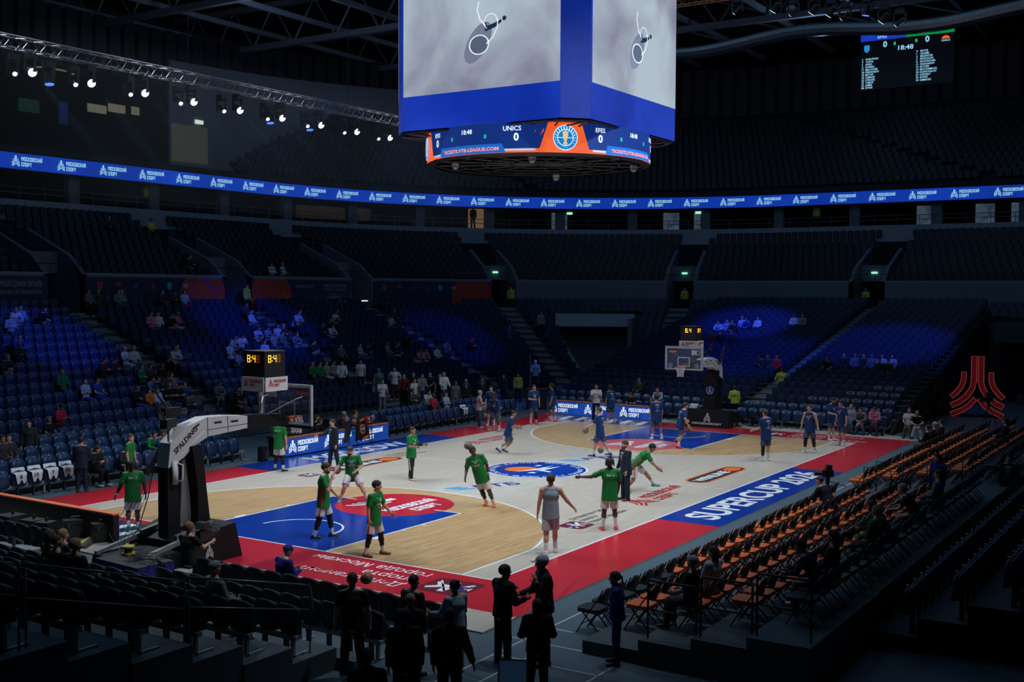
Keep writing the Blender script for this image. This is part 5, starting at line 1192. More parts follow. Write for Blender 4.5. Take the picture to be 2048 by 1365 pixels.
# the nearest 300 in view are single seats, the rest one mass per area
N_SINGLE = 300
p_cl = seat_proto('tribune_seat', m_seat); p_op = seat_proto('tribune_seat', m_seat, True); _first = {id(p_cl): True, id(p_op): True}
def place_seat(pc, po, x, y, z, yaw, lab, grp, cat='seat'):
    pr_ = po if occ(x, y) else pc
    if _first.get(id(pr_)): _first[id(pr_)] = False; o = pr_; o.location = (x, y, z); o.rotation_euler = (0, 0, yaw)
    else: o = dup(pr_, (x, y, z), yaw)
    tag(o, lab, cat, grp); return o
for _, q in vis[:N_SINGLE]: place_seat(p_cl, p_op, *q)
mass = {}
for q in rest+[v[1] for v in vis[N_SINGLE:]]: mass.setdefault(q[5], []).append(q)
for g, L_ in mass.items():
    V = np.zeros((len(L_), len(LV), 3)); F = []
    for k, q in enumerate(L_):
        c, s = math.cos(q[3]), math.sin(q[3])
        V[k, :, 0] = q[0]+LV[:, 0]*c-LV[:, 1]*s; V[k, :, 1] = q[1]+LV[:, 0]*s+LV[:, 1]*c; V[k, :, 2] = q[2]+LV[:, 2]
        o_ = k*len(LV); F += [tuple(i+o_ for i in f) for f in LF]
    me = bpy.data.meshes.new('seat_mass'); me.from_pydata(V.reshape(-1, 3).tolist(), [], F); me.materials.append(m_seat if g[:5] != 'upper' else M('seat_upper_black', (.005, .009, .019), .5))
    tag(put('seat_rows', me), 'massed rows of dark folded seats: '+g, 'seats', None, 'stuff')
# little white seat number tags on the end stand, catching the light
tg = MB()
for g in ('end stand seats', 'tribune seats of the corner block', 'upper tier seats', 'upper bowl seats'):
    for k, q in enumerate(mass.get(g, [])):
        if g.startswith('upper') and (q[1] > 31 or k % 3): continue
        c, s = math.cos(q[3]), math.sin(q[3]); z = q[2]+(.84 if g[0] != 'u' else .36)
        tg.cbox((q[0]-.15*c, q[1]-.15*s, z), (.05, .05, .03) if g[0] != 'u' else (.1, .16, .03))
tag(tg.obj('seat_tags', M('seat_tag_pale', (.6, .58, .6), .4)), 'tiny pale number tags on the massed seats', 'tags', None, 'stuff')

# courtside seats on beams
c_cl = seat_proto('courtside_seat', m_seatc); c_op = seat_proto('courtside_seat', m_seatc, True); _first[id(c_cl)] = True; _first[id(c_op)] = True
m_beam = M('seat_beam_grey', (.30, .33, .35), .45, .4)
def beam(a, b, z, label):
    a = np.array((*a, z), float); b = np.array((*b, z), float); d = b-a; L_ = np.linalg.norm(d); d /= L_; nn = np.array((-d[1], d[0], 0))
    r = empty('seat_beam', a); tag(r, label, 'seat beam', 'grey beams under the seat rows')
    MB().prism([(-.05, .30), (.05, .30), (.05, .37), (-.05, .37)], (0, 0, 0), nn, Z, d*L_).obj('bar', m_beam, r)
    n = max(2, int(L_/1.6)+1)
    for k in range(n):
        p = d*(.1+(L_-.2)*k/(n-1)); MB().cbox((p[0], p[1], .15), (.06, .06, .3)).obj('post', m_beam, r)
        MB().prism([(-.35, 0), (.45, 0), (.45, .03), (-.35, .03)], p-d*.03, nn, Z, d*.06).obj('foot', m_beam, r)
for bi, (x0, x1, nm) in enumerate(((-14.6, -4.2, 'home bench side'), (4.3, 15.2, 'visitor bench side'))):
    for ri, (y, z) in enumerate(((10.35, 0), (11.25, .15), (12.15, .35), (13.05, .55))):
        n = int((x1-x0)/.56)
        if ri >= 2 and bi == 1: continue
        beam((x0, y+.2), (x1, y+.2), z-.03 if ri == 0 else z, 'grey beam under the %s seat row of the %s' % (ordn[ri], nm))
        for k in range(n):
            place_seat(c_cl, c_op, x0+.3+k*.56, y, (z-.035 if ri == 0 else z), -PI/2, 'blue courtside seat with red tag, %s row of the %s' % (ordn[ri], nm), 'courtside seats')
    pf = MB().box((x0-.4, 10.85, -.034), (x1+.3, 11.7, .15)); xe = x1+.3 if bi == 0 else 12.6; pf.box((x0-.4, 11.7, -.034), (xe, 12.6, .35)); pf.box((x0-.4, 12.6, -.034), (xe, 14.4, .55))
    struct(pf.obj('floor_bench_platform', m_step), 'low stepped platform behind the %s' % nm)
for ri in (0, 1):
    x, z = end_row(ri); beam((x+.2, -7.9), (x+.2, 9.9), z-.03, 'grey beam under the %s row behind the far baseline' % ordn[ri])
    for y in np.arange(-7.7, 9.8, .56):
        if -.9 < y < .6: continue
        place_seat(c_cl, c_op, x, y, max(-.035, z-.035), PI, 'blue seat with white tag, %s row behind the far baseline' % ordn[ri], 'seats behind the far baseline')
# near-left end rows, seen from behind
l_cl = seat_proto('end_row_seat', m_seatk, False, False); l_op = seat_proto('end_row_seat', m_seatk, True, False); _first[id(l_cl)] = True; _first[id(l_op)] = True
LROWS = [(-18.4, 0), (-19.45, 0), (-21.0, .35), (-22.05, .65), (-23.1, .95), (-24.15, 1.25), (-25.2, 1.55), (-26.25, 1.85), (-27.3, 2.15), (-28.35, 2.45)]
for ri, (x, z) in enumerate(LROWS):
    spans = ((-9.75, -3.2), (1.5, 9.3)) if ri == 0 else (((-8.75, -3.1), (1.7, 9.3)) if ri == 1 else ((-8.2, 4.5-.0*ri),))
    for (y0, y1) in spans:
        beam((x-.2, y0-.15), (x-.2, y1), z-(.03 if z == 0 else 0), 'grey beam under near end seats, %s row, %s' % (ordn[ri], 'by the corner' if y0 < -3 else 'by the board'))
        for y in np.arange(y0+.1, y1, .495):
            pj = project((x, y, z+.7))
            if pj is None or pj[0] < -60 or pj[1] > 1480: continue
            place_seat(l_cl, l_op, x, y, z-(.035 if z == 0 else 0), 0, 'black-blue seat back seen from behind, %s row of the near end' % ordn[ri], 'near end seats')
m_plat = M('platform_grey_top', (.055, .075, .09), .6, noise=(2, .15))
for ri in range(2, 10):
    x, z = LROWS[ri]; x1 = x+.53 if ri > 2 else x+.6
    struct(MB().box((x-.53, -8.5-(.05 if ri % 2 else 0), -.035), (x1, 6, z)).obj('floor_near_platform_%d' % (ri-1), m_plat), 'dark step of the near end seating platform')
struct(MB().box((-20.4, -8.9, .0), (-20.0, -2.5, .17)).obj('floor_near_step', m_plat), 'low grey front step of the near end platform')
# rails across the near rows
def rail(name, P, r, label, posts=(), z0=0., grp='black hand rails', mat=None):
    o = empty(name, P[0]); tag(o, label, 'rail', grp); P0 = np.array(P[0], float)
    MB().tube([np.array(p)-P0 for p in P], r, 6).obj('hand_rail', mat or m_railk, o, True)
    for p in posts: q = np.array(p[:3], float)-P0; MB().cyl(q, (q[0], q[1], p[3]-P0[2]), r*.9, n=6).obj('post', mat or m_railk, o)
    return o
m_rail3 = M('rail_steel_dim', (.2, .22, .24), .35, .7)
for k, (xa, za, xb, zb) in enumerate(((-20.9, 1.55, -23.5, 2.2), (-23.6, 2.2, -26.2, 2.95), (-26.3, 3.0, -28.6, 3.7))):
    y = -8.35
    rail('hand_rail', [(xa+.1, y, za-.5), (xa, y, za-.05), (xa-.12, y, za), (xb, y, zb)], .016, 'thin steel hand rail on the near steps, %s from the court' % ordn[k].replace('front', 'first'), ((xa, y, za, .3+.3*k*2.5-.0), (xb, y, zb, .9+.75*k)), mat=m_rail3)
    rail('hand_rail', [(xa, y, za-.45), (xb, y, zb-.45)], .013, 'lower bar of the %s steel hand rail on the near steps' % ordn[k].replace('front', 'first'), mat=m_rail3)

# ================================================================== FOLDING CHAIRS
m_org2 = M('chair_orange_vinyl', (.72, .15, .03), .45)
m_blk2 = M('chair_black_vinyl', (.02, .028, .034), .4)
m_tubk = M('chair_black_tube', (.012, .012, .013), .4, .4)
def fold_proto(col):
    r = empty('folding_chair')
    MB().prism(rrect(.48, .47, .09, 3), (.03, 0, .42), X, Y, (0, 0, .075)).obj('seat', col, r)
    bk = MB().add(*seat_grid(4, 3, .43, .42, .58, .90, -.235, .06, .03, .012, .1, .06)).obj('backrest', m_blk2, r, True)
    MB().add(*seat_grid(4, 3, .42, .41, .59, .893, -.217, .06, .03, .018, .1, .06)).obj('back_pad', col, bk, True)
    for sy in (-1, 1):
        MB().tube([(.27, sy*.21, 0), (.0, sy*.225, .42), (-.22, sy*.225, .72), (-.30, sy*.2, .89)], .014, 5).obj('front_leg', m_tubk, r)
        MB().tube([(-.27, sy*.19, 0), (.16, sy*.19, .43)], .014, 5).obj('rear_leg', m_tubk, r)
    MB().tube([(.13, -.21, .2), (.13, .21, .2)], .01, 4).obj('stretcher', m_tubk, r)
    return r
f_o = fold_proto(m_org2); f_b = fold_proto(m_blk2); _first[id(f_o)] = True; _first[id(f_b)] = True
FROWS = [(-11.15, -.035), (-12.2, .2), (-13.25, .4), (-14.25, .6), (-15.25, .8)]
blkn = ['near block', 'middle block', 'far block']
fc = 0
for ri, (y, z) in enumerate(FROWS):
    for bi, (x0, x1) in enumerate(((-16.05, -8.2), (-7.55, -1.6), (1.65, 16.5))):
        if ri == 4 and bi == 2: x1 = 6
        n = int((x1-x0)/.59)+1
        for k in range(n):
            black = (ri == 0 and bi == 0 and k < 6) or ri == 4  # back row: shade of unlit chairs put into black vinyl
            pr_ = f_b if black else f_o; x = x0+k*.59
            lab = '%s folding chair, %s row of the %s' % ('black' if black else 'orange padded', ordn[ri], blkn[bi])
            if k == 0: lab += ', first by the aisle'
            if _first[id(pr_)]: _first[id(pr_)] = False; o = pr_; o.location = (x, y, z); o.rotation_euler = (0, 0, PI/2+rnd.uniform(-.05, .05))
            else: o = dup(pr_, (x+rnd.uniform(-.015, .015), y+rnd.uniform(-.02, .02), z), PI/2+rnd.uniform(-.06, .06))
            tag(o, lab, 'chair', 'folding chairs along the near side'); fc += 1
for ri in range(1, 5):
    y, z = FROWS[ri]; struct(MB().box((-17.25-.02*ri, y-.53, -.035), (17.5, y+(.55 if ri > 1 else .62), z)).obj('floor_chair_platform_%d' % ri, m_plat), 'long grey platform step carrying folding chairs')
for ri in (2, 3, 4):   # guard rails at the near end of the platforms
    y, z = FROWS[ri]; x = -17.05; zf = z
    rail('guard_rail', [(x, y+.48, zf), (x, y+.48, zf+.98), (x, y+.44, zf+1.02), (x, y-.40, zf+1.02), (x, y-.44, zf+.98), (x, y-.44, zf)], .022, 'black guard rail at the near end of the %s chair platform' % ordn[ri-1].replace('front', 'first'), (), grp='guard rails of the chair platforms')
    rail('guard_rail', [(x, y+.48, zf+.5), (x, y-.44, zf+.5)], .016, 'middle bar of the guard rail on the %s chair platform' % ordn[ri-1].replace('front', 'first'), grp='guard rails of the chair platforms')
for bi, x in enumerate((-.1, 1.3)):
    for ri in (1, 2, 3):
        y, z = FROWS[ri]; rail('guard_rail', [(x, y+.4, z), (x, y+.4, z+.95), (x, y-.4, z+.95), (x, y-.4, z)], .02, 'black aisle rail on the %s chair platform, %s side' % (ordn[ri-1].replace('front', 'first'), ('left', 'right')[bi]), grp='aisle rails between the chair blocks')
# fence behind the folding chairs: panels with vertical bars
for k in range(13):
    x0 = -14.2+2.05*k; r = empty('crowd_barrier', (x0, -16.0, -.035)); tag(r, 'black barred crowd barrier behind the chairs, number %s from the near end' % (ords+['eleventh', 'twelfth', 'thirteenth'])[k], 'barrier', 'barriers behind the folding chairs')
    MB().tube([(0, 0, 0), (0, 0, 1.0), (.06, 0, 1.08), (1.9, 0, 1.08), (1.96, 0, 1.0), (1.96, 0, 0)], .022, 6).obj('frame', m_railk, r, True)
    b = MB()
    for j in range(1, 14): MB().cyl((j*.14, 0, .12), (j*.14, 0, 1.06), .008, n=4).obj('bar', m_railk, r)
    MB().tube([(0, 0, .12), (1.96, 0, .12)], .016, 5).obj('bottom_bar', m_railk, r)
    for x in (.1, 1.86): MB().box((x-.03, -.25, 0), (x+.03, .25, .03)).obj('foot', m_railk, r)

# ================================================================== STAIRS, RAILS, BANNERS, SUITES
stp = {}
def stair_step(w_, d_, h_):
    k = (round(w_, 2), round(d_, 2), round(h_, 2))
    if k not in stp: stp[k] = MB().box((-d_/2, -w_/2, 0), (d_/2, w_/2, h_)).mesh('stair_step', m_stair)
    return stp[k]
for k, s in enumerate(PORT):
    if k == 7: continue
    p, nn = at_s(T8, s); an = math.atan2(nn[1], nn[0]); r = struct(empty('floor_stairs_%d' % (k+1)), 'concrete aisle stairs down from a portal')
    if k == 6:
        for j in range(2, 28):
            x, z = end_row(j)
            for h in (0, 1):
                if h == 0: put('stair_step', stair_step(1.3, .42, .06), r, (x-.22, -1.05, z))
                else: put('stair_step', stair_step(1.3, .42, .14), r, (x+.21, -1.05, z))
        continue
    for j in range(5 if k == 5 else 0, 14):
        d, z = low_row(j); q = p+nn*(d-8.0+.1)
        put('stair_step', stair_step(1.35, .4, .07), r, (q[0]+nn[0]*.1, q[1]+nn[1]*.1, z), an); q2 = q-nn*.42
        put('stair_step', stair_step(1.35, .4, .19), r, (q2[0]+nn[0]*.1, q2[1]+nn[1]*.1, z), an)
# tunnel mouth in the far corner: header, dark opening, side wall
def radial_wall(name, ang, r0, r1, z0, z1, mat, lab, th=.25):
    t = R(ang); e = np.array((math.cos(t), math.sin(t), 0)); n_ = np.array((-math.sin(t), math.cos(t), 0))
    return struct(MB().prism([(r0, z0), (r1, z0), (r1, z1), (r0, z1 if r0 > 11 else z0+.9)], (22, 8, 0), e, Z, n_*th).obj(name, mat), lab)
radial_wall('wall_tunnel_left', TUN1-.6, 8.2, 20, -.03, 4.6, m_wall, 'grey left side wall of the corner tunnel')
radial_wall('wall_tunnel_right', TUN0, 12.0, 20, -.03, 4.6, m_wall, 'grey right side wall of the corner tunnel')
def chord(a0, a1, r0, z0, z1, name, mat, lab, th, back=0.):
    p0 = np.array((22+r0*math.cos(R(a0)), 8+r0*math.sin(R(a0)), 0)); p1 = np.array((22+r0*math.cos(R(a1)), 8+r0*math.sin(R(a1)), 0)); d = p1-p0; L_ = np.linalg.norm(d); d /= L_; n_ = np.array((d[1], -d[0], 0))
    if n_.dot(p0-np.array((22, 8, 0))) < 0: n_ = -n_
    return struct(MB().prism([(0, z0), (L_, z0), (L_, z1), (0, z1)], p0, d, Z, n_*th).obj(name, mat), lab)
chord(TUN0, TUN1, 17.1, 3.95, 4.85, 'wall_tunnel_header', M('header_pale', (.36, .41, .46), .6), 'pale concrete lintel over the corner tunnel', .5)
chord(TUN0, TUN1, 17.6, 3.9, 4.2, 'ceiling_tunnel', m_step, 'dark soffit inside the corner tunnel', 2.4)
chord(TUN0, TUN1, 19.6, -.03, 4.0, 'wall_tunnel_back', M('tunnel_grey', (.16, .18, .2), .7), 'grey back wall of the corner tunnel', .2)
chord(32.5, 37.5, 19.5, 0, 2.4, 'door_2', m_dark, 'dark louvred door in the corner tunnel', .06)
tm = MB(); tm.prism([(-16.2, 3.6), (-9.0, 3.6), (-9.0, 4.6), (-16.2, 4.6)], (36.9, 0, 0), Y, Z, (2.5, 0, 0)); struct(tm.obj('wall_tunnel_header_near', m_step), 'dark lintel over the second tunnel')
struct(MB().box((38.8, -18, -.03), (39.0, -9, 4.0)).obj('wall_tunnel_back_near', m_dark), 'black back of the second tunnel')
# side cheeks of the end block
struct(MB().prism([(17.5, 0), (40.9, 0), (40.9, 5.0), (22, 1.25), (18.9, .55)], (0, -7.98, -.03), X, Z, (0, -.1, 0)).obj('wall_end_cheek', m_dark), 'black side of the end seating block')
# rails along the front of the upper tier and on the balcony
def ring_rail(d, z, h, name, label, mat, s0=0, s1=None, bars=(1.0,), post=1.6):
    tab = ring_s(d, 40); s1 = s1 or tab[-1][0]; P = [at_s(tab, s)[0] for s in np.arange(s0, s1, 1.2)]
    o = empty(name); tag(o, label, 'rail')
    mb = MB()
    for b_ in bars: mb.tube([(q[0], q[1], z+h*b_) for q in P], .025, 4)
    mb.obj('hand_rail', mat, o); mb = MB()
    for s in np.arange(s0, s1, post): q, _ = at_s(tab, s); mb.cyl((q[0], q[1], z), (q[0], q[1], z+h), .022, n=4)
    tag(mb.obj('rail_posts', mat, o), None, None, None, 'stuff')
ring_rail(-.05, 11.4, .7, 'balcony_rail', 'thin pale rail on the suite balcony round the bowl', m_rail, 10, None, (1.0, .55))
ring_rail(7.75, 7.2, .5, 'tier_rail', 'black rail along the front of the upper tier', m_railk)
ring_rail(20.5, 0, .9, 'bowl_front_rail', 'black rail in front of the lower tier', m_railk, 0, 58, (1.0, .5), 2.0)
# suite columns, lit bar, screens and partitions
m_col = M('column_grey', (.13, .16, .2), .7)
TS = ring_s(-.6)
for k, s in enumerate(np.arange(25.5, TS[-1][0]-15, 5.85)):
    p, nn = at_s(TS, s); struct(MB().cbox((0, 0, 12.2), (.5, .75, 1.7)).obj('column_%d' % (k+1), m_col, None, False, (p[0], p[1], 0), math.atan2(nn[1], nn[0])), 'grey square column of the suite balcony')
TS3 = ring_s(-3.2)
def suite_panel(pt, w_, z0, z1, mat, name, label, cat, dep=-3.3):
    tab = ring_s(dep); s = s_of(tab, pt); p, nn = at_s(tab, s)
    o = MB().prism([(-w_/2, z0), (w_/2, z0), (w_/2, z1), (-w_/2, z1)], (0, 0, 0), Y, Z, (.06, 0, 0)).obj(name, mat, None, False, (p[0], p[1], 0), math.atan2(nn[1], nn[0]))
    return tag(o, label, cat)
led_suite = led_mat('suite_screen', (.06, .11, .2), (.22, .3, .42), 1.2, .22)
suite_panel((31.5, 37.5), 6.5, 11.9, 12.85, M('bar_glow', (.10, .07, .05), .6, emis=.10, ecol=(.30, .2, .13), noise=(1.5, .6)), 'bar_wall', 'dim warm lit bar wall behind the suite balcony', 'wall')
suite_panel((41.3, 31.3), 1.8, 11.4, 13.0, M('doorway_glow', (.30, .17, .08), .6, emis=.26, ecol=(.42, .24, .12)), 'lit_doorway', 'warm lit doorway on the suite level', 'doorway', -1.2)
scr_ = 0
for pt in ((46.5, 26.5), (52.0, 18.7), (52.8, 16.2), (54, -1.5), (54, -5.6), (53.8, -8.0)):
    suite_panel(pt, 1.3, 11.5, 12.9, led_suite, 'suite_screen', 'small lit screen inside a suite, %s from the left' % ords[scr_], 'screen', -2.4); scr_ += 1
for j, (pt, z) in enumerate((((45.5, 25.0), 12.72), ((50.4, 15.6), 12.75))):
    suite_panel(pt, .45, z-.1, z+.1, m_exit, 'exit_sign', 'lit green exit sign on the suite balcony, %s of two' % ('left', 'right')[j], 'exit sign', -.35)
for j, (pt, z) in enumerate((((56.5, 17), 17.6), ((60.5, 4.0), 18.6), ((61, -12.5), 19.6))):
    suite_panel(pt, .55, z-.12, z+.12, m_exit, 'exit_sign', 'lit green exit sign high in the upper bowl, %s of three' % ('left', 'middle', 'right')[j], 'exit sign', -9+j*-.6)
    tab = ring_s(-9.3); s = s_of(tab, pt); p, nn = at_s(tab, s)
    struct(MB().prism([(-1.3, -2.6), (1.3, -2.6), (1.3, .3), (.8, .7), (-.8, .7), (-1.3, .3)], (0, 0, z), Y, Z, (-1.6, 0, 0)).obj('wall_vomitory_%d' % (j+1), M('vomitory_grey', (.06, .07, .085), .8), None, False, (p[0]-nn[0]*.35, p[1]-nn[1]*.35, 0), math.atan2(nn[1], nn[0])), 'grey vomitory hood in the upper bowl')
# wall banners on the parapet blocks
m_ban = M('banner_navy', (.012, .022, .06), .6, noise=(1.5, .3))
m_banr = M('banner_orange', (.42, .045, .015), .6)
m_banw = M('banner_print_pale', (.28, .32, .38), .6)
m_banb = M('banner_print_blue', (.02, .05, .3), .6)
def banner(s0, s1, orange, label, lines=(), crests=0):
    n = 1; p0, nn = at_s(T8, s0); p1, _ = at_s(T8, s1); d = np.array((*(p1-p0), 0.)); L_ = np.linalg.norm(d); d /= L_; nn = np.array((d[1], -d[0], 0)); 
    r = empty('banner', (p0[0]+nn[0]*.06, p0[1]+nn[1]*.06, 5.35)); tag(r, label, 'banner', 'banners on the parapet walls'); H_ = 1.72
    MB().prism([(0, 0), (L_, 0), (L_, H_), (0, H_)], (0, 0, 0), d, Z, -nn*.03).obj('cloth', m_ban, r)
    if orange:
        cx = L_-1.6 if orange > 0 else 1.6; P = [(cx+1.75*math.cos(t), .55+1.75*math.sin(t)) for t in np.linspace(0, 2*PI, 40)]; P = [(min(L_, max(0, x)), min(H_, max(0, y))) for x, y in P]
        MB().flat([P], nn*.006, d, Z).obj('orange_ball', m_banr, r)
        q = stroke([(cx-1.3, 0), (cx-.6, H_)], .05)+stroke([(cx-.6, 0), (cx-.3, .22), (cx+.4, .25), (cx+.7, 0)], .05)+stroke([(cx+.1, H_), (cx+.9, .9)], .09)
        MB().flat([[(min(L_, max(0, x)), y) for x, y in w] for w in q], nn*.01, d, Z).obj('ball_seam', m_banb, r)
    for (s, x, z, h, w_) in lines:
        mb = MB(); text(mb, s, d*(x*L_)+Z*z+nn*.01, d, Z, h, w_, .01); mb.obj('banner_lettering', m_banw, r)
    for k in range(crests):
        cx = .9+1.12*k; mb = MB()
        sh = ([(-.17, .2), (.17, .2), (.17, -.08), (0, -.26), (-.17, -.08)], [(.2*math.cos(t), .2*math.sin(t)) for t in np.linspace(0, PI, 12)], [(-.25, -.1), (.1, -.12), (.25, .2), (-.1, .08)], [(-.16, -.22), (0, .26), (.16, -.22), (.08, -.22), (0, .02), (-.08, -.22)], [(-.15, .2), (.15, .2), (.15, -.1), (0, -.24), (-.15, -.1)], [(-.25, .06), (0, .14), (.25, .06), (0, -.16)])[k % 6]
        mb.flat([[(cx+x, 1.28+y) for x, y in sh]], nn*.01, d, Z); mb.obj('crest', (m_ink, m_banr, m_banb, m_ink, m_lblue, m_banw)[k % 6], r)
banner(PORT[0]+PW+.1, PORT[1]-PW-.1, 0, 'navy banner with white title lettering left of the first portal', (('СУПЕРКУБОК ЕДИНОЙ ЛИГИ ВТБ', .70, 1.2, .26, 2.7), ('НА КУБОК ИМ. А.Я. ГОМЕЛЬСКОГО', .70, .86, .17, 2.7)))
banner(PORT[1]+PW+.1, PORT[2]-PW-.1, 1, 'navy banner with six small crests and orange ball at its right end', (), 6)
banner(PORT[2]+PW+.1, PORT[3]-PW-.1, -1, 'navy banner with orange ball at its left end and sponsor names', (('МОСКОВСКИЙ СПОРТ', .42, 1.25, .16, 1.6), ('СУПЕРКУБОК ЕДИНОЙ ЛИГИ ВТБ', .7, 1.3, .16, 2.2), ('НА КУБОК ИМ. А.Я. ГОМЕЛЬСКОГО', .7, 1.08, .11, 2.2)))
banner(PORT[3]+PW+.1, PORT[4]-PW-.1, 1, 'navy banner with crests and orange ball beside the corner portal', (), 6)
# pale light bars in front of the sponsor banner
for k in range(4):
    x = 16.3+2.2*k; tag(MB().cbox((0, 0, 0), (1.0, .06, .06)).obj('light_bar', M('light_bar_lit', (.3, .5, 1.0), .4, emis=(.5, .8, 1.2, 2.2)[k]) if k < 2 else M('light_bar_white', (.8, .9, 1.0), .4, emis=1.6), None, False, (x, 27.6, 5.75)), 'lit blue-white light bar below the sponsor banner, %s from left' % ords[k], 'light bar', 'light bars below the sponsor banner')
# red sculpture of the emblem in the right tunnel
rs = empty('emblem_sculpture', (28.3, -9.75, .02), -PI/2+R(8)); tag(rs, 'tall red three stroke emblem sculpture with glowing edges', 'sculpture')
m_rs = M('sculpture_red_glow', (.42, .012, .018), .45, emis=.07, ecol=(.6, .02, .03)); m_re = M('sculpture_edge_light', (.8, .25, .2), .4, emis=.16)  # faint glow put into the red fill to brighten it
hh = 3.15; asp = 1.05
for sg in (1, -1):
    for nm, pth, ww in (('centre_stroke', _EA, .22), ('outer_stroke', _EB, .2), ('inner_stroke', _EC, .2)):
        Q = stroke([(sg*x/2.6*asp, y/2.6) for x, y in pth], ww/2.6)
        lo = [q[0] for q in Q]+[Q[-1][1]]; hi = [q[3] for q in Q]+[Q[-1][2]]; outl = [(a*hh, b*hh) for a, b in lo+hi[::-1]]
        st_ = MB().prism(outl, (0, 0, 0), X, Z, (0, .35, 0)).obj(nm, m_rs, rs)
        MB().tube([(a, -.015, b) for a, b in outl], .014, 4, True).obj('edge_light', m_re, st_)
MB().box((-1.3, .0, -.02), (1.3, .4, .05)).obj('plinth', m_case, rs)
# ================================================================== FIGURES
def nrm(v): v = np.array(v, float); return v/(np.linalg.norm(v)+1e-12)
def smin(a, b, k):
    h = np.clip(.5+.5*(b-a)/k, 0, 1); return b*(1-h)+a*h-k*h*(1-h)
# primitives: ('c', a, b, ra, rb, flat) tapered capsule; ('e', a, b, (wa,da), (wb,db), lateral, forward) flattened column; ('o', c, (rx,ry,rz), axes) ellipsoid
def p_eval(pr, P):
    if pr[0] == 'c':
        _, a, b, ra, rb, flat = pr; d = b-a; L2 = d.dot(d)+1e-12; q = P-a; t = np.clip(q@d/L2, 0, 1)
        r = np.linalg.norm(q-t[..., None]*d, axis=-1)-(ra+(rb-ra)*t)
        if flat:
            u = d/math.sqrt(L2); r = np.maximum(r, (P-b)@u)
            if flat > 1: r = np.maximum(r, (a-P)@u)
        return r
    if pr[0] == 'e':
        _, a, b, wa, wb, lat, fw = pr; d = b-a; L2 = d.dot(d)+1e-12; q = P-a; tt = q@d/L2; t = np.clip(tt, 0, 1)
        w = wa[0]+(wb[0]-wa[0])*t; dp = wa[1]+(wb[1]-wa[1])*t; o = (tt-t)*math.sqrt(L2)
        x = q-t[..., None]*d
        k = np.sqrt((x@lat/w)**2+(x@fw/dp)**2+(o/np.minimum(w, dp))**2); return (k-1)*np.minimum(w, dp)
    _, c, r, A = pr; q = (P-c)@A.T/np.array(r); return (np.linalg.norm(q, axis=-1)-1)*min(r)
def p_box(pr):
    if pr[0] == 'c': m = max(pr[3], pr[4]); a, b = pr[1], pr[2]
    elif pr[0] == 'e': m = max(*pr[3], *pr[4]); a, b = pr[1], pr[2]
    else: m = max(pr[2]); a = b = pr[1]
    return np.minimum(a, b)-m, np.maximum(a, b)+m
def f_eval(prims, k, cuts, P):
    F = np.full(P.shape[:-1], 1.0)
    for pr in prims: F = smin(F, p_eval(pr, P), k)
    for n, o in cuts: F = np.maximum(F, (P-o)@n)
    return F
_CE = [((0,0,0),0),((0,1,0),0),((0,0,1),0),((0,1,1),0),((0,0,0),1),((1,0,0),1),((0,0,1),1),((1,0,1),1),((0,0,0),2),((1,0,0),2),((0,1,0),2),((1,1,0),2)]
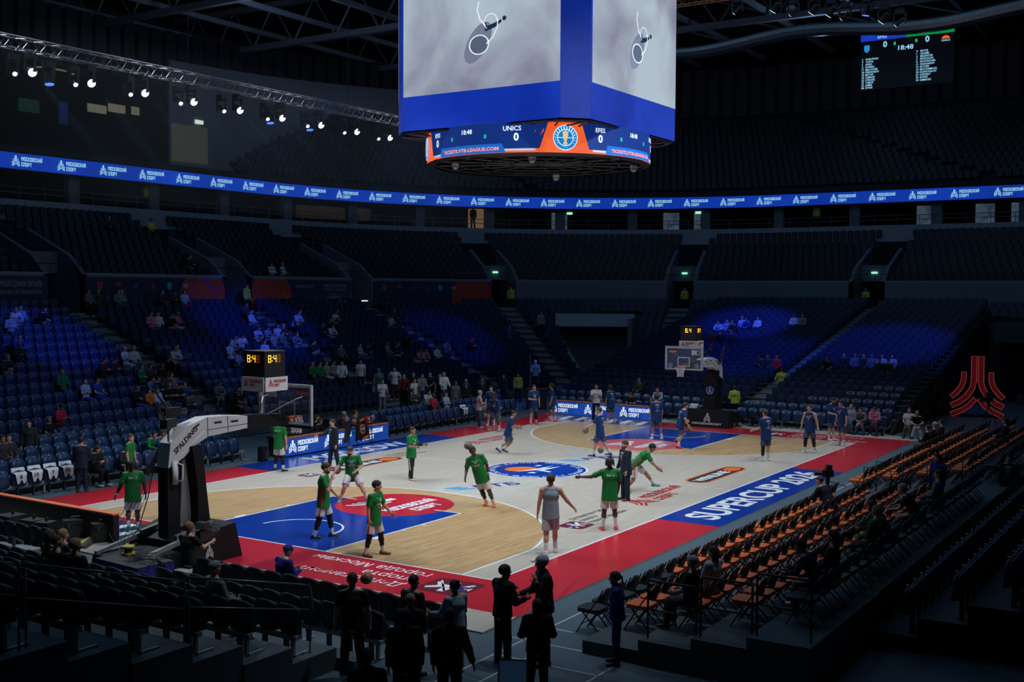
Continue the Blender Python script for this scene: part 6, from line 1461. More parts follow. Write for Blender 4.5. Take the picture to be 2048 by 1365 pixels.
def nets(prims, h, k=.03, cuts=()):
    """smooth union of primitives -> closed quad surface (surface nets)"""
    bx = [p_box(p) for p in prims]; lo = np.min([b[0] for b in bx], 0)-2.2*h; hi = np.max([b[1] for b in bx], 0)+2.2*h
    n = np.ceil((hi-lo)/h).astype(int)+1
    ax = [lo[i]+h*np.arange(n[i]) for i in range(3)]; F = np.full(n, .2)
    for pr, b in zip(prims, bx):
        i0 = np.maximum(0, ((b[0]-k-2*h-lo)/h).astype(int)); i1 = np.minimum(n, ((b[1]+k+2*h-lo)/h).astype(int)+2)
        sl = tuple(slice(i0[i], i1[i]) for i in range(3))
        P = np.stack(np.meshgrid(*[ax[i][sl[i]] for i in range(3)], indexing='ij'), -1)
        F[sl] = smin(F[sl], p_eval(pr, P), k)
    if len(cuts):
        P = np.stack(np.meshgrid(*ax, indexing='ij'), -1)
        for nn, o in cuts: F = np.maximum(F, (P-o)@nn)
    S = F < 0
    def cs(A, o): return A[o[0]:A.shape[0]-1+o[0], o[1]:A.shape[1]-1+o[1], o[2]:A.shape[2]-1+o[2]]
    c = sum(cs(S, (i, j, l)).astype(np.int8) for i in (0, 1) for j in (0, 1) for l in (0, 1))
    act = (c > 0) & (c < 8); idx = np.full(act.shape, -1, int); m = int(act.sum()); idx[act] = np.arange(m)
    cell = np.argwhere(act).astype(float); acc = np.zeros((m, 3)); cnt = np.zeros(m)
    for o, a in _CE:
        o2 = list(o); o2[a] += 1; fa = cs(F, o)[act]; fb = cs(F, tuple(o2))[act]; cr = (fa < 0) != (fb < 0)
        t = np.where(cr, fa/np.where(np.abs(fa-fb) < 1e-9, 1, fa-fb), 0); p = np.tile(np.array(o, float), (m, 1)); p[:, a] += t
        acc[cr] += p[cr]; cnt[cr] += 1
    V = lo+h*(cell+acc/np.maximum(cnt, 1)[:, None]); Q = []
    for a in range(3):
        b_, c_ = (a+1) % 3, (a+2) % 3
        s0 = [slice(None)]*3; s1 = [slice(None)]*3; s0[a] = slice(0, -1); s1[a] = slice(1, None)
        for s in (s0, s1):
            s[b_] = slice(1, -1); s[c_] = slice(1, -1)
        A0 = S[tuple(s0)]; A1 = S[tuple(s1)]; E = np.argwhere(A0 != A1)
        if not len(E): continue
        sg = A0[tuple(E.T)]; E = E.copy(); e = E; e[:, b_] += 1; e[:, c_] += 1
        def ci(db, dc): q = e.copy(); q[:, b_] += db; q[:, c_] += dc; return idx[tuple(q.T)]
        q = np.stack([ci(-1, -1), ci(0, -1), ci(0, 0), ci(-1, 0)], 1); q[~sg] = q[~sg][:, ::-1]; Q.append(q)
    return V, (np.concatenate(Q) if Q else np.zeros((0, 4), int))
def np_mesh(name, parts, mats):
    """parts: list of (V, Q, material index)"""
    V = np.concatenate([p[0] for p in parts]); n = 0; loops = []; mi = []
    for v, q, m in parts: loops.append(q+n); mi += [m]*len(q); n += len(v)
    L_ = np.concatenate(loops); me = bpy.data.meshes.new(name)
    me.vertices.add(len(V)); me.vertices.foreach_set('co', V.astype(np.float32).ravel())
    me.loops.add(L_.size); me.loops.foreach_set('vertex_index', L_.astype(np.int32).ravel())
    me.polygons.add(len(L_)); me.polygons.foreach_set('loop_start', np.arange(0, L_.size, 4, dtype=np.int32))
    for m in mats: me.materials.append(m)
    me.polygons.foreach_set('material_index', np.array(mi, np.int32)); me.update(calc_edges=True); me.validate()
    me.polygons.foreach_set('use_smooth', [True]*len(me.polygons)); return me
def rot(ax, deg):
    ax = nrm(ax); t = R(deg); K = np.array([[0, -ax[2], ax[1]], [ax[2], 0, -ax[0]], [-ax[1], ax[0], 0]])
    return np.eye(3)+math.sin(t)*K+(1-math.cos(t))*K@K
ARM0 = ((.05, .16, -1), (.2, .03, -1))
def skeleton(sp):
    H = sp.get('H', 1.8)*.965; J = dict(H=H)
    lean = sp.get('lean', (2, 0)); tw = sp.get('twist', 0)
    ax = rot((1, 0, 0), lean[1])@rot((0, 1, 0), lean[0])@Z
    latP = np.array((0, 1., 0)); lat = rot(Z, tw)@latP; lat = nrm(lat-ax*lat.dot(ax)); fw = np.cross(lat, ax)
    if lean[1]: pass
    P0 = np.zeros(3); S = P0+ax*.292*H
    J.update(P=P0, S=S, ax=ax, lat=lat, fw=fw, W=P0+ax*.10*H, Cc=P0+ax*.215*H)
    hy, hp = sp.get('head', (0, 0)); Rh = np.stack([fw, lat, ax], 1)@rot(Z, hy)@rot((0, 1, 0), hp); J['Rh'] = Rh
    J['neck'] = S+ax*.012*H; J['head'] = S+ax*.042*H+Rh@np.array((.018*H, 0, .067*H))
    for sd, key in ((1, 'l'), (-1, 'r')):
        sh = S+lat*sd*.108*H-ax*.018*H; u, f = sp.get(key+'a', ARM0)
        def w3(v): return nrm(fw*v[0]*1.0+lat*sd*v[1]+Z*v[2]) if abs(lean[0]) < 25 else nrm(np.array((1., 0, 0))*v[0]+lat*sd*v[1]+Z*v[2])
        el = sh+w3(u)*.165*H; wr = el+w3(f)*.142*H; J[key+'sh'], J[key+'el'], J[key+'wr'], J[key+'fd'] = sh, el, wr, w3(f)
        hip = P0+latP*sd*.05*H-Z*.012*H; fl, ab, kn = sp.get(key+'l', (2, 3, 3))[:3]; ex = sp.get(key+'l', (2, 3, 3))
        fy = ex[3] if len(ex) > 3 else 6; fp = ex[4] if len(ex) > 4 else 0
        Rt = rot((1, 0, 0), sd*ab)@rot((0, 1, 0), -fl); th = Rt@-Z; sh2 = Rt@rot((0, 1, 0), kn)@-Z
        kne = hip+th*.243*H; an = kne+sh2*.238*H; J[key+'hip'], J[key+'kn'], J[key+'an'] = hip, kne, an
        fd = rot(Z, sd*fy)@rot((0, 1, 0), fp)@X; up = nrm(np.cross(np.cross(fd, Z), fd)); J[key+'ft'] = fd; J[key+'up'] = up
    if sp.get('seat') is None:
        zmin = min((J[k+'an']-J[k+'up']*.043*H+d_*J[k+'ft']*H)[2] for k in 'lr' for d_ in (-.03, .1))
    else: zmin = -(sp['seat']+.06*H)
    o = np.array((0, 0, -zmin))
    if sp.get('seat') is None: c = (J['lan']+J['ran'])/2; o -= np.array((c[0], c[1], 0))
    for k in list(J):
        if k in ('P', 'S', 'W', 'Cc', 'neck', 'head') or k[1:] in ('sh', 'el', 'wr', 'hip', 'kn', 'an'): J[k] = J[k]+o
    return J
def torso(J, g=0.0, b=1.0):
    H = J['H']; e = lambda w, d: ((w*b*H+g), (d*b*H+g)); L_, F_ = J['lat'], J['fw']
    return [('e', J['P']-J['ax']*.03*H, J['W'], e(.088, .064), e(.080, .058), L_, F_), ('e', J['W'], J['Cc'], e(.080, .058), e(.100, .068), L_, F_), ('e', J['Cc'], J['S']-J['ax']*.02*H, e(.100, .068), e(.084, .048), L_, F_)]
def limb(J, a, b, ra, rb, f0=0., f1=1., flat=0):
    A, B = J[a], J[b]; return ('c', A+(B-A)*f0, A+(B-A)*f1, ra*J['H'], rb*J['H'], flat)
def hand(J, k, h, curl):
    H = J['H']; d = J[k+'fd']; w = J[k+'wr']; sd = 1 if k == 'l' else -1
    pn = nrm(np.cross(d, np.cross(-J['lat']*sd+.3*J['fw'], d))); tv = nrm(np.cross(pn, d))*(sd)
    if tv.dot(J['fw']+np.array((0, 0, .2))) < 0: tv = -tv
    pr = [('e', w, w+d*.042*H, (.014*H, .010*H), (.021*H, .009*H), tv, pn)]
    for i, (o, L_) in enumerate(((.6, .040), (.2, .045), (-.2, .042), (-.6, .033))):
        b0 = w+d*.045*H+tv*o*.026*H; d1 = nrm(d+pn*curl*.6+tv*o*.12); d2 = nrm(d+pn*curl*1.7); m = b0+d1*L_*.5*H
        pr += [('c', b0-d*.01*H, m, .0055*H, .005*H, 0), ('c', m, m+d2*L_*.55*H, .005*H, .004*H, 0)]
    b0 = w+d*.012*H+tv*.016*H; m = b0+nrm(d*.6+tv*.8+pn*.3)*.026*H; pr += [('c', b0, m, .0065*H, .0055*H, 0), ('c', m, m+nrm(d+tv*.35+pn*.4)*.024*H, .0055*H, .0042*H, 0)]
    return nets(pr, h, .004*H)
def head_pr(J):
    H = J['H']; hh = .142*H; c = J['head']; A = J['Rh'].T; q = lambda x, y, z: c+J['Rh']@np.array((x, y, z))*hh
    o = lambda p, r: ('o', q(*p), tuple(v*hh for v in r), A); cc = lambda a, b, r0, r1: ('c', q(*a), q(*b), r0*hh, r1*hh, 0)
    P = [o((-.05, 0, .12), (.43, .345, .385)), o((.08, 0, -.2), (.27, .245, .30)), cc((.36, 0, .05), (.43, 0, -.10), .03, .055), cc((.31, -.15, .1), (.31, .15, .1), .05, .05), cc((.315, -.08, -.27), (.315, .08, -.27), .035, .035), o((.2, 0, -.42), (.12, .13, .09))]
    for s in (-1, 1): P += [o((-.03, s*.345, -.02), (.085, .035, .13)), o((.22, s*.2, -.1), (.11, .1, .1))]
    eyes = [(q(.335, s*.135, .02), .045*hh) for s in (-1, 1)]
    return P, eyes, q, hh, o, cc
def quad_sphere(c, r, n=6):
    mb = MB().sphere(c, r, n); return np.array(mb.v), np.array(mb.f)
HAIRC = dict(black=(.012, .01, .009), brown=(.05, .028, .015), fair=(.25, .16, .07), grey=(.3, .3, .31), pink=(.5, .12, .3), red=(.16, .05, .02))
def hair_geo(J, style, h):
    P, eyes, q, hh, o, cc = head_pr(J); Rm = J['Rh']
    cut = lambda n, p: (Rm@nrm(n), q(*p)); g = []
    if style == 'bald': return None
    if style in ('short', 'buzz', 'bun', 'dread', 'long', 'curly', 'tail'):
        t = {'buzz': .012, 'curly': .11}.get(style, .034)
        pr = [o((-.07, 0, .15), (.43+t, .345+t, .385+t))]; V, Q_ = nets(pr, h, .02*hh, [cut((1, 0, -1.05), (.2, 0, .12)), cut((.25, 0, -1), (-.1, 0, -.16))]); g.append((V, Q_))
    if style == 'bun': g.append(nets([o((-.42, 0, .42), (.15, .14, .14))], h, .02*hh))
    if style == 'tail': g.append(nets([o((-.52, 0, .1), (.13, .13, .13)), cc((-.55, 0, .1), (-.62, 0, -.3), .1, .05)], h, .03*hh))
    if style == 'dread':
        rr_ = random.Random(3)
        pr = []
        for k in range(16):
            a = rr_.uniform(1.2, 5.1); b = (-.1+.42*math.cos(a), .36*math.sin(a), .25+.1*rr_.random()); pr.append(cc(b, (b[0]*1.15-.05, b[1]*1.2, b[2]-.42-.2*rr_.random()), .06, .045))
        for k in range(5): a = rr_.uniform(0, 6.28); pr.append(cc((-.1, 0, .45), (-.15+.2*math.cos(a), .2*math.sin(a), .68), .05, .035))
        g.append(nets(pr, h, .02*hh))
    if style == 'long': g.append(nets([cc((-.25, .2, .1), (-.28, .22, -.75), .2, .12), cc((-.25, -.2, .1), (-.28, -.22, -.75), .2, .12), cc((-.35, 0, .1), (-.38, 0, -.85), .22, .16)], h, .08*hh))
    if style == 'cap':
        g.append(nets([o((-.05, 0, .17), (.47, .385, .40))], h, .02*hh, [cut((.1, 0, -1), (0, 0, .12))]))
        g.append(nets([o((.48, 0, .16), (.3, .26, .035))], h*.8, .02*hh))
    if style == 'beanie': g.append(nets([o((-.05, 0, .16), (.48, .40, .46))], h, .02*hh, [cut((.15, 0, -1), (0, 0, .1))]))
    if style == 'hijab': g.append(nets([o((-.07, 0, .1), (.46, .39, .44)), cc((-.1, 0, -.3), (-.1, 0, -.6), .33, .36)], h, .1*hh, [cut((1, 0, -.2), (.27, 0, .1))]))
    return g
def beard_geo(J, h):
    P, eyes, q, hh, o, cc = head_pr(J)
    return [nets([o((.12, 0, -.3), (.27, .255, .24))], h, .02*hh, [(J['Rh']@nrm((-.2, 0, 1)), q(0, 0, -.2)), (J['Rh']@nrm((-1, 0, .1)), q(-.05, 0, -.2))])]
SKIN = dict(light=(.56, .33, .24), tan=(.36, .19, .12), dark=(.085, .042, .026))
def skin(t): return M('skin_'+t, SKIN[t], .5, noise=(9, .1))
m_eye = M('eye_dark', (.015, .012, .012), .2); m_lip = M('lip', (.3, .1, .09), .5)
def body_parts(J, h, hh_, hand_h, curl=.35):
    pr = torso(J)+[('c', J['lsh'], J['rsh'], .035*J['H'], .035*J['H'], 0), ('c', J['S']-J['ax']*.02*J['H'], J['head']-J['ax']*.03*J['H'], .037*J['H'], .031*J['H'], 0)]+[('c', J['S']+J['ax']*.03*J['H'], J[k+'sh']+J['ax']*.012*J['H'], .024*J['H'], .026*J['H'], 0) for k in 'lr']
    for k in 'lr':
        pr += [limb(J, k+'sh', k+'el', .034, .024), limb(J, k+'el', k+'wr', .026, .0155), limb(J, k+'hip', k+'kn', .053, .035), limb(J, k+'kn', k+'an', .034, .021), limb(J, k+'kn', k+'an', .022, .037, .0, .32)]
        H = J['H']; a = J[k+'an']; f = J[k+'ft']; u = J[k+'up']; pr += [('c', a-u*.02*H-f*.015*H, a+f*.085*H-u*.03*H, .022*H, .014*H, 0)]
    parts = [(*nets(pr, h, .02), 0)]
    hp, eyes, q, hh, o, cc = head_pr(J); parts.append((*nets(hp, hh_, .06*hh), 0))
    for c, r in eyes: V, Q_ = quad_sphere(c, r); parts.append((V, Q_, 1))
    V, Q_ = nets([cc((.345, -.09, -.27), (.345, .09, -.27), .022, .022)], hh_*.6, .01*hh); parts.append((V, Q_, 2))
    for k in 'lr': V, Q_ = hand(J, k, hand_h, curl); parts.append((V, Q_, 0))
    return parts
def g_top(J, kind):
    """garment primitives for the upper body -> prims, k, cuts"""
    H = J['H']; loose = {'jersey': .022, 'tee': .016, 'tank': .012, 'jacket': .026, 'suit': .03, 'polo': .014, 'hoodie': .032, 'sweater': .022}[kind]
    hem = {'jersey': .115, 'tee': .06, 'tank': .085, 'jacket': .045, 'suit': .105, 'polo': .05, 'hoodie': .05, 'sweater': .04}[kind]
    ax = J['ax']; pr = torso(J, loose)
    wp = (.104 if hem > .08 else .099)*H+loose; pr.append(('e', J['P']-ax*(hem+.03)*H, J['W'], (wp*1.04, .080*H+loose), (wp*.9, .064*H+loose), J['lat'], J['fw']))
    cuts = [(-ax, J['P']-ax*hem*H), (nrm(ax-J['fw']*.15), J['S']+ax*.022*H)]
    if kind != 'tank':
        pr.append(('c', J['lsh'], J['rsh'], .036*H+loose*.4, .036*H+loose*.4, 0)); pr += [('c', J['S']+ax*.018*H, J[k+'sh']+ax*.012*H, .03*H, .032*H, 0) for k in 'lr']
        for k in 'lr':
            if kind in ('jersey', 'tee', 'polo'): pr.append(limb(J, k+'sh', k+'el', .034+loose*.35/H, .037+loose*.4/H, 0, .78 if kind == 'jersey' else .68, 1))
            else: pr += [limb(J, k+'sh', k+'el', .038+loose*.4/H, .031+loose*.4/H), limb(J, k+'el', k+'wr', .031+loose*.4/H, .024+loose*.25/H, 0, .97, 1)]
        if kind in ('jacket', 'hoodie', 'suit'): pr.append(('c', J['S'], J['S']+ax*.03*H, .045*H, .043*H, 0))
        if kind in ('jacket', 'hoodie'): cuts[1] = (ax, J['S']+ax*.05*H)
        if kind == 'hoodie': pr.append(('o', J['S']-J['fw']*.05*H+ax*.02*H, (.04*H, .075*H, .05*H), np.stack([J['fw'], J['lat'], ax])))
    else:
        for sd, k in ((1, 'l'), (-1, 'r')): cuts.append((nrm(J['lat']*sd+ax*.25), J['S']+J['lat']*sd*.083*H))
        pr.append(('c', J['S']+J['lat']*.07*H, J['S']-J['lat']*.07*H, .036*H, .036*H, 0))
    return pr, .025, cuts
def g_legs(J, kind):
    H = J['H']; pr = [('e', J['P']-Z*.02*H, J['P']+J['ax']*.06*H, (.094*H, .07*H), (.084*H, .06*H), np.array((0, 1., 0)), X)]; cuts = [(J['ax'], J['P']+J['ax']*.07*H)]
    for k in 'lr':
        if kind == 'shorts': pr.append(limb(J, k+'hip', k+'kn', .051, .061, 0, .88, 1))
        elif kind == 'skirt': pr.append(limb(J, k+'hip', k+'kn', .064, .066, 0, .95, 1))
        else: pr += [limb(J, k+'hip', k+'kn', .055, .045), limb(J, k+'kn', k+'an', .045, .037, 0, 1.02, 1)]
    return pr, .025, cuts
def g_shoe(J, k):
    H = J['H']; a, f, u = J[k+'an'], J[k+'ft'], J[k+'up']; s = np.cross(u, f); b = a-u*.043*H
    pr = [('e', a-f*.025*H-u*.022*H, a+f*.095*H-u*.031*H, (.024*H, .029*H), (.028*H, .021*H), s, u), ('c', a-u*.018*H-f*.004*H, a+u*.016*H-f*.012*H, .027*H, .026*H, 1), ('e', a-f*.025*H-u*.038*H, a+f*.10*H-u*.039*H, (.026*H, .008*H), (.030*H, .008*H), s, u)]
    return nets(pr, .011, .012, [(-u, b)]), b, u
def colour_split(V, Q_, test, i1, i0=0):
    c = V[Q_].mean(1); return np.where(test(c), i1, i0)
def print_flat(prims, k, cuts, J, items, z_up=0, back=False):
    """lettering laid on the chest or back: items = (string, offset down from shoulders, cap height, width)"""
    H = J['H']; sg = -1 if back else 1; Vs = []; Fs = []; n = 0; d = J['fw']*sg; ex = J['lat']*sg; ey = J['ax']
    for it in items:
        if isinstance(it[0], str): V, F, W = text_poly(it[0], it[4] if len(it) > 4 else .02); kx = it[3]/W; pts = [((v[0]-W/2)*kx, v[1]*it[2]/.7-it[1]) for v in V]; pts = [(a+(it[5] if len(it) > 5 else 0), b) for a, b in pts]
        else: pts = it[0]; F = [tuple(range(len(pts)))]
        Vs += pts; Fs += [tuple(i+n for i in f) for f in F]; n += len(pts)
    P = np.array([J['S']+ex*a+ey*b+d*.25*H for a, b in Vs])
    t = np.zeros(len(P)); done = np.zeros(len(P), bool)
    for s in range(60):
        f = f_eval(prims, k, cuts, P-d*t[:, None]); done |= f < .004; t = np.where(done, t, t+np.maximum(f*.7, .003))
        if done.all(): break
    P = P-d*t[:, None]+d*.003
    return P, Fs
def plain_mesh(name, P, F, mat):
    me = bpy.data.meshes.new(name); me.from_pydata([tuple(p) for p in P], [], F); me.materials.append(mat); return me
def clothmat(name, col, rough=.8): return M('cloth_'+name, col, rough, noise=(14, .18), spec=.25)
def person(loc, yaw, sp, label, group=None, lod=1.0, shared=None):
    """sp: pose + clothing. body is the root mesh; clothing and hair are its parts"""
    J = skeleton(sp); h = .02*lod; H = J['H']
    body = put('person', np_mesh('person', body_parts(J, h, .0125*lod, .0062*lod, sp.get('curl', .35)), [skin(sp.get('skin', 'light')), m_eye, m_lip]), None, loc, yaw)
    tag(body, label, 'person', group)
    tk, tm = sp['top']; pr, k, cuts = g_top(J, tk); V, Q_ = nets(pr, h*.9, k, cuts)
    mats = [tm]; parts = [(V, Q_, 0)]; me = np_mesh('top', parts, mats)
    if sp.get('side'):   # coloured side panel of a jersey
        me.materials.append(sp['side']); c = V[Q_].mean(1)-J['P']; lt = c@J['lat']; fwd = c@J['fw']; az = c@J['ax']
        me.polygons.foreach_set('material_index', ((np.abs(fwd) < .022) & (np.abs(lt) > .06*H) & (az < .14*H) & (az > -.09*H) & (np.abs(lt) < .12*H)).astype(np.int32))
    tname = {'jersey': 'shirt', 'tee': 't_shirt', 'tank': 'tank_top', 'suit': 'suit_jacket', 'polo': 'polo_shirt'}.get(tk, tk)
    top = put(tname, me, body)
    for nm, items, mat, bk in sp.get('prints', ()):
        P_, F_ = print_flat(pr, k, cuts, J, items, back=bk); put(nm, plain_mesh(nm, P_, F_, mat), top)
    lk, lm = sp['legs']; pr2, k2, cu2 = g_legs(J, lk); V, Q_ = nets(pr2, h*.9, k2, cu2); me = np_mesh('legs', [(V, Q_, 0)], [lm])
    if sp.get('stripe'):
        me.materials.append(sp['stripe']); c = V[Q_].mean(1); sel = np.zeros(len(c), bool)
        for kk, sd in (('l', 1), ('r', -1)):
            A, B = J[kk+'hip'], J[kk+'kn']; ax_ = nrm(B-A); q = c-A; q = q-(q@ax_)[:, None]*ax_; sel |= (q[:, 1]*sd > .04*H) & (np.abs(q@nrm(np.cross(ax_, (0, 1, 0)))) < .016)
        me.polygons.foreach_set('material_index', sel.astype(np.int32))
    put('shorts' if lk == 'shorts' else ('skirt' if lk == 'skirt' else 'trousers'), me, body)
    if sp.get('tights'):
        for kk in sp.get('tights_on', 'lr'):
            V, Q_ = nets([limb(J, kk+'hip', kk+'kn', .055, .038, .7, 1, 0), limb(J, kk+'kn', kk+'an', .037, .029, 0, .72, 1), limb(J, kk+'kn', kk+'an', .025, .0395, 0, .32)], h*.8, .02, ()); put('leg_sleeve', np_mesh('leg_sleeve', [(V, Q_, 0)], [sp['tights']]), body)
    if sp.get('sleeve'):
        kk, mat = sp['sleeve']; V, Q_ = nets([limb(J, kk+'sh', kk+'el', .034, .026, .5, 1), limb(J, kk+'el', kk+'wr', .026, .018, 0, .9, 1)], h*.7, .015); put('arm_sleeve', np_mesh('arm_sleeve', [(V, Q_, 0)], [mat]), body)
    if sp.get('wrist'):
        kk, mat = sp['wrist']; V, Q_ = nets([limb(J, kk+'el', kk+'wr', .021, .0195, .8, .99, 2)], h*.45, .004); put('wristband', np_mesh('wristband', [(V, Q_, 0)], [mat]), body)
    if sp.get('socks'):
        for kk in 'lr': V, Q_ = nets([limb(J, kk+'kn', kk+'an', .030, .0245, sp.get('sock0', .62), 1.05, 2)], h*.55, .01); put('sock', np_mesh('sock', [(V, Q_, 0)], [sp['socks']]), body)
    for kk in 'lr':
        (V, Q_), b, u = g_shoe(J, kk); mi = ((V[Q_].mean(1)-b)@u < .010*H).astype(int); me = np_mesh('shoe', [(V, Q_, 0)], [sp['shoes'], sp.get('sole', sp['shoes'])]); me.polygons.foreach_set('material_index', mi.astype(np.int32)); put('shoe', me, body)
    hs, hc = sp.get('hair', ('short', 'brown')); g = hair_geo(J, hs, .013*lod)
    if g:
        mat = M('hair_'+hc, HAIRC[hc], .75, noise=(30, .3)) if hc in HAIRC else M('cap_'+hc, CAPC.get(hc, (.1, .1, .1)), .8)
        put({'cap': 'cap', 'beanie': 'beanie', 'hijab': 'headscarf'}.get(hs, 'hair'), np_mesh('hair', [(*q, 0) for q in g], [mat]), body)
    if sp.get('beard'): put('beard', np_mesh('beard', [(*q, 0) for q in beard_geo(J, .011*lod)], [M('hair_'+sp['beard'], HAIRC[sp['beard']], .8, noise=(30, .3))]), body)
    if tk == 'suit':
        tri = [(0, -.16*H), (.045*H, -.005*H), (.02*H, .012*H), (-.02*H, .012*H), (-.045*H, -.005*H)]; m_ = [((0+.0, -.16*H), (.0225*H, -.08*H), (0, -.07*H), (-.0225*H, -.08*H)), ((.0225*H, -.08*H), (.042*H, -.015*H), (.0, -.012*H), (0, -.07*H)), ((-.0225*H, -.08*H), (0, -.07*H), (0, -.012*H), (-.042*H, -.015*H))]
        P_, F_ = print_flat(pr, k, cuts, J, [(list(q),) for q in m_]); put('shirt_front', plain_mesh('shirt_front', P_, F_, M('cloth_white', (.6, .62, .65), .7)), top)
        tie = [[(-.008*H, -.02*H), (-.012*H, -.08*H), (.012*H, -.08*H), (.008*H, -.02*H)], [(-.012*H, -.08*H), (0, -.15*H), (.012*H, -.08*H)]]
        P_, F_ = print_flat(pr, k, cuts, J, [(q,) for q in tie]); put('tie', plain_mesh('tie', P_+(J['fw']*.004), F_, sp.get('tie', M('cloth_tie_green', (.02, .12, .05), .6))), top)
    return body, J
CAPC = dict(blue=(.01, .02, .22), greycap=(.22, .24, .26), darkcap=(.015, .016, .02), teal=(.05, .2, .25), whitecap=(.5, .5, .5))
# ------------------------------------------------------------------ team kit
c_green = clothmat('team_green', (.008, .17, .035), .6); c_wsh = clothmat('white_shorts', (.62, .60, .62), .7); c_red = clothmat('red', (.5, .02, .03), .7)
c_navy = clothmat('team_navy', (.007, .038, .145), .6); c_white = M('cloth_white', (.6, .62, .65), .7); c_sock = M('cloth_sock_white', (.66, .66, .68), .8)
c_black = clothmat('black', (.012, .012, .014), .8); c_blackleg = clothmat('compression_black', (.012, .013, .016), .6)
c_suit = clothmat('navy_suit', (.012, .02, .042), .7); c_suitk = clothmat('black_suit', (.010, .012, .016), .75)
c_grey = clothmat('grey_tank', (.24, .30, .35), .7); c_gshort = clothmat('grey_shorts', (.44, .46, .48), .7)
c_yel = clothmat('steward_yellow', (.42, .46, .07), .7); c_pinkm = clothmat('pale_pink', (.55, .38, .40), .8); c_jean = clothmat('jeans', (.04, .075, .14), .8)
c_ltb = clothmat('pale_blue_sweater', (.26, .34, .42), .85); c_royal = clothmat('royal_blue', (.008, .012, .16), .7); c_drkn = clothmat('dark_navy', (.010, .014, .03), .75)
m_prt = M('print_white', (.7, .72, .74), .6); m_prr = M('print_red', (.5, .03, .05), .6)
def shoe(n, c): return M('shoe_'+n, c, .5)
c_pin = bpy.data.materials.new('cloth_navy_pinstripe'); c_pin.use_nodes = True
_nt = c_pin.node_tree; _bs = _nt.nodes['Principled BSDF']; _tc = _nt.nodes.new('ShaderNodeTexCoord'); _wv = _nt.nodes.new('ShaderNodeTexWave'); _wv.wave_type = 'RINGS'; _wv.rings_direction = 'Z'; _wv.inputs['Scale'].default_value = 9
_wv.wave_type = 'BANDS'; _wv.bands_direction = 'DIAGONAL'; _wv.inputs['Scale'].default_value = 11
_cr = _nt.nodes.new('ShaderNodeValToRGB'); _cr.color_ramp.elements[0].position = .9; _cr.color_ramp.elements[0].color = (.008, .025, .09, 1); _cr.color_ramp.elements[1].position = .97; _cr.color_ramp.elements[1].color = (.3, .32, .38, 1)
_nt.links.new(_tc.outputs['Object'], _wv.inputs['Vector']); _nt.links.new(_wv.outputs['Fac'], _cr.inputs[0]); _nt.links.new(_cr.outputs[0], _bs.inputs['Base Color']); _bs.inputs['Roughness'].default_value = .7
def chest(num): return [('shirt_print', [(num, .155, .07, .085 if len(num) > 1 else .045), ('UNICS', .25, .055, .2), ('logo', .085, .018, .05, .02, .075), ('logo', .085, .018, .05, .02, -.075)], m_prt, False), ('sponsor_patch', [([(-.06, -.31), (.06, -.31), (.06, -.275), (-.06, -.275)],)], m_prr, False)]
def backp(): return [('shirt_print', [('baltic', .11, .018, .06, .02, .085), ('bank', .145, .018, .05, .02, .085), ('Zebo', .13, .045, .13, .02, -.05)], m_prt, True)]
def green(H, **k):
    d = dict(H=H, top=('jersey', c_green), side=c_red, legs=('shorts', c_wsh), stripe=c_red, socks=c_sock, shoes=shoe('black', (.015, .015, .018)), sole=shoe('white', (.6, .6, .6))); d.update(k); return d
def backn(): return [('shirt_print', [('MASTER', .10, .045, .16), ('SCHOLZ', .19, .04, .13), ('coelux', .27, .03, .12), ('OTOMOTIV', .36, .04, .17)], m_prt, True)]
def chestn(num): return [('shirt_print', [(num, .25, .09, .1 if len(num) > 1 else .05), ('ANADOLU EFES', .15, .03, .2)], m_prt, False), ('sponsor_patch', [([(.06, -.11), (.1, -.11), (.1, -.06), (.06, -.06)],)], m_prr, False)]
def navy(H, **k):
    d = dict(H=H, top=('jersey', c_navy), legs=('shorts', c_pin), socks=c_sock, shoes=shoe('white', (.6, .6, .6)), sole=shoe('pale', (.5, .5, .5))); d.update(k); return d
DEG = R
def pp(x, y, yaw, sp, lab, grp=None, z=0., lod=1.0): return person((x, y, z), R(yaw), sp, lab, grp, lod)
TG = 'players in green warming up'; TB = 'players in navy warming up'
W_ = ((.1, .12, -1), (.25, .05, -1))
# ---- green team
pp(-15.13, 3.34, 56, green(1.96, skin='dark', la=((.0, .35, -1), (.2, .4, -.9)), ra=((-.1, .3, -1), (.1, .12, -1)), ll=(14, 2, 40), rl=(0, 2, 2), hair=('dread', 'black'), prints=backp(), sleeve=('l', c_blackleg), wrist=('l', c_white), shoes=shoe('green', (.02, .22, .15)), sole=shoe('teal', (.05, .2, .2))), 'dark skinned player in green with back turned beside the near hoop', TG)
pp(-5.56, 7.37, 8, green(1.98, la=((.25, .2, -1), (.35, .1, -.95)), ra=((-.1, .25, -1), (.05, .1, -1)), ll=(8, 9, 10), rl=(-4, 9, 4), hair=('short', 'brown'), prints=backp(), tights=c_blackleg), 'player in green with black leg sleeves standing below the near backboard', TG)
pp(-8.59, 1.27, 222, green(1.98, lean=(14, 3), head=(-35, 8), ra=((.2, .55, -.75), (.3, .55, -.6)), la=((.25, .3, -.9), (.7, -.5, -.1)), ll=(34, 27, 40, 10), rl=(38, 20, 55, 15), hair=('short', 'brown'), beard='brown', prints=chest('81'), shoes=shoe('grey', (.22, .24, .26))), 'bearded player in green number 81 dribbling a ball', TG)
pp(-12.89, -1.38, -58, green(2.07, head=(0, 8), ra=((.42, .12, -.85), (.25, -.35, .95)), la=((.3, .12, -.9), (.65, .1, -.75)), ll=(16, 3, 8), rl=(-10, 3, 6), hair=('bun', 'brown'), beard='brown', prints=chest('91'), tights=c_blackleg), 'tall bearded player in green with hair bun and hand at chin', TG)
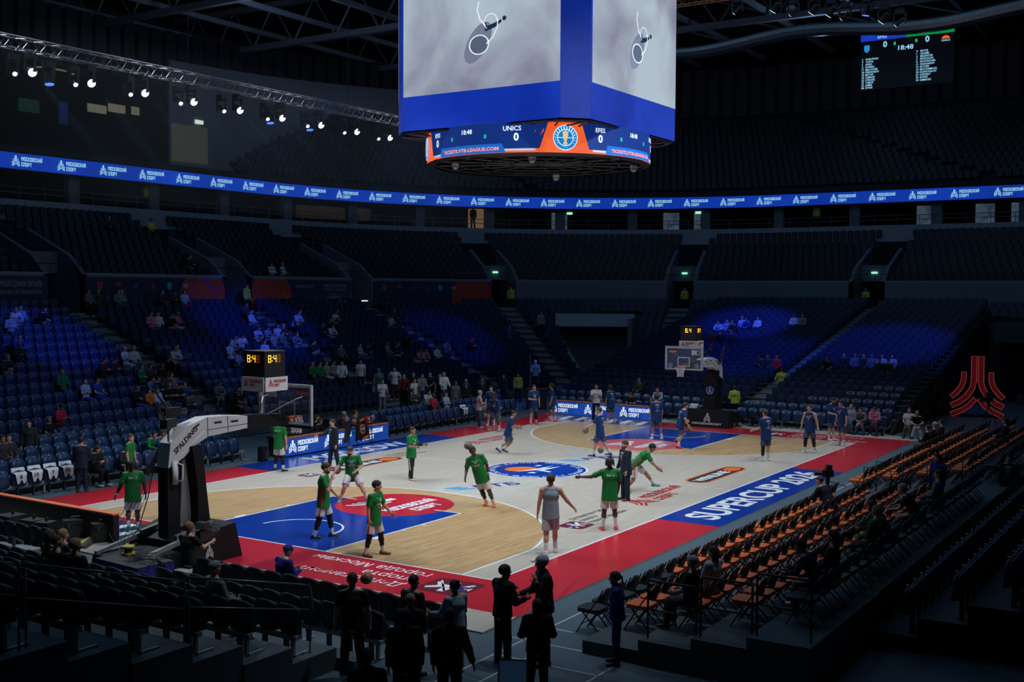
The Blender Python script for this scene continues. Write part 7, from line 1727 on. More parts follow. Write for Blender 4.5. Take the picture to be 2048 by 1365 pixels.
pp(-13.66, -3.74, -82, green(1.92, head=(30, 5), ra=((-.12, .2, -1), (.12, .05, -1)), la=((.25, .3, -.9), (.6, .3, -.75)), ll=(10, 8, 6), rl=(-5, 8, 6), hair=('short', 'black'), prints=chest('38'), tights=c_blackleg, shoes=shoe('brick', (.3, .03, .015)), sole=shoe('black', (.015, .015, .018))), 'player in green number 38 with brick red shoes walking', TG)
pp(-4.34, 2.39, -86, green(1.88, skin='tan', ra=((.2, .15, -1), (.95, .0, .05)), la=((.25, .15, -1), (.95, .1, .12)), ll=(-8, 4, 4), rl=(10, 4, 8), hair=('buzz', 'black'), prints=chest('8'), legs=('trousers', clothmat('black_track_pants', (.014, .015, .018), .7)), stripe=c_white, socks=None, side=None, sleeve=('l', c_blackleg), shoes=shoe('white', (.6, .6, .6)), sole=shoe('redsole', (.5, .03, .03))), 'man in green shirt and long black track trousers reaching forward', TG)
pp(-6.77, -2.52, 205, green(2.03, skin='dark', lean=(10, 17), head=(10, 0), ra=((-.2, .25, -1), (.6, .0, -.55)), la=((-.35, .35, -.85), (.1, .2, -1)), ll=(-6, 18, 10, 6), rl=(-12, -14, 18, 6), hair=('short', 'black'), prints=chest('33'), tights=c_blackleg, tights_on='r', wrist=('l', c_white), shoes=shoe('orange', (.85, .13, .03)), sole=shoe('orange', (.85, .13, .03))), 'player in green number 33 with orange shoes leaning as he jogs', TG)
pp(-7.79, -7.11, 38, green(2.04, skin='dark', la=((.3, .8, -.4), (.25, .95, -.05)), ra=((.25, .2, -1), (.45, .0, -.85)), ll=(3, 5, 4), rl=(8, 6, 10), hair=('dread', 'black'), prints=backp(), side=None, sock0=.35, shoes=shoe('pinkred', (.75, .05, .08)), sole=shoe('lime', (.3, .4, .1))), 'player in green with dreadlocks and arm stretched out, back turned', TG)
pp(-2.07, -5.16, -58, green(1.98, skin='tan', lean=(48, 0), head=(0, -20), la=((.5, .2, -.85), (.6, .1, -.7)), ra=((.45, .3, -.85), (.7, .1, -.6)), ll=(52, 4, 14, 8), rl=(-6, 4, 34), hair=('short', 'black'), shoes=shoe('teal2', (.02, .35, .25)), sole=shoe('violet', (.12, .06, .3))), 'player in green bending forward behind the suited coach', TG)
pp(-11.11, -7.23, 36, dict(H=2.05, top=('tank', c_grey), legs=('shorts', c_gshort), stripe=c_red, socks=c_sock, sock0=.55, la=((.0, .22, -1), (.12, .12, -1)), ra=((.1, .6, -.85), (.3, .55, -.6)), ll=(-8, 2, 8), rl=(14, 2, 8), hair=('short', 'brown'), shoes=shoe('white', (.6, .6, .6)), sole=shoe('white', (.6, .6, .6))), 'player in grey tank top and pale shorts walking away', None)
# ---- coaches
suit = lambda H, **k: dict(dict(H=H, top=('suit', c_suit), legs=('trousers', c_suit), shoes=shoe('brown', (.06, .03, .018)), sole=shoe('black', (.015, .015, .018))), **k)
SG = 'men in dark suits near the court'
pp(-12.09, 9.62, 38, suit(1.8, ra=((.2, .2, -1), (.75, -.3, .6)), la=((.1, .15, -1), (.4, 0, -.8)), hair=('short', 'black')), 'man in navy suit with back turned at the home bench', SG)
pp(-4.02, 6.14, 162, suit(1.86, ra=((.75, .2, -.6), (.95, .15, -.2)), la=((-.05, .15, -1), (.15, .05, -1)), hair=('short', 'brown'), ll=(-6, 4, 4), rl=(8, 4, 4)), 'coach in navy suit with arm held out before the lit board', SG)
pp(-3.58, -5.44, 148, suit(1.92, ra=((.1, .15, -1), (.4, .05, -.85)), la=((.1, .15, -1), (.3, .05, -.95)), hair=('short', 'brown'), beard='brown'), 'bearded coach in navy suit and green tie at mid court', SG)
pp(-10.9, 8.75, -66, dict(H=1.84, top=('polo', c_green), legs=('trousers', c_drkn), shoes=shoe('black', (.015, .015, .018)), hair=('short', 'brown'), head=(-20, 0)), 'man in green polo shirt standing at the home bench')
# ---- navy team
pp(2.72, 3.33, -55, navy(1.85, skin='tan', lean=(14, 0), ra=((.05, .2, -1), (.95, .05, .1)), la=((.1, .2, -1), (.9, .0, .15)), ll=(16, 3, 58, 6, 20), rl=(-8, 3, 48, 6, 35), hair=('buzz', 'black'), prints=chestn('1'), wrist=('r', c_blackleg), shoes=shoe('navyshoe', (.03, .04, .1)), sole=shoe('redsole', (.5, .03, .03))), 'player in navy running, short hair, near centre court', TB)
pp(8.63, 7.56, 188, navy(1.95, skin='dark', lean=(28, 0), head=(0, -15), ra=((.35, .4, -.85), (.45, .25, -.85)), la=((.3, .3, -.9), (.3, .05, -.95)), ll=(40, 12, 50), rl=(30, 12, 45), hair=('buzz', 'black'), prints=chestn('16')), 'player in navy number 16 stooping with a ball', TB)
pp(10.3, 8.9, 205, navy(1.95, hair=('short', 'black'), la=W_, ra=W_), 'player in navy standing behind number 16', TB)
pp(9.0, 8.7, -48, dict(H=1.84, top=('tee', c_pinkm), legs=('trousers', c_jean), shoes=shoe('white', (.6, .6, .6)), hair=('short', 'grey'), la=((.3, .2, -.95), (.4, -.8, .15)), ra=((.3, .2, -.95), (.5, -.75, .05))), 'grey haired man in pale pink shirt and jeans, arms crossed')
pp(11.84, 7.45, 232, navy(1.98, ra=((.15, .15, -1), (.75, -.5, .0)), la=((.1, .15, -1), (.3, .0, -1)), hair=('short', 'black'), prints=chestn('22'), tights=c_blackleg, tights_on='l', sock0=.4, shoes=shoe('orange', (.85, .13, .03)), sole=shoe('orange', (.85, .13, .03))), 'player in navy with orange shoes and one black leg sleeve', TB)
pp(13.46, 7.36, 128, navy(1.95, skin='tan', hair=('dread', 'black'), la=W_, ra=W_, ll=(-6, 4, 6), rl=(12, 4, 6), shoes=shoe('redor', (.8, .09, .05)), sole=shoe('redor', (.8, .09, .05))), 'player in navy with dark locks in front of the far lit board', TB)
pp(15.0, 5.72, 208, dict(H=1.88, skin='tan', top=('polo', c_white), legs=('trousers', c_drkn), shoes=shoe('black', (.015, .015, .018)), hair=('buzz', 'black'), la=((.25, .2, -.95), (.55, -.6, .5)), ra=((.25, .2, -.95), (.55, -.6, .55))), 'man in white polo shirt with hands clasped at the far board')
pp(14.22, 4.46, 66, navy(1.95, skin='tan', hair=('dread', 'black'), prints=backn(), wrist=('r', c_white), ll=(4, 4, 4), rl=(-6, 4, 4)), 'player in navy with back turned in front of the far lit board', TB)
pp(4.18, -.42, 96, navy(2.02, head=(20, 0), la=((.45, .2, -.85), (.9, .1, -.35)), ra=((.1, .15, -1), (.3, .05, -.95)), ll=(16, 4, 6), rl=(-18, 4, 10), hair=('short', 'brown'), prints=backn(), shoes=shoe('darkred', (.05, .04, .09)), sole=shoe('redor', (.8, .09, .05))), 'player in navy holding a teal ball out beside the centre circle', TB)
pp(10.07, .01, 42, navy(2.02, skin='tan', prints=backn(), hair=('short', 'black'), ll=(6, 5, 6), rl=(-6, 7, 4), shoes=shoe('white', (.6, .6, .6)), sole=shoe('violet', (.12, .06, .3))), 'player in navy with back turned in the far key', TB)
pp(8.1, -1.85, -38, navy(1.98, lean=(14, 0), prints=backn(), hair=('short', 'brown'), la=((.2, .3, -.95), (.85, .1, -.2)), ra=((-.3, .35, -.9), (.4, .1, -.7)), rl=(-6, 3, 12, 6, 5), ll=(30, 4, 80, 6, 40), shoes=shoe('red', (.55, .02, .03)), sole=shoe('red', (.55, .02, .03))), 'player in navy with red shoes running at the far free throw line', TB)
pp(6.74, -6.16, 62, navy(2.04, prints=backn(), hair=('short', 'brown'), la=((.15, .25, -1), (.85, .25, -.3)), ra=((.1, .3, -1), (.8, .2, -.35)), tights=c_blackleg, tights_on='l', sock0=.45), 'player in navy with back turned near the right sideline', TB)
pp(9.98, -6.82, 176, navy(2.02, top=('tank', c_navy), hair=('short', 'brown'), la=((.0, .3, -1), (.1, .25, -1)), ra=((-.1, .35, -1), (.15, .1, -1)), tights=c_blackleg, prints=chestn('5'), ll=(-8, 4, 4), rl=(10, 4, 6), wrist=('l', c_white)), 'player in sleeveless navy top with black leg sleeves walking', TB)
pp(14.34, -6.35, 245, navy(1.95, hair=('short', 'black'), beard='black', head=(0, 18), ra=((.2, .15, -1), (.8, -.2, -.1)), prints=chestn('23')), 'bearded player in navy looking down near the right corner', TB)
pp(12.82, -7.26, 150, navy(2.0, head=(0, 12), hair=('short', 'black'), prints=chestn('2'), la=((.0, .2, -1), (.15, .1, -1)), shoes=shoe('whitered', (.6, .5, .5)), sole=shoe('red', (.55, .02, .03))), 'player in navy number 2 with white shoes near the right corner', TB)
# ---- stewards
stw = lambda **k: dict(dict(H=1.78, top=('jacket', c_yel), legs=('trousers', c_black), shoes=shoe('black', (.015, .015, .018)), hair=('short', 'black')), **k)
YG = 'stewards in yellow jackets'
pp(19.0, .0, 25, stw(la=((-.05, .25, -1), (.2, -.6, -.8)), prints=[('jacket_print', [('STEWARD', .14, .05, .22), ('SECURITY', .24, .05, .22)], M('print_olive', (.2, .22, .03), .7), True)]), 'steward in yellow jacket with back turned beside the far hoop', YG, .03)
pp(22.0, -1.35, 15, stw(la=((.1, .4, -.9), (.6, .1, -.1)), prints=[('jacket_print', [('STEWARD', .14, .05, .22), ('SECURITY', .24, .05, .22)], M('print_olive', (.2, .22, .03), .7), True)]), 'steward in yellow jacket with back turned on the end stairs', YG, .82)
pp(12.7, 27.8, -90, stw(), 'steward in yellow jacket standing in the portal between the orange banners', YG, 5.05, 1.3)
pp(34.3, 23.3, 215, stw(), 'steward in yellow jacket standing in the corner portal', YG, 5.05, 1.3)
pp(42.2, 13.2, 200, stw(), 'steward in yellow jacket in the portal left of the far shot clock', YG, 5.05, 1.3)
pp(42.9, .2, 180, stw(la=((.2, .2, -1), (.7, -.6, 0))), 'steward in yellow jacket in the portal above the end stairs', YG, 5.05, 1.3)
pp(12.8, 36.6, -90, stw(), 'steward in yellow jacket on the suite balcony at left', YG, 11.38, 1.3)
pp(50.4, 6.1, 180, stw(), 'steward in yellow jacket on the suite balcony at right', YG, 11.38, 1.3)
pp(39.4, 30.2, 230, stw(top=('jacket', c_black)), 'dark figure standing in the warm lit suite doorway', None, 11.38, 1.3)
pp(20.7, 14.0, 215, stw(hair=('long', 'black')), 'woman in yellow jacket standing behind the far corner of the court', YG, -.035, 1.2)
# ---- silhouettes in the near corner
NG = 'people standing in the near corner'
blk = lambda H, **k: dict(dict(H=H, top=('jacket', c_black), legs=('trousers', c_black), shoes=shoe('black', (.015, .015, .018)), hair=('short', 'black')), **k)
pp(-20.56, -9.0, 40, blk(1.82, top=('tee', c_black), la=((-.05, .25, -1), (.1, .12, -1)), ra=((.0, .3, -1), (.15, .1, -1)), shoes=shoe('white', (.6, .6, .6)), ll=(-3, 4, 4), rl=(6, 5, 4)), 'broad man in black t-shirt seen from behind, standing alone', NG, -.035)
pp(-18.58, -10.72, -15, blk(1.8, head=(-20, 0), la=((.3, .2, -.95), (.6, -.3, .3)), ra=((.15, .3, -.95), (.75, .0, .1))), 'man in black jacket talking to the tall man in a cap', NG, -.035)
pp(-18.15, -11.3, 140, blk(1.97, top=('jacket', c_drkn), hair=('cap', 'whitecap'), la=((.35, .1, -.9), (.3, -.2, .95)), ra=((.3, .25, -.9), (.85, .0, -.2))), 'tall man in dark jacket and cap with hand at his mouth', NG, -.035)
pp(-17.47, -12.37, 118, dict(H=1.68, top=('jacket', c_royal), legs=('trousers', c_royal), shoes=shoe('black', (.015, .015, .018)), hair=('tail', 'brown'), la=((-.3, .2, -1), (-.1, -.5, -.8)), ra=((-.3, .2, -1), (-.1, -.5, -.8))), 'woman in dark royal blue suit with tied hair beside the platform', NG, -.035)
pp(-19.76, -12.15, 36, blk(1.68, hair=('long', 'brown'), la=((.1, .3, -.95), (.7, -.5, -.1)), ra=((.1, .3, -.95), (.7, -.5, -.1))), 'long haired woman in black at the bottom of the picture', NG, -.035)
pp(-21.33, -11.57, 38, blk(1.8, ra=((.0, .35, -1), (.2, .3, -.95)), rl=(10, 4, 6), ll=(-8, 4, 6)), 'man in black jacket walking away at the bottom of the picture', NG, -.035)
pp(-21.76, -11.06, 42, blk(1.82), 'man in black standing left of the walking man at the bottom', NG, -.035)
pp(-19.9, -9.75, -10, blk(1.76, top=('suit', c_suitk), head=(10, 0), hair=('buzz', 'black')), 'man in dark suit turned right beside the woman in pale blue', NG, -.035)
pp(-19.4, -10.3, 75, dict(H=1.64, top=('sweater', c_ltb), legs=('trousers', clothmat('pale_trousers', (.24, .3, .36), .8)), shoes=shoe('white', (.6, .6, .6)), hair=('bun', 'black'), la=((.3, .35, -.9), (.8, .1, -.1)), ra=((.2, .2, -1), (.8, -.2, -.2))), 'woman in pale blue sweater with dark hair handing over papers', NG, -.035)
pp(-20.55, -10.21, 30, blk(1.64, hair=('short', 'fair'), ra=((.2, .2, -1), (.6, .1, .7))), 'fair haired person in black holding up a phone', NG, -.035)
pp(-23.43, -11.73, 35, blk(1.78), 'man in black cut off at the bottom edge, left of the group', NG, -.035)
pp(.95, -15.75, 175, blk(1.84, top=('suit', c_suitk), tie=clothmat('tie_blue', (.03, .06, .2), .6)), 'suited man with tie standing behind the folding chairs', None, -.035)
pp(-3.7, -14.75, 150, dict(H=1.68, top=('jacket', c_royal), legs=('trousers', c_royal), shoes=shoe('black', (.015, .015, .018)), hair=('tail', 'black')), 'woman in royal blue suit standing among the folding chairs', None, .6)
pp(26.2, -8.05, 200, blk(1.85, top=('suit', c_suitk), tie=clothmat('tie_blue', (.03, .06, .2), .6)), 'suited man with blue tie standing left of the red sculpture', None, 0)
# camera operator beside the near basket
pp(-17.95, -2.0, 8, dict(H=1.78, seat=.45, top=('tee', c_black), legs=('trousers', c_drkn), shoes=shoe('black', (.015, .015, .018)), hair=('curly', 'red'), la=((.6, .25, -.7), (.75, .1, .45)), ra=((.6, .3, -.7), (.85, .1, .3)), ll=(75, 8, 75), rl=(75, 8, 75)), 'curly haired camera operator in black sitting behind the near hoop', None, -.035)
# ---- standing spectators behind the visitor bench
SGP = 'spectators standing behind the visitor bench'
col = dict(white=c_white, black=c_black, maroon=clothmat('maroon', (.14, .015, .025)), grey=clothmat('grey', (.17, .19, .21)), beige=clothmat('beige', (.26, .21, .15)), dark=clothmat('dark', (.022, .026, .032)), teal=clothmat('teal', (.05, .17, .19)))
for x, y, z, yw, tk, cl, lg, hr, lab, arms_ in (
    (9.9, 18.0, 1.06, 225, 'hoodie', 'white', c_black, ('short', 'black'), 'man in white hoodie at the rail, leftmost of the standing spectators', 'h'),
    (11.4, 18.0, 1.06, 225, 'tee', 'white', c_black, ('short', 'black'), 'man in white t-shirt with red print at the rail', 'd'),
    (11.2, 16.6, .64, 225, 'tee', 'teal', c_jean, ('cap', 'teal'), 'man in teal t-shirt and cap at the rail', 'd'),
    (10.9, 15.3, .8, 210, 'tee', 'white', col['maroon'], ('short', 'black'), 'man in white t-shirt and dark red trousers with hands on hips', 'k'),
    (10.1, 14.05, .55, 215, 'sweater', 'maroon', c_black, ('short', 'brown'), 'young man in maroon sweater at the rail', 'h'),
    (10.8, 14.0, .55, 215, 'jacket', 'black', c_black, ('short', 'fair'), 'fair haired young man in black jacket at the rail', 'h'),
    (10.7, 13.4, .55, 245, 'jacket', 'grey', c_jean, ('short', 'black'), 'man in grey jacket holding his hands out', 'f'),
    (12.1, 13.9, .55, 190, 'tee', 'dark', c_black, ('short', 'black'), 'man in dark t-shirt greeting the man in grey', 'f'),
    (12.0, 13.2, .5, 200, 'tee', 'black', c_black, ('short', 'black'), 'person in black top behind the beige hoodie', 'd'),
    (12.1, 13.05, .55, 240, 'hoodie', 'white', c_jean, ('short', 'fair'), 'fair haired boy in white hoodie behind the beige hoodie', 'h'),
    (12.7, 13.6, .5, 230, 'jacket', 'maroon', c_black, ('long', 'black'), 'long haired woman in dark red-black top at the back', 'd'),
    (13.3, 14.1, -.035, 225, 'hoodie', 'beige', c_black, ('short', 'black'), 'man in beige hoodie in front of the standing group', 'h'),
    (8.3, 14.0, .4, 235, 'tee', 'white', col['grey'], ('short', 'black'), 'young man in white t-shirt and grey trousers by the black fence', 'f'),
    (13.9, 13.6, -.035, 240, 'tee', 'grey', col['grey'], ('short', 'brown'), 'man in grey t-shirt right of the beige hoodie', 'd'),
    (15.3, 13.9, -.035, 225, 'suit', 'dark', c_suitk, ('bald', 'black'), 'bald man in suit and white shirt behind the visitor bench', 'd'),
    (17.0, 14.0, -.035, 225, 'suit', 'dark', c_suitk, ('short', 'black'), 'dark haired man in suit behind the visitor bench', 'd'),
    (10.2, 13.5, .35, 260, 'tee', 'white', c_drkn, ('short', 'black'), 'man in white t-shirt seen from the side behind the courtside row', 'd'),
    (19.5, 14.2, -.035, 200, 'jacket', 'dark', c_black, ('short', 'black'), 'person in dark jacket left of the woman in yellow', 'd'),
    (26.9, 16.3, 3.5, 240, 'sweater', 'grey', c_black, ('short', 'black'), 'man in grey sweater walking down the corner stairs', 'w'),
    (-11.9, 12.6, .35, 225, 'jacket', 'dark', c_black, ('short', 'black'), 'man in dark jacket standing behind the home bench', 'd'),
    (28.9, 5.4, 2.42, 180, 'jacket', 'maroon', c_black, ('short', 'black'), 'standing figure in dark red in the end stand, left of three', 'd'),
    (28.9, 4.85, 2.42, 180, 'jacket', 'black', c_black, ('short', 'black'), 'standing figure in black in the end stand, middle of three', 'd'),
    (28.9, 4.15, 2.42, 180, 'jacket', 'dark', c_jean, ('short', 'black'), 'standing figure in dark blue in the end stand, right of three', 'd'),
    (18.9, 11.7, .9, 215, 'tee', 'teal', c_black, ('bald', 'black'), 'man in blue lit shirt standing at a black desk in the corner', 'f')):
    ar = {'d': {}, 'h': dict(la=((.35, .2, -.9), (.7, -.1, -.35)), ra=((.3, .2, -.95), (.75, -.1, -.3))), 'k': dict(la=((-.35, .6, -.8), (.35, -.6, -.5)), ra=((-.35, .6, -.8), (.35, -.6, -.5))), 'f': dict(ra=((.35, .15, -.9), (.85, -.1, -.1)), la=((.2, .2, -1), (.8, -.1, -.2))), 'w': dict(ll=(20, 3, 20), rl=(-15, 3, 15))}[arms_]
    pp(x, y, yw, dict(dict(H=1.78, top=(tk, col[cl]), legs=('trousers', lg), shoes=shoe('black', (.015, .015, .018)) if cl != 'white' else shoe('white', (.6, .6, .6)), hair=hr, skin=rnd.choice(('light', 'light', 'tan'))), **ar), lab, SGP if 5 < x < 18 else None, z, 1.45)
# ------------------------------------------------------------------ seated spectators
def patt(name, c1, c2, kind):
    m = bpy.data.materials.new('cloth_'+name); m.use_nodes = True; nt = m.node_tree; b = nt.nodes['Principled BSDF']; b.inputs['Roughness'].default_value = .85
    tc = nt.nodes.new('ShaderNodeTexCoord')
    if kind == 'check': t = nt.nodes.new('ShaderNodeTexChecker'); t.inputs['Scale'].default_value = 16; t.inputs['Color1'].default_value = (*c1, 1); t.inputs['Color2'].default_value = (*c2, 1); nt.links.new(t.outputs['Color'], b.inputs['Base Color'])
    else:
        t = nt.nodes.new('ShaderNodeTexWave') if kind == 'wave' else nt.nodes.new('ShaderNodeTexNoise'); t.inputs['Scale'].default_value = 5 if kind == 'wave' else 7
        if kind == 'wave': t.bands_direction = 'Z'
        r = nt.nodes.new('ShaderNodeValToRGB'); r.color_ramp.interpolation = 'CONSTANT'; r.color_ramp.elements[0].color = (*c1, 1); r.color_ramp.elements[1].color = (*c2, 1); r.color_ramp.elements[1].position = .5
        nt.links.new(t.outputs['Fac'], r.inputs[0]); nt.links.new(r.outputs[0], b.inputs['Base Color'])
    nt.links.new(tc.outputs['Object'], t.inputs['Vector']); return m
TOPC = dict(blackwhite=(.10, .11, .13), charcoal=(.035, .037, .042), dark=(.018, .02, .026), black=(.010, .010, .012), teal=(.07, .2, .22), ltblue=(.30, .42, .56), pink=(.5, .16, .28), white=(.5, .53, .56), blue=(.02, .05, .24), slate=(.10, .15, .2), maroon=(.08, .012, .02), green=(.012, .16, .05), red=(.42, .02, .035), grey=(.2, .22, .24), beige=(.28, .22, .16), brown=(.08, .05, .035), orange=(.6, .14, .02), yellow=(.5, .5, .06), navysuit=(.012, .018, .036), navy=(.015, .022, .06), royal=(.008, .012, .17), denim=(.05, .09, .17))
def topm(k):
    if 'crowd_'+k in MATS: return MATS['crowd_'+k]
    if k == 'plaid': m = patt('plaid', (.06, .1, .22), (.35, .4, .48), 'check')
    elif k == 'stripe': m = patt('stripes', (.02, .02, .03), (.5, .55, .6), 'wave')
    elif k == 'camo': m = patt('camo', (.03, .035, .02), (.09, .085, .05), 'noise')
    else: return clothmat('crowd_'+k, TOPC[k], .85)
    MATS['crowd_'+k] = m; return m
POSE = dict(
 SU=dict(lean=(-4, 0), la=((.3, .15, -.9), (.8, -.25, -.3)), ra=((.3, .15, -.9), (.8, -.25, -.3)), ll=(82, 8, 82), rl=(80, 8, 78)),
 SF=dict(lean=(30, 0), head=(0, -18), la=((.5, .2, -.8), (.6, -.45, -.15)), ra=((.5, .2, -.8), (.6, -.45, -.1)), ll=(84, 14, 86), rl=(84, 14, 82)),
 SX=dict(lean=(-6, 0), head=(12, 0), la=((.3, .2, -.95), (.35, -.85, .15)), ra=((.3, .2, -.95), (.4, -.8, .05)), ll=(80, 8, 70), rl=(82, 10, 86)),
 SP=dict(lean=(8, 0), head=(-8, 18), la=((.35, .15, -.9), (.75, -.3, .25)), ra=((.35, .15, -.9), (.75, -.35, .3)), ll=(82, 6, 80), rl=(82, 8, 90)))
for k in POSE: POSE[k].update(H=1.76, seat=.47)
CM = {}
def cm(pose, what):
    key = (pose, what)
    if key in CM: return CM[key]
    J = skeleton(POSE[pose]); h = .032; blank = M('cloth_crowd_dark', TOPC['dark'], .85)
    if what == 'body': me = np_mesh('person', body_parts(J, .03, .019, .0085), [skin('light'), m_eye, m_lip])
    elif what in ('sweater', 'tee', 'suit'): pr, k, c = g_top(J, what); me = np_mesh('top', [(*nets(pr, h*.85, k, c), 0)], [blank])
    elif what == 'legs': pr, k, c = g_legs(J, 'trousers'); me = np_mesh('trousers', [(*nets(pr, h*.9, k, c), 0)], [blank])
    elif what[:4] == 'shoe': me = np_mesh('shoe', [(*g_shoe(J, what[4])[0], 0)], [blank])
    else: me = np_mesh('hair', [(*q, 0) for q in hair_geo(J, what, .02)], [blank])
    CM[key] = me; return me
HST = dict(short=('short', 'black'), long=('long', 'brown'), bald=('buzz', 'brown'), grey=('short', 'grey'), dark=('short', 'black'), cap=('cap', 'darkcap'), pinkhair=('long', 'pink'), blonde=('short', 'fair'), bluecap=('beanie', 'blue'))
def mset(o, m): o.material_slots[0].link = 'OBJECT'; o.material_slots[0].material = m
rc_ = random.Random(5)
for ci, (x, y, z, yaw, row, pose, top, legs, hair, sc, lab) in enumerate(CROWD):
    b = put('person', cm(pose, 'body'), None, (x, y, z-(.035 if z == 0 else 0)), R(yaw+rc_.uniform(-14, 14))); b.scale = (sc, sc, sc)
    tag(b, lab, 'person', 'seated spectators'); mset(b, skin(rc_.choice(('light', 'light', 'light', 'tan')) if 'red t-shirt' not in lab else 'dark'))
    kind = 'suit' if 'suit' in top or 'jacket' in lab else ('tee' if 't-shirt' in lab or 'polo' in lab or (top in ('white', 'black', 'grey', 'red', 'ltblue') and rc_.random() < .4) else 'sweater')
    mset(put({'tee': 't_shirt', 'suit': 'jacket'}.get(kind, 'sweater'), cm(pose, kind), b), topm(top))
    mset(put('trousers', cm(pose, 'legs'), b), topm({'dark': rc_.choice(('dark', 'charcoal', 'black'))}.get(legs, legs)))
    for s in 'lr': mset(put('shoe', cm(pose, 'shoe'+s), b), M('shoe_black', (.015, .015, .018), .5) if rc_.random() < .6 else M('shoe_white', (.6, .6, .6), .5))
    hs, hc = HST[hair]
    if hair in ('short', 'long') and rc_.random() < .5: hc = rc_.choice(('brown', 'black', 'brown', 'fair'))
    cap = hs in ('cap', 'beanie')
    if hair == 'cap' and 'grey cap' in lab: hc = 'greycap'
    mset(put(hs if cap else 'hair', cm(pose, hs), b), M('cap_'+hc, CAPC[hc], .8) if cap else M('hair_'+hc, HAIRC[hc], .75, noise=(30, .3)))
# ================================================================== BALLS AND PROPS
def ball_mat(name, c1, c2):
    m = bpy.data.materials.new(name); m.use_nodes = True; nt = m.node_tree; b = nt.nodes['Principled BSDF']; b.inputs['Roughness'].default_value = .55
    tc = nt.nodes.new('ShaderNodeTexCoord'); g = nt.nodes.new('ShaderNodeTexWave'); g.wave_type = 'BANDS'; g.bands_direction = 'X'; g.inputs['Scale'].default_value = 2.1; g.inputs['Phase Offset'].default_value = 1.2
    r = nt.nodes.new('ShaderNodeValToRGB'); r.color_ramp.interpolation = 'CONSTANT'; r.color_ramp.elements[0].color = (*c1, 1); r.color_ramp.elements[1].color = (*c2, 1); r.color_ramp.elements[1].position = .5
    nt.links.new(tc.outputs['Object'], g.inputs['Vector']); nt.links.new(g.outputs['Fac'], r.inputs[0]); nt.links.new(r.outputs[0], b.inputs['Base Color']); return m
m_ball = ball_mat('ball_teal_orange', (.01, .22, .27), (.45, .10, .035)); m_seam = M('ball_seam', (.02, .02, .02), .6)
ball_me = MB().sphere((0, 0, 0), .12, 24).mesh('basketball', m_ball, True)
sm = MB()
for ax_ in range(3): sm.tube([tuple(np.roll((.1205*math.cos(t), .1205*math.sin(t), 0), ax_)) for t in np.linspace(0, 2*PI, 33)[:-1]], .0025, 4, True)
seam_me = sm.mesh('seam', m_seam)
for (x, y, z), r3, lab in (((-8.84, 1.73, .97), (.3, .2, .5), 'teal and orange ball at the hand of player 81'), ((-7.2, -2.0, 1.84), (1.1, .4, 2.2), 'teal and orange ball in the air before the face of player 33'),
    ((3.86, .12, 1.02), (.2, .5, 1.2), 'teal ball held out by a navy player at the centre circle'), ((4.05, -.45, .27), (.4, 1.2, 2.6), 'teal ball bouncing at the feet of the navy player at centre'),
    ((8.42, 7.95, .69), (1, .3, .2), 'teal and orange ball held low by the stooping player'), ((8.45, -2.3, .74), (2.0, .5, .9), 'teal and orange ball bouncing at the far free throw line'),
    ((-18.3, -7.4, .95), (.9, .8, .4), 'teal and orange ball lying on a front near seat'), ((16.3, -1.0, .12), (.2, .1, .8), 'orange side up ball on the floor beside the far hoop base'), ((16.5, -1.28, .12), (.9, .2, 2.8), 'teal side up ball on the floor beside the far hoop base'),
    ((.35, 9.35, 1.18), (.6, .3, .2), 'orange ball at the left of the ball rack'), ((.75, 9.3, 1.05), (.2, .3, 1.4), 'teal ball on the left shelf of the ball rack'), ((1.95, 9.32, 1.1), (.8, .9, 2.6), 'teal ball on the right of the ball rack'), ((.95, 9.42, 1.2), (2, 1, .3), 'teal and orange ball on top of the ball rack')):
    o = put('basketball', ball_me, None, (x, y, z)); o.rotation_euler = r3; tag(o, lab, 'ball', 'teal and orange basketballs'); put('seam', seam_me, o)
mb = MB()
for k in range(4): mb.tube([(-.95+.0*k, .12, .6+.28*(k % 2)), (.85, .12, .6+.28*(k % 2))], .015, 5)
mb.cyl((-.95, .14, 0), (-.85, .14, 1.15), .02, n=6); mb.cyl((.85, .14, 0), (.75, .14, 1.05), .02, n=6); mb.tube([(-.95, .17, 1.04), (.8, .17, .96)], .02, 5); mb.tube([(-.6, .05, .93), (-.2, .05, .93)], .02, 5)
mb.obj('shelf_bar', m_case, br)
# jerseys laid over the home bench seats
m_jer = M('cloth_jersey_white', (.62, .63, .66), .8); jn = MB()
def jersey(loc, rz, num, label):
    r = empty('folded_jersey', loc, rz); tag(r, label, 'jersey', 'jerseys laid out on the home bench'); V = []; F = []; nx, ny = 8, 8
    prof = [(-.24, .80), (-.27, .895), (-.24, .925), (-.19, .905), (-.165, .8), (-.06, .775), (.0, .74), (.0, .62), (.005, .5)]
    for i, (px, pz) in enumerate(prof):
        f = i/(len(prof)-1)
        for j in range(ny+1):
            g = j/ny*2-1; V.append((px+.035+.01*math.sin(5*g+i), g*(.18+.06*math.sin(f*3.0)-.03*f), pz+(.0 if i < 6 else .07*math.cos(g*5.0)*f)))
    for i in range(len(prof)-1):
        for j in range(ny): a = i*(ny+1)+j; F.append((a, a+1, a+ny+2, a+ny+1))
    MB().add(V, F).obj('cloth', m_jer, r, True)
    mb = MB(); text(mb, num, (.055, -.05*len(num), .6), Y, Z, .12, None, .02); mb.obj('jersey_number', M('print_dark_green', (.01, .08, .03), .7), r)
for k, (x, nu, lb) in enumerate(((-13.74, '8', 'white jersey number 8 over a home bench seat, first from left'), (-13.18, '13', 'white jersey number 13 over a home bench seat, second from left'), (-12.62, '7', 'white jersey number 7 over a home bench seat, third from left'), (-12.06, '95', 'white jersey number 95 over a home bench seat, fourth from left'))):
    jersey((x, 10.35, -.03), -PI/2, nu, lb)
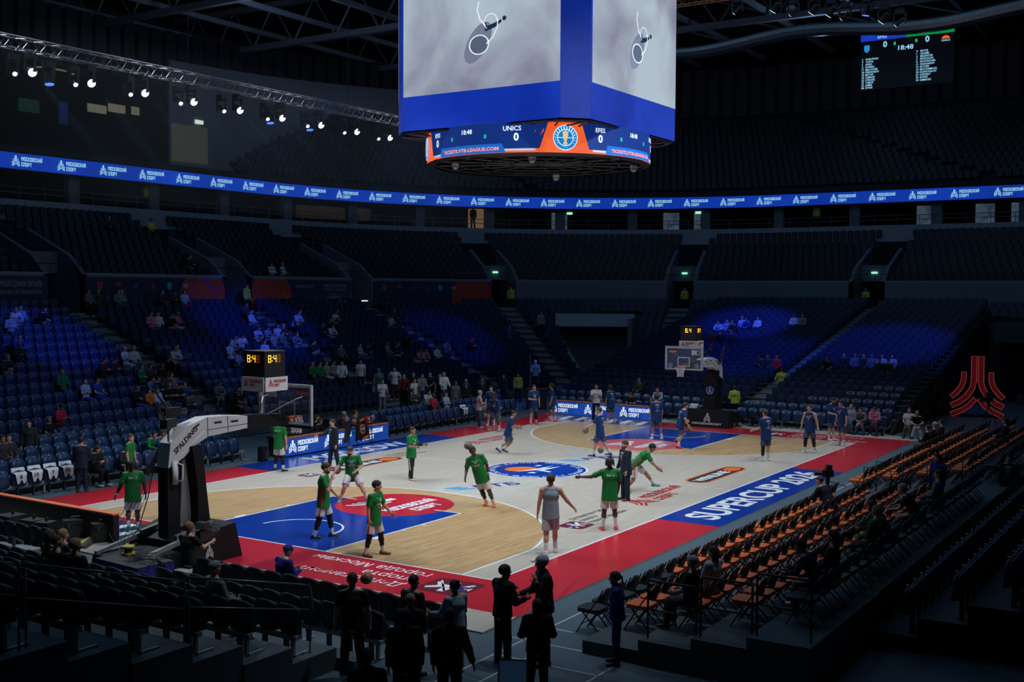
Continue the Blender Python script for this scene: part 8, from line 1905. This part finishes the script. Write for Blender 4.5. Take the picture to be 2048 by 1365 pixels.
jersey((17.3, 1.5, -.03), PI, '4', 'crumpled white warm up top over a seat behind the far hoop')
jersey((10.2, 10.35, -.03), -PI/2, '9', 'white towel over a visitor bench seat')
# equipment cases, ramp, table by the near board
def case(loc, rz, label):
    r = empty('equipment_case', loc, rz); tag(r, label, 'case', 'black equipment cases'); m = M('case_black_plastic', (.014, .014, .016), .45)
    MB().prism(rrect(.62, .3, .04, 3), (0, 0, 0), X, Y, (0, 0, .36)).obj('body', m, r); MB().prism(rrect(.64, .32, .04, 3), (0, 0, .37), X, Y, (0, 0, .12)).obj('lid', m, r)
    MB().tube([(-.14, -.0, .49), (-.12, 0, .56), (.12, 0, .56), (.14, 0, .49)], .018, 6).obj('handle', m_lcase, r)
    for x in (-.2, .2): MB().cbox((x, -.165, .37), (.06, .03, .1)).obj('latch', m_lcase, r)
case((-16.45, 3.95, 0), R(-28), 'black equipment case beside the near board end, left of two'); case((-16.3, 3.0, 0), R(-22), 'black equipment case beside the near board end, right of two')
rp = empty('cable_ramp', (-16.6, 3.25, 0), R(35)); tag(rp, 'grey cable ramp with yellow top edge', 'cable ramp')
MB().prism([(-.2, 0), (-.12, .06), (.12, .06), (.2, 0)], (-.75, 0, 0), Y, Z, (1.5, 0, 0)).obj('body', m_lcase, rp); MB().box((-.75, .02, .06), (.75, .12, .068)).obj('yellow_lid', M('ramp_yellow', (.5, .38, .02), .6), rp)
tb_ = empty('folding_table', (-20.02, 1.75, -.035), R(4)); tag(tb_, 'grey folding table with bottle behind the near end rows', 'table')
MB().prism(rrect(.75, 1.9, .06, 3), (0, 0, .72), X, Y, (0, 0, .04)).obj('table_top', M('table_grey', (.2, .23, .25), .5), tb_)
for x in (-.28, .28):
    for y in (-.75, .75): MB().cyl((x, y, 0), (x, y*.9, .72), .016, n=6).obj('leg', m_tubk, tb_)
for y in (-.7, .7): MB().tube([(-.28, y, .35), (.28, y, .35)], .012, 5).obj('leg_brace', m_tubk, tb_)
bt = empty('water_bottle', (-19.95, 1.35, .725)); tag(bt, 'dark water bottle on the grey folding table', 'bottle'); MB().lathe([(.036, 0), (.038, .02), (.038, .17), (.018, .21), (.016, .24)], 12).obj('body', M('bottle_smoke', (.06, .07, .08), .2), bt, True); MB().cyl((0, 0, .235), (0, 0, .265), .02, n=10).obj('cap', m_case, bt)
tag(MB().prism(rrect(.16, .22, .03, 3), (-20.05, 1.8, .725), X, Y, (0, 0, .03)).obj('dark_pouch', m_dred), 'small dark red pouch on the grey folding table', 'pouch')
# low boxes behind the near board
for k, (x, y, s) in enumerate(((-16.95, 6.0, .5), (-17.0, 5.0, .42), (-17.1, 7.2, .4), (-17.0, 4.45, .36))):
    r = empty('media_box', (x, y, -.0), R(6*k)); tag(r, 'dark low media box behind the near board, %s from the left' % ords[k], 'box', 'media boxes behind the near board')
    MB().cbox((0, 0, .22), (s, s*1.1, .44)).obj('body', m_case, r); MB().cbox((0, 0, .45), (s*1.05, s*1.15, .025)).obj('lid', m_lcase, r); MB().cyl((.05, 0, .46), (.05, 0, .56), .04, n=10).obj('cup', m_case, r)
# cloth covered equipment table with cables behind the near hoop base
et = empty('equipment_table', (-18.75, -1.2, -.035), R(-4)); tag(et, 'low equipment table under black and blue cloth with cable reel', 'table')
V, F = [], []
MB().prism(rrect(.9, 1.5, .05, 3), (0, 0, .55), X, Y, (0, 0, .05)).obj('table_top', m_padk, et)
m_bcl = M('cloth_royal_cover', (.006, .010, .16), .7)
def drape(a, b, z1, z0, name, mat):
    a = np.array(a, float); b = np.array(b, float); V = []; F = []; n = 16
    for k in range(n+1):
        p = a+(b-a)*k/n; o = .025*math.sin(k*1.9); q = np.array((p[1], -p[0]))/max(.01, np.linalg.norm(p))
        V += [(p[0], p[1], z1), (p[0]*(1.03+o), p[1]*(1.03+o), (z1+z0)/2), (p[0]*(1.06+o*1.5), p[1]*(1.05+o*1.5), z0+.03*math.sin(k*2.3))]
    for k in range(n): F += [(3*k, 3*k+3, 3*k+4, 3*k+1), (3*k+1, 3*k+4, 3*k+5, 3*k+2)]
    MB().add(V, F).obj(name, mat, et, True)
drape((-.46, -.76), (-.46, .76), .6, .12, 'cloth_side', m_bcl); drape((.46, -.76), (-.46, -.76), .6, .1, 'cloth_side', m_bcl); drape((-.46, .76), (.46, .76), .6, .1, 'cloth_side', m_padk)
MB().prism(rrect(.93, 1.53, .05, 3), (0, 0, .6), X, Y, (0, 0, .012)).obj('cloth_top', M('cover_black', (.02, .022, .026), .5), et)
for x in (-.36, .36):
    for y in (-.65, .65): MB().cyl((x, y, 0), (x, y, .55), .02, n=6).obj('leg', m_tubk, et)
rl_ = empty('cable_reel', (-18.55, -.75, .58)); tag(rl_, 'yellow and black cable reel on the equipment table', 'cable reel'); MB().cyl((0, 0, 0), (0, 0, .05), .15, n=16).obj('lower_flange', M('reel_yellow', (.45, .36, .02), .5), rl_); MB().cyl((0, 0, .05), (0, 0, .17), .09, n=14).obj('drum', m_case, rl_); MB().cyl((0, 0, .17), (0, 0, .2), .14, n=16).obj('upper_flange', M('reel_yellow', (.45, .36, .02), .5), rl_)
cb = MB(); rr2 = random.Random(2)
for k in range(10):
    cx, cy = -18.6+rr2.uniform(-.3, .35), -1.3+rr2.uniform(-.5, .8); P = [(cx+rr2.uniform(-.3, .3), cy+rr2.uniform(-.3, .3), .60+.03*rr2.random()) for _ in range(6)]; cb.tube(P, .009, 4)
tag(cb.obj('loose_cables', M('cable_black', (.012, .012, .014), .5)), 'tangle of black cables on the equipment table', 'cables')
cb = MB()
for k in range(8): P = [(-17.6+rr2.uniform(-.5, .3), -2.4+rr2.uniform(-.7, .4), -.01+.01*k*.2) for _ in range(6)]; cb.tube(P, .01, 4)
tag(cb.obj('floor_cables', M('cable_red', (.2, .03, .02), .5)), 'red cables lying on the floor by the camera operator', 'cables')
# shoulder camera of the operator, tv cameras on tripods
def tvcam(loc, rz, label, h=1.35, tripod=True, s=1.0):
    r = empty('tv_camera', loc, rz); tag(r, label, 'tv camera', 'television cameras'); b = MB().cbox((0, 0, h), (.42*s, .16*s, .24*s)).obj('body', m_head, r)
    MB().cyl((.2*s, 0, h), (.46*s, 0, h), .075*s, .085*s, n=14).obj('lens', m_head, r); MB().cyl((.46*s, 0, h), (.5*s, 0, h), .1*s, .11*s, n=14).obj('lens_hood', m_head, r)
    MB().cbox((-.02*s, .02, h+.24*s), (.2*s, .28*s, .17*s)).obj('viewfinder', m_head, r); MB().cbox((-.13*s, .02, h+.24*s), (.02*s, .24*s, .14*s)).obj('screen', M('finder_screen', (.02, .05, .06), .3, emis=.15), r); MB().tube([(.12*s, 0, h+.12*s), (.08*s, 0, h+.2*s), (-.02*s, 0, h+.2*s)], .015, 5).obj('handle', m_head, r)
    if tripod:
        MB().cyl((0, 0, h-.3), (0, 0, h-.1), .06, n=10).obj('pan_head', m_head, r); MB().tube([(0, .05, h-.2), (-.5, .12, h-.35)], .012, 5).obj('pan_bar', m_head, r)
        for k in range(3): t = 2*PI*k/3+.4; MB().tube([(0, 0, h-.25), (.25*math.cos(t), .25*math.sin(t), (h-.25)*.5), (.5*math.cos(t), .5*math.sin(t), 0)], .02, 5).obj('leg', m_head, r)
    return r
tvcam((-3.55, -11.75, .2-.235), R(120), 'black tv camera on tripod beside the front folding chairs', 1.45, True, .75)
tvcam((22.2, -11.4, -.035), R(150), 'dark tv camera on tripod in front of the red sculpture', 1.5)
tvcam((-17.5, -2.0, -.035), R(8), 'hand held tv camera of the curly haired operator', 1.02, False, .9)
# crates of bottles and towels at the visitor bench
for k, (x, y) in enumerate(((12.0, 10.3), (12.75, 10.4))):
    r = empty('bottle_crate', (x, y, -.035)); tag(r, ('stack of pale water bottles beside the visitor bench', 'white box beside the water bottles at the visitor bench')[k], 'crate')
    MB().cbox((0, 0, .27), (.62, .5, .54)).obj('box', M('crate_grey', (.1, .12, .14), .6) if k == 0 else M('crate_white', (.45, .47, .5), .6), r)
    if k == 0:
        bm = MB().lathe([(.04, 0), (.042, .16), (.015, .22), (.015, .25)], 8).mesh('bottle', M('bottle_pale', (.25, .38, .42), .2))
        for a in range(5):
            for b_ in range(3): put('bottle', bm, r, (-.24+.12*a, -.15+.15*b_, .54))
    else: MB().cbox((0, -.05, .57), (.66, .5, .05)).obj('towel', M('cloth_white', (.6, .62, .65), .7), r)
# laptop sign on the floor, desk in the corner, dark chair
lp = empty('floor_screen', (-19.45, -11.55, -.035), R(-150)); tag(lp, 'small tilted blue-grey screen standing on the floor in the near corner', 'screen')
MB().prism([(-.3, 0), (.3, 0), (.3, .42), (-.3, .42)], (0, 0, .03), Y, Z*.92-X*.4, (.03, 0, .01)).obj('panel', M('panel_slate', (.03, .06, .1), .4), lp); MB().prism([(-.27, .03), (.27, .03), (.27, .39), (-.27, .39)], (.036, 0, .045), Y, Z*.92-X*.4, (.002, 0, 0)).obj('screen', M('screen_dim_blue', (.03, .08, .16), .3, emis=.12), lp); MB().prism([(-.25, 0), (.25, 0), (.25, .3), (-.25, .3)], (-.3, 0, .0), Y, Z*.9+X*.35, (.02, 0, 0)).obj('stand', m_case, lp)
dk_ = empty('corner_desk', (18.2, 11.2, -.035), R(215)); tag(dk_, 'black standing desk with number panel in the far corner', 'desk'); MB().cbox((0, 0, .55), (.5, 1.1, 1.1)).obj('body', m_case, dk_); MB().cbox((.0, 0, 1.12), (.6, 1.2, .04)).obj('desk_top', m_lcase, dk_)
mb = MB(); text(mb, 'ЮБ', (.256, -.2, .6), Y, Z, .2, .4, .03); mb.obj('desk_lettering', m_banw, dk_)
fc_ = dup(f_b, (17.2, -1.9, -.0), R(160), 'black folding chair beside the far hoop base', 'folding chairs along the near side')
fc2 = dup(f_b, (-19.0, -2.75, -.035), R(-20), 'black folding chair behind the camera operator', 'folding chairs along the near side')
tag(MB().prism(rrect(.4, .55, .05, 3), (16.3, -2.55, .02), Y, Z+X*.5, (.03, 0, 0)).obj('leaning_panel', m_lcase), 'dark panel leaning on the floor beside the far hoop', 'panel')
r = empty('seat_bag', (-11.7, 19.7, 1.55), -PI/2); tag(r, 'puffy blue bag on a seat beside the man in green', 'bag'); MB().sphere((0, 0, .72), .27, 14, 0, (.7, .9, 1.1)).obj('body', clothmat('bag_blue', (.08, .12, .4)), r, True); MB().tube([(.0, -.12, .95), (.02, 0, 1.08), (0, .12, .95)], .015, 5).obj('strap', m_case, r)
r = empty('backpack', (-4.0, 9.75, -.03), R(20)); tag(r, 'black rucksack on the floor at the left end of the scorers table', 'bag'); MB().prism(rrect(.4, .3, .1, 4), (0, 0, 0), X, Y, (0, 0, .55)).obj('body', m_padk, r); MB().prism(rrect(.3, .08, .03, 3), (0, -.18, .08), X, Y, (0, 0, .28)).obj('pocket', m_lcase, r); MB().tube([(-.08, 0, .55), (0, 0, .64), (.08, 0, .55)], .015, 5).obj('strap', m_case, r)
tag(MB().cyl((16.6, 10.6, -.03), (16.6, 10.6, 3.1), .02, n=6).obj('thin_pole', m_rail), 'thin upright pole beside the visitor bench', 'pole')
